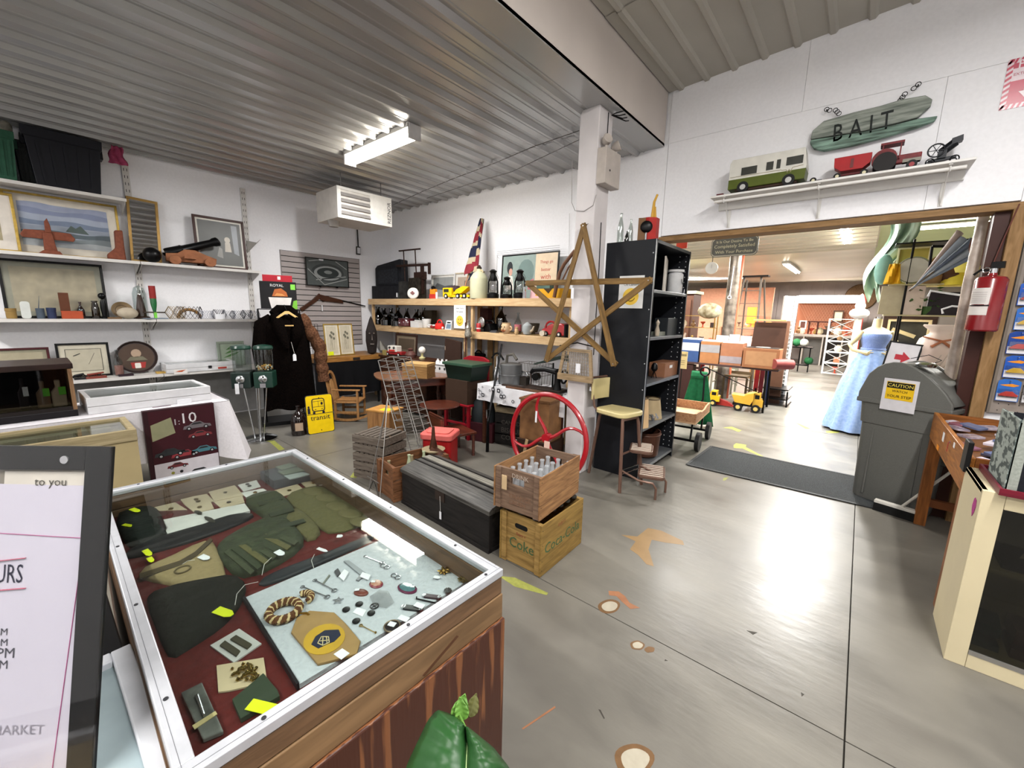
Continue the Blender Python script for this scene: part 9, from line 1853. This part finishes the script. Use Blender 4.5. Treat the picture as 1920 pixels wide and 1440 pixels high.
for s in (-1,1):MB().tb([(s*.155,0,zsd-.02),(s*.21,-.0,zsd-.12),(s*.27,.03,zw+.05),(s*.25,-.04,zw-.02),(s*.13,-.12,zw-.06)],[.042,.038,.032,.026,.02],12).bd('arm',skin,t,smooth=80)
for s in (-1,1):
 hnd=MB().sph((0,0,0),.03,10,6,(1.2,.5,.9));
 for k in range(4):hnd.tb([(-s*.02,0,.018-k*.012),(-s*.055,-.006,.020-k*.014),(-s*.085+abs(k-1.5)*.006*s,-.002,.018-k*.015)],[.008,.0075,.005],6)
 hnd.tb([(0,-.01,.02),(-s*.02,-.02,.04),(-s*.04,-.022,.05)],[.008,.008,.005],6);hnd.bd('hand',skin,t,loc=(s*.11,-.125,zw-.065),smooth=80)
MB().c((0,0,zn),(0,0,zn+.03),.04,n=14).bd('neck_cap',CH,t);MB().c((0,0,0),(0,0,zw),.02,n=8).bd('stand_pole',CH,t)
P=on(1611,588,y=8.9);t=TH('white_snowman','white puffy ornament seen above the mannequin neck','ornament',(P.x,8.9,0));zz2=zat(Ve((P.x,8.9,0)),590);MB().c((0,0,0),(0,0,zz2-.05),.05,n=8).bd('stand',C('b8b0a4',.6),t);MB().sph((0,0,zz2+.02),.11,12,8,(1.2,1,.8)).sph((0,0,zz2+.14),.07,10,8).bd('white_head',C('e0ddd8',.6),t);MB().lt([(.06,zz2+.18),(.04,zz2+.26),(.02,zz2+.32),(0,zz2+.34)],n=10).bd('brown_hat',C('8a7a6a',.6),t)
#goods racks at the right of the doorway
def rackpost(x,y,z0,z1,r=.012):return MB().c((x,y,z0),(x,y,z1),r,n=6)
t=TH('black_tiered_rack','black metal rack of lamps and goods right of the mannequin','rack',(.62,7.1,0))
for x in (-.28,.5):
 for y in (-.2,.2):MB().c((x,y,0),(x,y,2.55),.012,n=6).bd('post',BM,t)
for z in (1.66,2.02,2.5):MB().bx(-.44,.52,-.22,.22,z,z+.015).bd('tier',BM if z>2.2 else C('b5aa84',.5),t)
def rk(px,y=6.95,zs=None):return fy(*px,y,zs)
def rkt(zs,px,lab,nm,cat,bld,y=6.95):
 P,w,h=fy(*px,y);P.z=zs;t=TH(nm,lab,cat,P);bld(t,w,h);return t
rkt(2.036,(1658,498,1684,536),'bright orange-yellow cloth on the upper tier of the black rack','yellow_cloth','cloth',lambda t,w,h:MB().sh(lambda u,v:((u-.5)*w*(.7+.5*v),.03*math.sin(u*9+v*3),h*(1-v)),8,8).bd('cloth',C('d9a31e',.7),t,solid=.01),6.85)
rkt(2.036,(1687,502,1726,540),'round clear wire-guarded fan on the black rack','table_fan','fan',lambda t,w,h:(MB().tr((0,0,.16),.15,.008,'y',n=24,k=5).tr((0,0,.16),.09,.004,'y',n=20,k=4).bd('guard',CH,t),MB().lt([(0,0),(.14,0),(.14,.01),(0,.01)],o=(0,0,.16),n=20,axis='y').bd('blades',C('b8b4a8',.3),t),MB().c((0,.05,0),(0,.05,.16),.015,n=8).bd('stem',BM,t)),6.9)
rkt(2.036,(1690,488,1724,512),'yellow framed panel behind the fan','yellow_panel','picture',lambda t,w,h:(MB().bx(-.14,.14,0,.02,0,.46).bd('panel',C('a89a4c',.6),t),frame(t,.30,.46,.02,.03,C('c9bf94',.5))),7.2)
for k,(px,lab,c_) in en_((((1795,482,1828,512),'yellow cone lampshade, upper right of the black rack','d8c860'),((1780,515,1805,535),'small yellow lampshade under the striped cloth','cfb93c'))):
 P=on(px[0]/2+px[2]/2,px[3],y=6.98);t=TH('yellow_lamp',lab,'lamp',(P.x,6.98,2.036));P.z-=2.036;MB().lt([(.15,P.z),(.08,P.z+.22)],n=20).bd('shade',C(c_,.6),t,solid=.004);MB().c((0,0,0),(0,0,P.z+.1),.015,n=8).bd('stem',C('8a5a30',.4),t);MB().lt([(.08,0),(.08,.02),(.03,.05)],n=16).bd('base',C('8a5a30',.4),t)
#striped grey-blue beach umbrella
u0,u1=on(1705,545,y=6.2),on(1838,440,y=5.9);t=TH('folded_parasol','folded grey-blue striped parasol with floral edge sticking up at an angle','umbrella',u0);d=u1-u0
MB().c((0,0,0),tuple(d*1.0),.012,n=6).bd('pole',C('6a5a4a',.5),t)
sA=d.normalized();sB=sA.cross(Ve((0,1,0))).normalized()
for k in range(5):
 MB().sh(lambda u,v,k=k:tuple(sA*(.05+u*d.length*.85)+sB*(((k-2.5)*.065+.065*v)*u)+sA*(-.03*(k%2))+Ve((0,-.02*(k%2)-.03*math.sin(v*PI)*u,0))),16,3).bd('panel',C(('6a7484','8a929c','5c6678','7f8894','9a8a84')[k],.7),t,solid=.004,smooth=70)
#big framed mirror/picture below the rack
P,w,h=fy(1642,592,1742,672,8.2);P.z=.9;t=TH('framed_still_life','large dark still-life picture with cream and dark wood frame behind the bin','picture',P);h=zat(P,592)-.9
frame(t,w,h,.05,.04,C('2e1e16',.4));frame(t,w-.1,h-.1,.035,.03,C('c3ad84',.5),z0=.05,nm='inner_frame',y=-.004);q=MB().use(M('dark_picture','3c382e',.6,scale=4,var=.4)).bx(-w/2+.085,w/2-.085,-.02,-.01,.085,h-.085).use(C('b8a478',.6));q.bar((-w*.3,-.021,h*.75),(w*.15,-.021,h*.62),.001,.05).pz(ell(.10,.09,14,w*.05,h*.35),-.022,-.02).bd('print',None,t)
o=MB().bx(.25,1.1,-.2,.25,0,.895).bd('side_cabinet',C('4a3a30',.6),loc=(0,8.25,0));tag(o,'brown cabinet under the dark still-life picture','cabinet')
#hanging goods row, greenery
for k,(px,lab,c_) in en_((((1655,548,1680,590),'beige appliance panel left on the middle tier','b3a88c'),((1672,552,1696,590),'round white dish on the middle tier','c4bdae'),((1698,545,1718,586),'white box with red detail on the middle tier','d0beb0'),((1725,550,1750,590),'green potted foliage on the middle tier','3f5c2e'),((1752,568,1790,600),'dark slate picture on the lower tier','2a2428'),((1728,500,1760,538),'brown figure bundle on the upper tier','8a6a44'),((1765,505,1800,545),'dark brown boot-like object on the upper tier','4e3220'),((1640,500,1660,545),'pale teal plastic bundle at the left of the rack','8ab8ac'))):
 P=on((px[0]+px[2])/2,px[3],y=6.95);z_=min((1.676,2.036,1.116),key=lambda z:abs(z-P.z));w=(px[2]-px[0])*.0088;h=max(.12,(px[3]-px[1])*.0082);q=MB()
 if 'foliage' in lab:
  r2=random.Random(2)
  for j in range(40):a,b,c2=r2.uniform(-.15,.15),r2.uniform(-.1,.1),r2.uniform(.05,.32);q.at((a,b,c2),rx=r2.random()*6,rz=r2.random()*6).add([(0,0,0),(.03,.02,0),(.07,0,.01),(.03,-.02,0)],[(0,1,2,3)])
  q.T=None;q.c((0,0,0),(0,0,.1),.05,.06,n=10)
 elif 'dish' in lab:q.lt([(0,0),(w*.5,-.02),(w*.5,-.03),(0,-.01)],o=(0,0,w*.5),n=20,axis='y')
 elif 'figure' in lab or 'boot' in lab:q.lt([(w*.3,0),(w*.4,h*.3),(w*.2,h*.6),(w*.25,h*.8),(0,h)],n=12)
 elif 'teal' in lab:q.sph((0,0,h*.5),.5,12,8,(w,w*.6,h))
 else:q.bx(-w/2,w/2,-.05,.05,0,h)
 nm=lab.split(' on the')[0].split(' at the')[0].split(' left on')[0].replace(' ','_').replace('-','_');
 nm={0:'appliance_panel',1:'white_dish',2:'white_box',3:'potted_foliage',4:'slate_picture',5:'figure_bundle',6:'brown_boot',7:'plastic_bundle'}[k]
 o=q.bd(nm,C(c_,.6),loc=(P.x,6.98,z_));tag(o,lab,nm.split('_')[1])
t=TH('wire_hangers','bunch of white clothes hangers on a bar at the right of the doorway','hanger',(0,0,0));c0=on(1740,545,y=6.0)
MB().tb([on(1740,556,y=6.0),on(1745,545,y=6.0),on(1764,548,y=6.0),on(1812,555,y=5.9)],.010,6).bd('white_hanger',WT,t);MB().tb([on(1768,588,y=5.9),on(1766,580,y=5.9),on(1785,574,y=5.9),on(1812,576,y=5.9)],.009,6).bd('white_hanger',WT,t)
MB().tb([on(1748,462,y=6.3),on(1812,462,y=6.3)],.014,6).bd('rail',BM,t);MB().c(on(1748,462,y=6.3),on(1740,520,y=6.3),.012,n=6).bd('drop_bar',BM,t)
#vase, arrow sign, doll, basket carton behind the bin
P,w,h=fy(1714,609,1790,690,5.55);zb0=.9;o=MB().bx(.34,.85,-.15,.25,0,zb0-.002).bd('goods_table',C('3a2a26',.6),loc=(0,5.55,0));tag(o,'dark table behind the bin carrying the white vase','table')
zv=zat(Ve((P.x,5.55,0)),609)-zb0;t=TH('large_white_vase','large white ceramic vase with relief folds and a brown ribbon bow','vase',(P.x,5.55,zb0));R=.165
MB().lt([(R*.45,0),(R*.5,.02),(R*.75,zv*.3),(R*.98,zv*.55),(R,zv*.68),(R*.85,zv*.80),(R*.5,zv*.87),(R*.48,zv*.91),(R*.8,zv*.98),(R*.78,zv),(R*.45,zv*.93)],n=30).bd('body',M('vase_white','d8ccc0',.35,scale=3,var=.06,col2='d6c0b4'),t,smooth=80)
for k in range(6):a=-2.2+k*.25;MB().tb([(R*.5*math.cos(a),R*.5*math.sin(a),zv*.12),(R*.85*math.cos(a+.3),R*.85*math.sin(a+.3),zv*.35),(R*1.0*math.cos(a+.7),R*1.0*math.sin(a+.7),zv*.6)],[.004,.008,.004],6).bd('relief_fold',C('cbb9ac',.4),t)
MB().tb([(-R*.75,-R*.55,zv*.83),(0,-R*.98,zv*.78),(R*.4,-R*1.0,zv*.70)],[.006,.01,.014],6).tb([(R*.75,-R*.55,zv*.83),(0,-R*.98,zv*.78),(-R*.4,-R*1.0,zv*.70)],[.006,.01,.014],6).bd('ribbon',C('a8694a',.5),t)
P,w,h=fy(1650,641,1702,690,5.4,.9);h=zat(P,641)-.9;t=TH('arrow_sign','black-framed white notice with a red arrow behind the bin','sign',P,rot=(-.1,.12,0));frame(t,.24,h,.014,.012,BK);MB().bx(-.11,.11,-.004,0,.01,h-.01).bd('sheet',C('d9d7dc',.5),t);MB().pz([(-.05,h-.17),(.0,h-.17),(.0,h-.20),(.06,h-.145),(0,h-.09),(0,h-.12),(-.05,h-.12)],-.006,-.004).bd('red_arrow',C('b8303c',.5),t)
P=on(1705,690,y=5.35);t=TH('rag_doll','doll in a red dress behind the bin','doll',(P.x,5.35,.9));MB().lt([(.10,0),(.09,.08),(.04,.2),(0,.21)],n=14).bd('red_dress',C('b0242e',.7),t);MB().sph((0,0,.27),.055,12,8).bd('head',C('c9a06a',.6),t)
P=on(1770,715,y=5.1);t=TH('fruit_tin','green and yellow printed box right of the bin','box',(P.x+.02,5.12,0));zq=zat(Ve((P.x,5.12,0)),693);MB().bx(-.08,.08,-.05,.05,0,zq-.18).bd('stand',dark,t);MB().bx(-.08,.08,-.05,.05,zq-.18,zq).bd('carton',C('2f7a44',.5),t);MB().pz(ell(.03,.03,10,.03,zq-.05),-.053,-.05).pz(ell(.025,.025,10,.02,zq-.11),-.053,-.05).bd('yellow_fruit',C('d9b92a',.5),t)
#round plate hanging at the jamb, wrapped pillar
c1=on(1877,452,y=5.2);t=TH('hanging_round_mirror','round brown-rimmed silver tray hanging just inside the right jamb','tray',(.80,5.25,c1.z));Rm=(on(1877,400,y=5.2).z-on(1877,503,y=5.2).z)/2
MB().use(C('6a4436',.4)).lt([(Rm*.8,-.02),(Rm,-.03),(Rm,.0),(Rm*.8,0)],n=34,axis='y').use(C('c9c6b8',.15,1)).lt([(Rm*.55,-.02),(Rm*.8,-.035),(Rm*.8,-.02)],n=34,axis='y').use(C('7a5a50',.3)).lt([(0,-.012),(Rm*.58,-.015),(Rm*.58,0),(0,0)],n=30,axis='y').bd('tray',None,t,rz=-.5)
MB().c((0,0,Rm*.9),(0,.0,3.05-c1.z),.004,n=5).bd('wire',BM,t)
a_,b_=on(1812,620,y=4.95),on(1790,840,y=4.95);t=TH('wrapped_post','post wrapped in crumpled clear plastic just inside the right jamb','post',(.615,4.98,0));MB().lt([(.038,0),(.042,.4),(.036,.8),(.042,1.1),(.034,1.5),(.04,1.9),(.034,2.3),(.034,3.05)],n=12).bd('wrapping',M('crumpled_plastic','c4b6aa',.25,scale=9,var=.25,bump=1,col2='8f8278'),t)
# ================================================================== right side: bin, extinguisher, pegboard, desk, cabinet
gy=M('bin_grey','5f5f5b',.45,scale=120,var=.06,bump=.1)
ang=math.atan2(4.61-4.79,.54-.14);c0=Ve(((.14+.60)/2,(4.79+4.58)/2,0));dv=Ve((-math.sin(ang),math.cos(ang),0))
t=TH('waste_bin','large grey plastic waste bin with domed swing lid in the doorway','bin',c0+dv*.19-Ve((.03,0,0)),ang);BW,BD=.51,.36;zr4=.93
def bin_ring(w,d,z,r=.05):return [(a,b,z) for a,b in rrect(w,d,r,3)]
rings=[(BW*.97,BD*.95,0),(BW,BD,.03),(BW*1.06,BD*1.08,.70),(BW*1.10,BD*1.12,.705),(BW*1.14,BD*1.14,.86),(BW*1.15,BD*1.15,.89)]
V_=[p for a in rings for p in bin_ring(*a)];n=16
MB().add(V_,[(j*n+k,j*n+(k+1)%n,(j+1)*n+(k+1)%n,(j+1)*n+k) for j in range(len(rings)-1) for k in range(n)]+[tuple(range(n-1,-1,-1))]).bd('body',gy,t)
for x in (-.16,.16):MB().bx(x-.006,x+.006,-BD*.53-.006,-BD*.5,.06,.66).bd('body_rib',gy,t)
for s in (-1,1):MB().bx(s*BW*.54-.01,s*BW*.54+.014,-.07,.07,.45,.80).bd('side_rib',gy,t)
W9=BW*1.2;arc=[(-W9/2,.89),(W9/2,.89),(W9/2,.97)]+[(W9/2-.0-(W9)*k/12,.97+.29*math.sin(PI*(1-(1-k/12)**.72))**.8) for k in range(1,12)]+[(-W9/2,.97)]
for s in (-1,1):MB().pz(arc,s*BD*.50,s*BD*.60).bd('lid_cheek',gy,t,bev=.008)
q=MB();aa=arc[2:]
q.add([(a,y,z-.02) for a,z in aa for y in (-BD*.5,BD*.5)],[(2*i,2*i+1,2*i+3,2*i+2) for i in range(len(aa)-1)]);q.bd('dome',gy,t,smooth=60,solid=.01)
MB().bx(-W9/2-.006,W9/2+.006,-BD*.61,BD*.61,.885,.925).bd('lid_rim',gy,t,bev=.006)
MB().pz([(-W9/2+.04,.99),(-W9/2+.13,1.16),(-W9/2+.15,1.15),(-W9/2+.06,.98)],-BD*.42,BD*.42).bd('dark_flap',dark,t)
nt_=MB().bx(-.115,.115,-BD*.61-.004,-BD*.61-.0025,.85,1.12).bd('notice_sheet',C('cbc9cd',.6),t,loc=(-.02,0,0))
q=MB().use(C('dcb31a',.6)).bx(-.092,.092,-BD*.61-.0055,-BD*.61-.004,.945,1.095).use(C('16140f',.6)).bx(-.088,.088,-BD*.61-.0065,-BD*.61-.0055,1.042,1.091)
for s_,z,w_,c_ in (('CAUTION',1.066,.165,'dfc95a'),('WATCH',1.018,.10,'1a1710'),('YOUR STEP',.975,.16,'1a1710')):q.T=MT((0,-BD*.61-.007,z));q.tx(s_,.1,C(c_,.6),w=w_)
q.T=None;q.bd('printing',None,nt_)
#things lying on the bin lid
P=on(1745,690,y=4.75);t=TH('silver_lid_dish','small silver dish with a wire loop lying on the bin lid','dish',(P.x-.03,4.72,1.235));MB().lt([(.0,.0),(.06,0),(.07,.02),(.05,.035),(0,.04)],n=18).bd('dish',CH,t);MB().tb([(-.1,0,.06),(0,-.03,.10),(.08,.0,.06),(.03,.03,.02)],.003,5).bd('wire_loop',BM,t)
#broom
b0=on(1645,935,z=0);b1=on(1710,955,z=0);t=TH('push_broom','push broom with pale head and black bristles beside the bin','broom',((b0.x+b1.x)/2-.0,(b0.y+b1.y)/2-.30,0),-.25)
MB().bx(-.15,.15,-.025,.025,.07,.095).bd('head',C('c3c0b8',.5),t,bev=.004);MB().bx(-.15,.15,-.022,.022,0,.07).bd('bristles',C('121212',.9),t);MB().c((.02,0,.09),(.34,.10,.62),.010,n=8).bd('handle',C('b8b5ad',.4),t)
#extinguisher
P=Ve((.675,4.60,0));z0=zat(P,621);z1=zat(P,520);R=.085;hh=z1-z0;t=TH('fire_extinguisher','dark red fire extinguisher hanging on the right door post','fire extinguisher',(P.x,P.y,z0),-.35)
MB().lt([(R*.9,0),(R,.01),(R,hh*.95),(R*.85,hh*1.0),(R*.3,hh*1.04),(R*.25,hh*1.08)],n=26).bd('cylinder',C('780d14',.25,coat=.4),t)
MB().c((0,0,hh*1.06),(0,0,hh*1.16),.022,n=12).bd('valve',CH,t);MB().bx(-.015,.05,-.015,.015,hh*1.16,hh*1.28).bd('lever',BK,t);MB().tb([(.0,0,hh*1.12),(-.06,-.02,hh*1.14),(-.09,-.03,hh*1.05)],.008,6).bd('nozzle',BK,t);MB().tr((-.03,-.03,hh*1.13),.018,.004,'y',n=12,k=5).bd('gauge',CH,t)
def wrap(z0_,z1_,a0,a1,r,mt,nm):return MB().sh(lambda u,v:(r*math.cos(a0+(a1-a0)*u),r*math.sin(a0+(a1-a0)*u),z0_+(z1_-z0_)*v),10,1).bd(nm,mt,t)
wrap(hh*.50,hh*.80,-2.7,-1.25,R*1.01,C('c9c4c0',.5),'upper_label');wrap(hh*.30,hh*.46,-2.7,-1.25,R*1.01,C('c9c4c0',.5),'lower_label');wrap(hh*.465,hh*.49,-2.75,-1.2,R*1.012,dark,'label_band')
for k in range(6):wrap(hh*(.54+.035*k),hh*(.546+.035*k),-2.5,-1.45,R*1.015,C('77706c',.6),'label_print')
MB().bx(-.02,.02,R*.9,.13,hh*.8,hh*.9).bd('bracket',BM,t)
t=TH('door_cable','thin dark red cable running down the right door post','cable',(0,0,0));MB().tb([(.74,YB-.04,2.44),(.70,YB-.045,2.2),(.665,YB-.05,1.95)],.004,5).bd('cable',C('5a2a20',.6),t)
#pegboard with hanging blister packs
t=TH('pegboard_panel','grey pegboard hung with blister-packed toy cars at the right edge','display board',(.835,4.685,.93));MB().bx(-.015,1.2,0,.03,0,1.55).bd('panel',C('8a8078',.6),t);MB().bx(-.03,-.015,-.01,.035,0,1.55).bd('edge_frame',C('6f665c',.5),t)
q=MB()
for i in range(24):
 for j in range(30):q.bx(.02+i*.05,.026+i*.05,-.0015,0,.02+j*.05,.026+j*.05)
o=q.bd('peg_holes',dark,t);o['kind']='stuff'
cardc=('2f66b4','9aa0b0','1e3f8a','3a7ac8','2452a8','6c6a6a');carc=('20242c','b43a34','5aa838','2a5a9c','c9a22c','8a8c92')
def pack(lab,x,z,w,h,c1,c2,y=4.66):
 t=TH('toy_car_pack',lab,'toy pack',(x,y,z),0);MB().pz([(-w/2,0),(w/2,0),(w/2,h*.9),(w*.25,h),(-w*.25,h),(-w/2,h*.9)],-.001,.001).bd('card',C(c1,.35),t)
 q=MB().use(C('d98a2c',.5)).pz([(-w*.42,h*.72),(w*.1,h*.80),(w*.44,h*.74),(w*.2,h*.66),(-w*.2,h*.68)],-.0025,-.001).use(C('dcdcde',.5)).bx(-w*.46,w*.46,-.002,-.001,.004,h*.34);q.bd('printing',None,t)
 MB().pz([(-w*.4,h*.28),(-w*.3,h*.36),(-w*.1,h*.46),(w*.18,h*.46),(w*.32,h*.36),(w*.42,h*.32),(w*.42,h*.24),(-w*.4,h*.24)],-.022,-.004).bd('toy_car',C(c2,.25),t,bev=.002);MB().bx(-w*.44,w*.44,-.028,-.002,h*.18,h*.55).bd('blister',GL('blister','ffffff',.93,.08,.08),t)
 MB().c((0,-.03,h*.93),(0,.025,h*.93),.003,n=5).bd('peg_hook',CH,t)
k=0;rows=('lowest','second','third','fourth','fifth','sixth','seventh','top')
for r_ in range(8):
 for c_ in range(3):
  nm=('leftmost','second','third')[c_];pack('%s blister-packed toy car in the %s row of the pegboard'%(nm,rows[r_]),.885+c_*.125+(.01 if r_%2 else 0),1.03+r_*.175,.112,.165,cardc[(k*5+r_)%6],carc[(k*3+1)%6],4.66-.004*c_);k+=1
#wooden desk/bin table
dx0,dy0,dy1,dz=.515,3.12,4.52,.905
t=TH('display_desk','golden wooden display table with raised rim beside the bin','table',(dx0,(dy0+dy1)/2,0));hl=(dy1-dy0)/2;gw=wood('a5692c','6f4018',5,.45,1)
MB().bx(0,.025,-hl,hl,dz-.20,dz).bd('side_apron',gw,t,bev=.003);MB().bx(.60,.625,-hl,hl,dz-.20,dz).bd('side_apron',gw,t);MB().bx(.026,.6,hl-.025,hl,dz-.20,dz).bd('end_apron',wood('8a5326','5a3415',5,.45,0),t);MB().bx(.026,.6,-hl,-hl+.025,dz-.20,dz).bd('end_apron',wood('8a5326','5a3415',5,.45,0),t)
MB().bx(.026,.6,-hl+.026,hl-.026,dz-.09,dz-.07).bd('deck',C('6a4424',.5),t)
for x in (.035,.59):
 for y in (-hl+.05,hl-.05):MB().bx(x-.033,x+.033,y-.035,y+.035,0,dz-.2).bd('leg',wood('8a5326','5a3415',5,.45,2),t)
MB().bx(.07,.56,hl-.07,hl-.03,.16,.22).bd('stretcher',C('5e3418',.5),t)
MB().bx(-.002,0,hl-.62,hl-.56,dz-.10,dz-.04).bd('white_sticker',WT,t);MB().bx(-.002,0,hl-.80,hl-.785,dz-.12,dz-.06).bd('red_mark',C('a83a3a',.5),t);MB().bx(-.002,0,hl-.5,hl-.42,dz-.192,dz-.16).bd('orange_sticker',C('e08a1a',.5),t);MB().bx(-.002,0,hl-1.0,hl-.96,dz-.05,dz-.02).bd('white_sticker',WT,t)
rd=random.Random(21);cel=M('glossy_packets','b4aab4',.15,scale=18,var=.35,col2='6a5a6c',coat=.5)
for k in range(34):
 x,y=dx0+.06+rd.random()*.48,dy0+.1+rd.random()*(dy1-dy0-.2);o=MB().pz(rrect(.12,.08,.01,2),0,.012,'z').bd('plastic_packet',(cel,C('c9c2cc',.15),C('8a5a68',.2),C('5a6484',.2))[k%4],loc=(x,y,dz-.068+.0045*(k%12)),rot=(rd.uniform(-.12,.12),rd.uniform(-.12,.12),rd.random()*3))
 tag(o,'clear packet in the loose heap on the golden display table','packet','loose packets heaped on the golden table')
#cream cabinet with glass door
X0,Y0,Y1,ZC=.505,2.70,3.08,.865;crm2=M('cream_cabinet','c4b898',.5,scale=5,var=.04)
t=TH('cream_glass_cabinet','cream cabinet with glass door and car prints inside, right picture edge','cabinet',(X0,Y0,0));Wc,Dc=.78,Y1-Y0
MB().bx(0,.02,0,Dc,0,ZC).bd('side',crm2,t,bev=.002);MB().bx(Wc-.02,Wc,0,Dc,0,ZC).bd('side',crm2,t);MB().bx(.02,Wc-.02,Dc-.015,Dc,.02,ZC-.02).bd('back',crm2,t);MB().bx(0,Wc,0,Dc,ZC-.02,ZC).bd('top',crm2,t,bev=.002);MB().bx(.02,Wc-.02,.0,Dc,.02,.05).bd('bottom',crm2,t)
MB().bx(0,.07,-.018,0,0,ZC-.0).bd('door_stile',crm2,t,bev=.002);MB().bx(Wc-.07,Wc,-.018,0,0,ZC).bd('door_stile',crm2,t);MB().bx(.071,Wc-.071,-.018,0,ZC-.07,ZC).bd('door_rail',crm2,t,bev=.002);MB().bx(.071,Wc-.071,-.018,0,0,.07).bd('door_rail',crm2,t,bev=.002)
MB().bx(.071,Wc-.071,-.012,-.008,.07,ZC-.07).bd('glass',GL('dim_glass','b8b8b0',.8,.03,.05),t);MB().bx(.071,Wc-.071,-.02,-.012,.07,.09).bd('metal_track',C('a5a29c',.3,.7),t)
MB().bx(.02,Wc-.02,.02,Dc-.02,.48,.50).bd('shelf',crm2,t)
hrt=MB().pz([(0,-.045),(.022,-.02),(.03,.0),(.02,.035),(.006,.045),(-.008,.04),(-.02,.042),(-.03,.01),(-.02,-.02)],-.0015,0,'x').bd('pink_heart',M('pink_felt','b03a86',.8,scale=80,var=.2),t,loc=(-.0005,.06,ZC-.11))
for k,(z,lab) in en_(((.501,'grey car print lying on the cabinet shelf'),(.561,'second car print stacked in the cabinet'))):
 o=TH('car_print',lab,'print',(X0+.42,Y0+.22,z));MB().bx(-.3,.3,-.008,.008,0,.17).bd('sheet',C('b0aaa0',.5),o,rot=(-.5-.2*k,0,0)) if k else MB().bx(-.3,.3,-.17,.1,0,.02).bd('sheet',C('3a3a3c',.4),o)
 q=MB().at((0,-.14,.06),rx=-.0)
 if k==0:car(q,-.08,0.0,.34,'bab4aa');q.bd('model_car',None,o)
rd=random.Random(9)
for k in range(8):o=MB().bx(-.06,.06,-.08,.08,0,.03+.02*(k%3)).bd('model_kit_box',C(('2c4a44','6a4434','3a3a38','7a6a4a')[k%4],.4),loc=(X0+.13+(k%4)*.155,Y0+.20+.003*(k//4),.0505+(k//4)*.072),rz=rd.uniform(-.1,.1));tag(o,'%s box in the %s row at the bottom of the cream cabinet'%(('leftmost','second','third','rightmost')[k%4],('lower','upper')[k//4]),'box')
#striped fabric bin in maroon tray
zt5=ZC+.001;t=TH('maroon_tray','maroon tray under the striped fabric bin','tray',(X0+.42,Y0+.10,zt5));MB().bx(-.38,.38,-.15,.26,0,.012).bd('base',C('5e1524',.4),t)
for a in ((-.38,.38,-.15,-.14),(-.38,.38,.25,.26),(-.38,-.37,-.14,.25),(.37,.38,-.14,.25)):MB().bx(*a,.012,.03).bd('rim',C('6a1828',.4),t)
t=TH('striped_fabric_bin','fabric bin with dark and pale stripes on the cream cabinet','basket',(X0+.06,Y0-.02,zt5+.0125));zb5=.31;Wb,Db=.66,.30
pale_s,dark_s=M('stripe_pale','8f948c',.85,scale=90,var=.1,bump=.2),M('stripe_dark','17191f',.85,scale=90,var=.1,bump=.2);ns=20
q=MB()
for k in range(ns):
 q.use(dark_s if k%2 else pale_s);x0_,x1_=Wb*k/ns,Wb*(k+1)/ns;q.bx(x0_,x1_,0,.008,0,zb5+.004*math.sin(k))
q.bd('front_side',None,t,smooth=0)
q=MB()
for k in range(ns):q.use(dark_s if k%2 else pale_s);q.bx(Wb*k/ns,Wb*(k+1)/ns,Db-.008,Db,0,zb5)
q.bd('rear_side',None,t,smooth=0)
rip=M('ripple_fabric','8d9690',.85,kind='wave',scale=22,col2='3f4846',stretch=(1,.6,1.2));MB().bx(-.004,.004,0,Db,0,zb5+.01).bd('left_side',rip,t);MB().bx(Wb-.004,Wb+.004,0,Db,0,zb5).bd('right_side',rip,t);MB().bx(0,Wb,.008,Db-.008,0,.01).bd('bottom',dark_s,t)
MB().bx(.14,.5,.05,.2,.01,zb5+.04).bd('white_bundle',C('b8b3b0',.7),None,loc=(X0+.06,Y0-.02,zt5+.0125))
for ob_ in list(bpy.data.objects):
 if ob_.name.startswith('white_bundle') and ob_.parent is None:tag(ob_,'pale wrapped bundle sitting in the striped fabric bin','bundle')
o=MB().bx(-.01,.01,-.05,.05,0,.16).bd('black_clip',dark,loc=(.505,3.115,ZC-.03),bev=.003);tag(o,'black clip-like block between the golden table and the striped bin','clip')
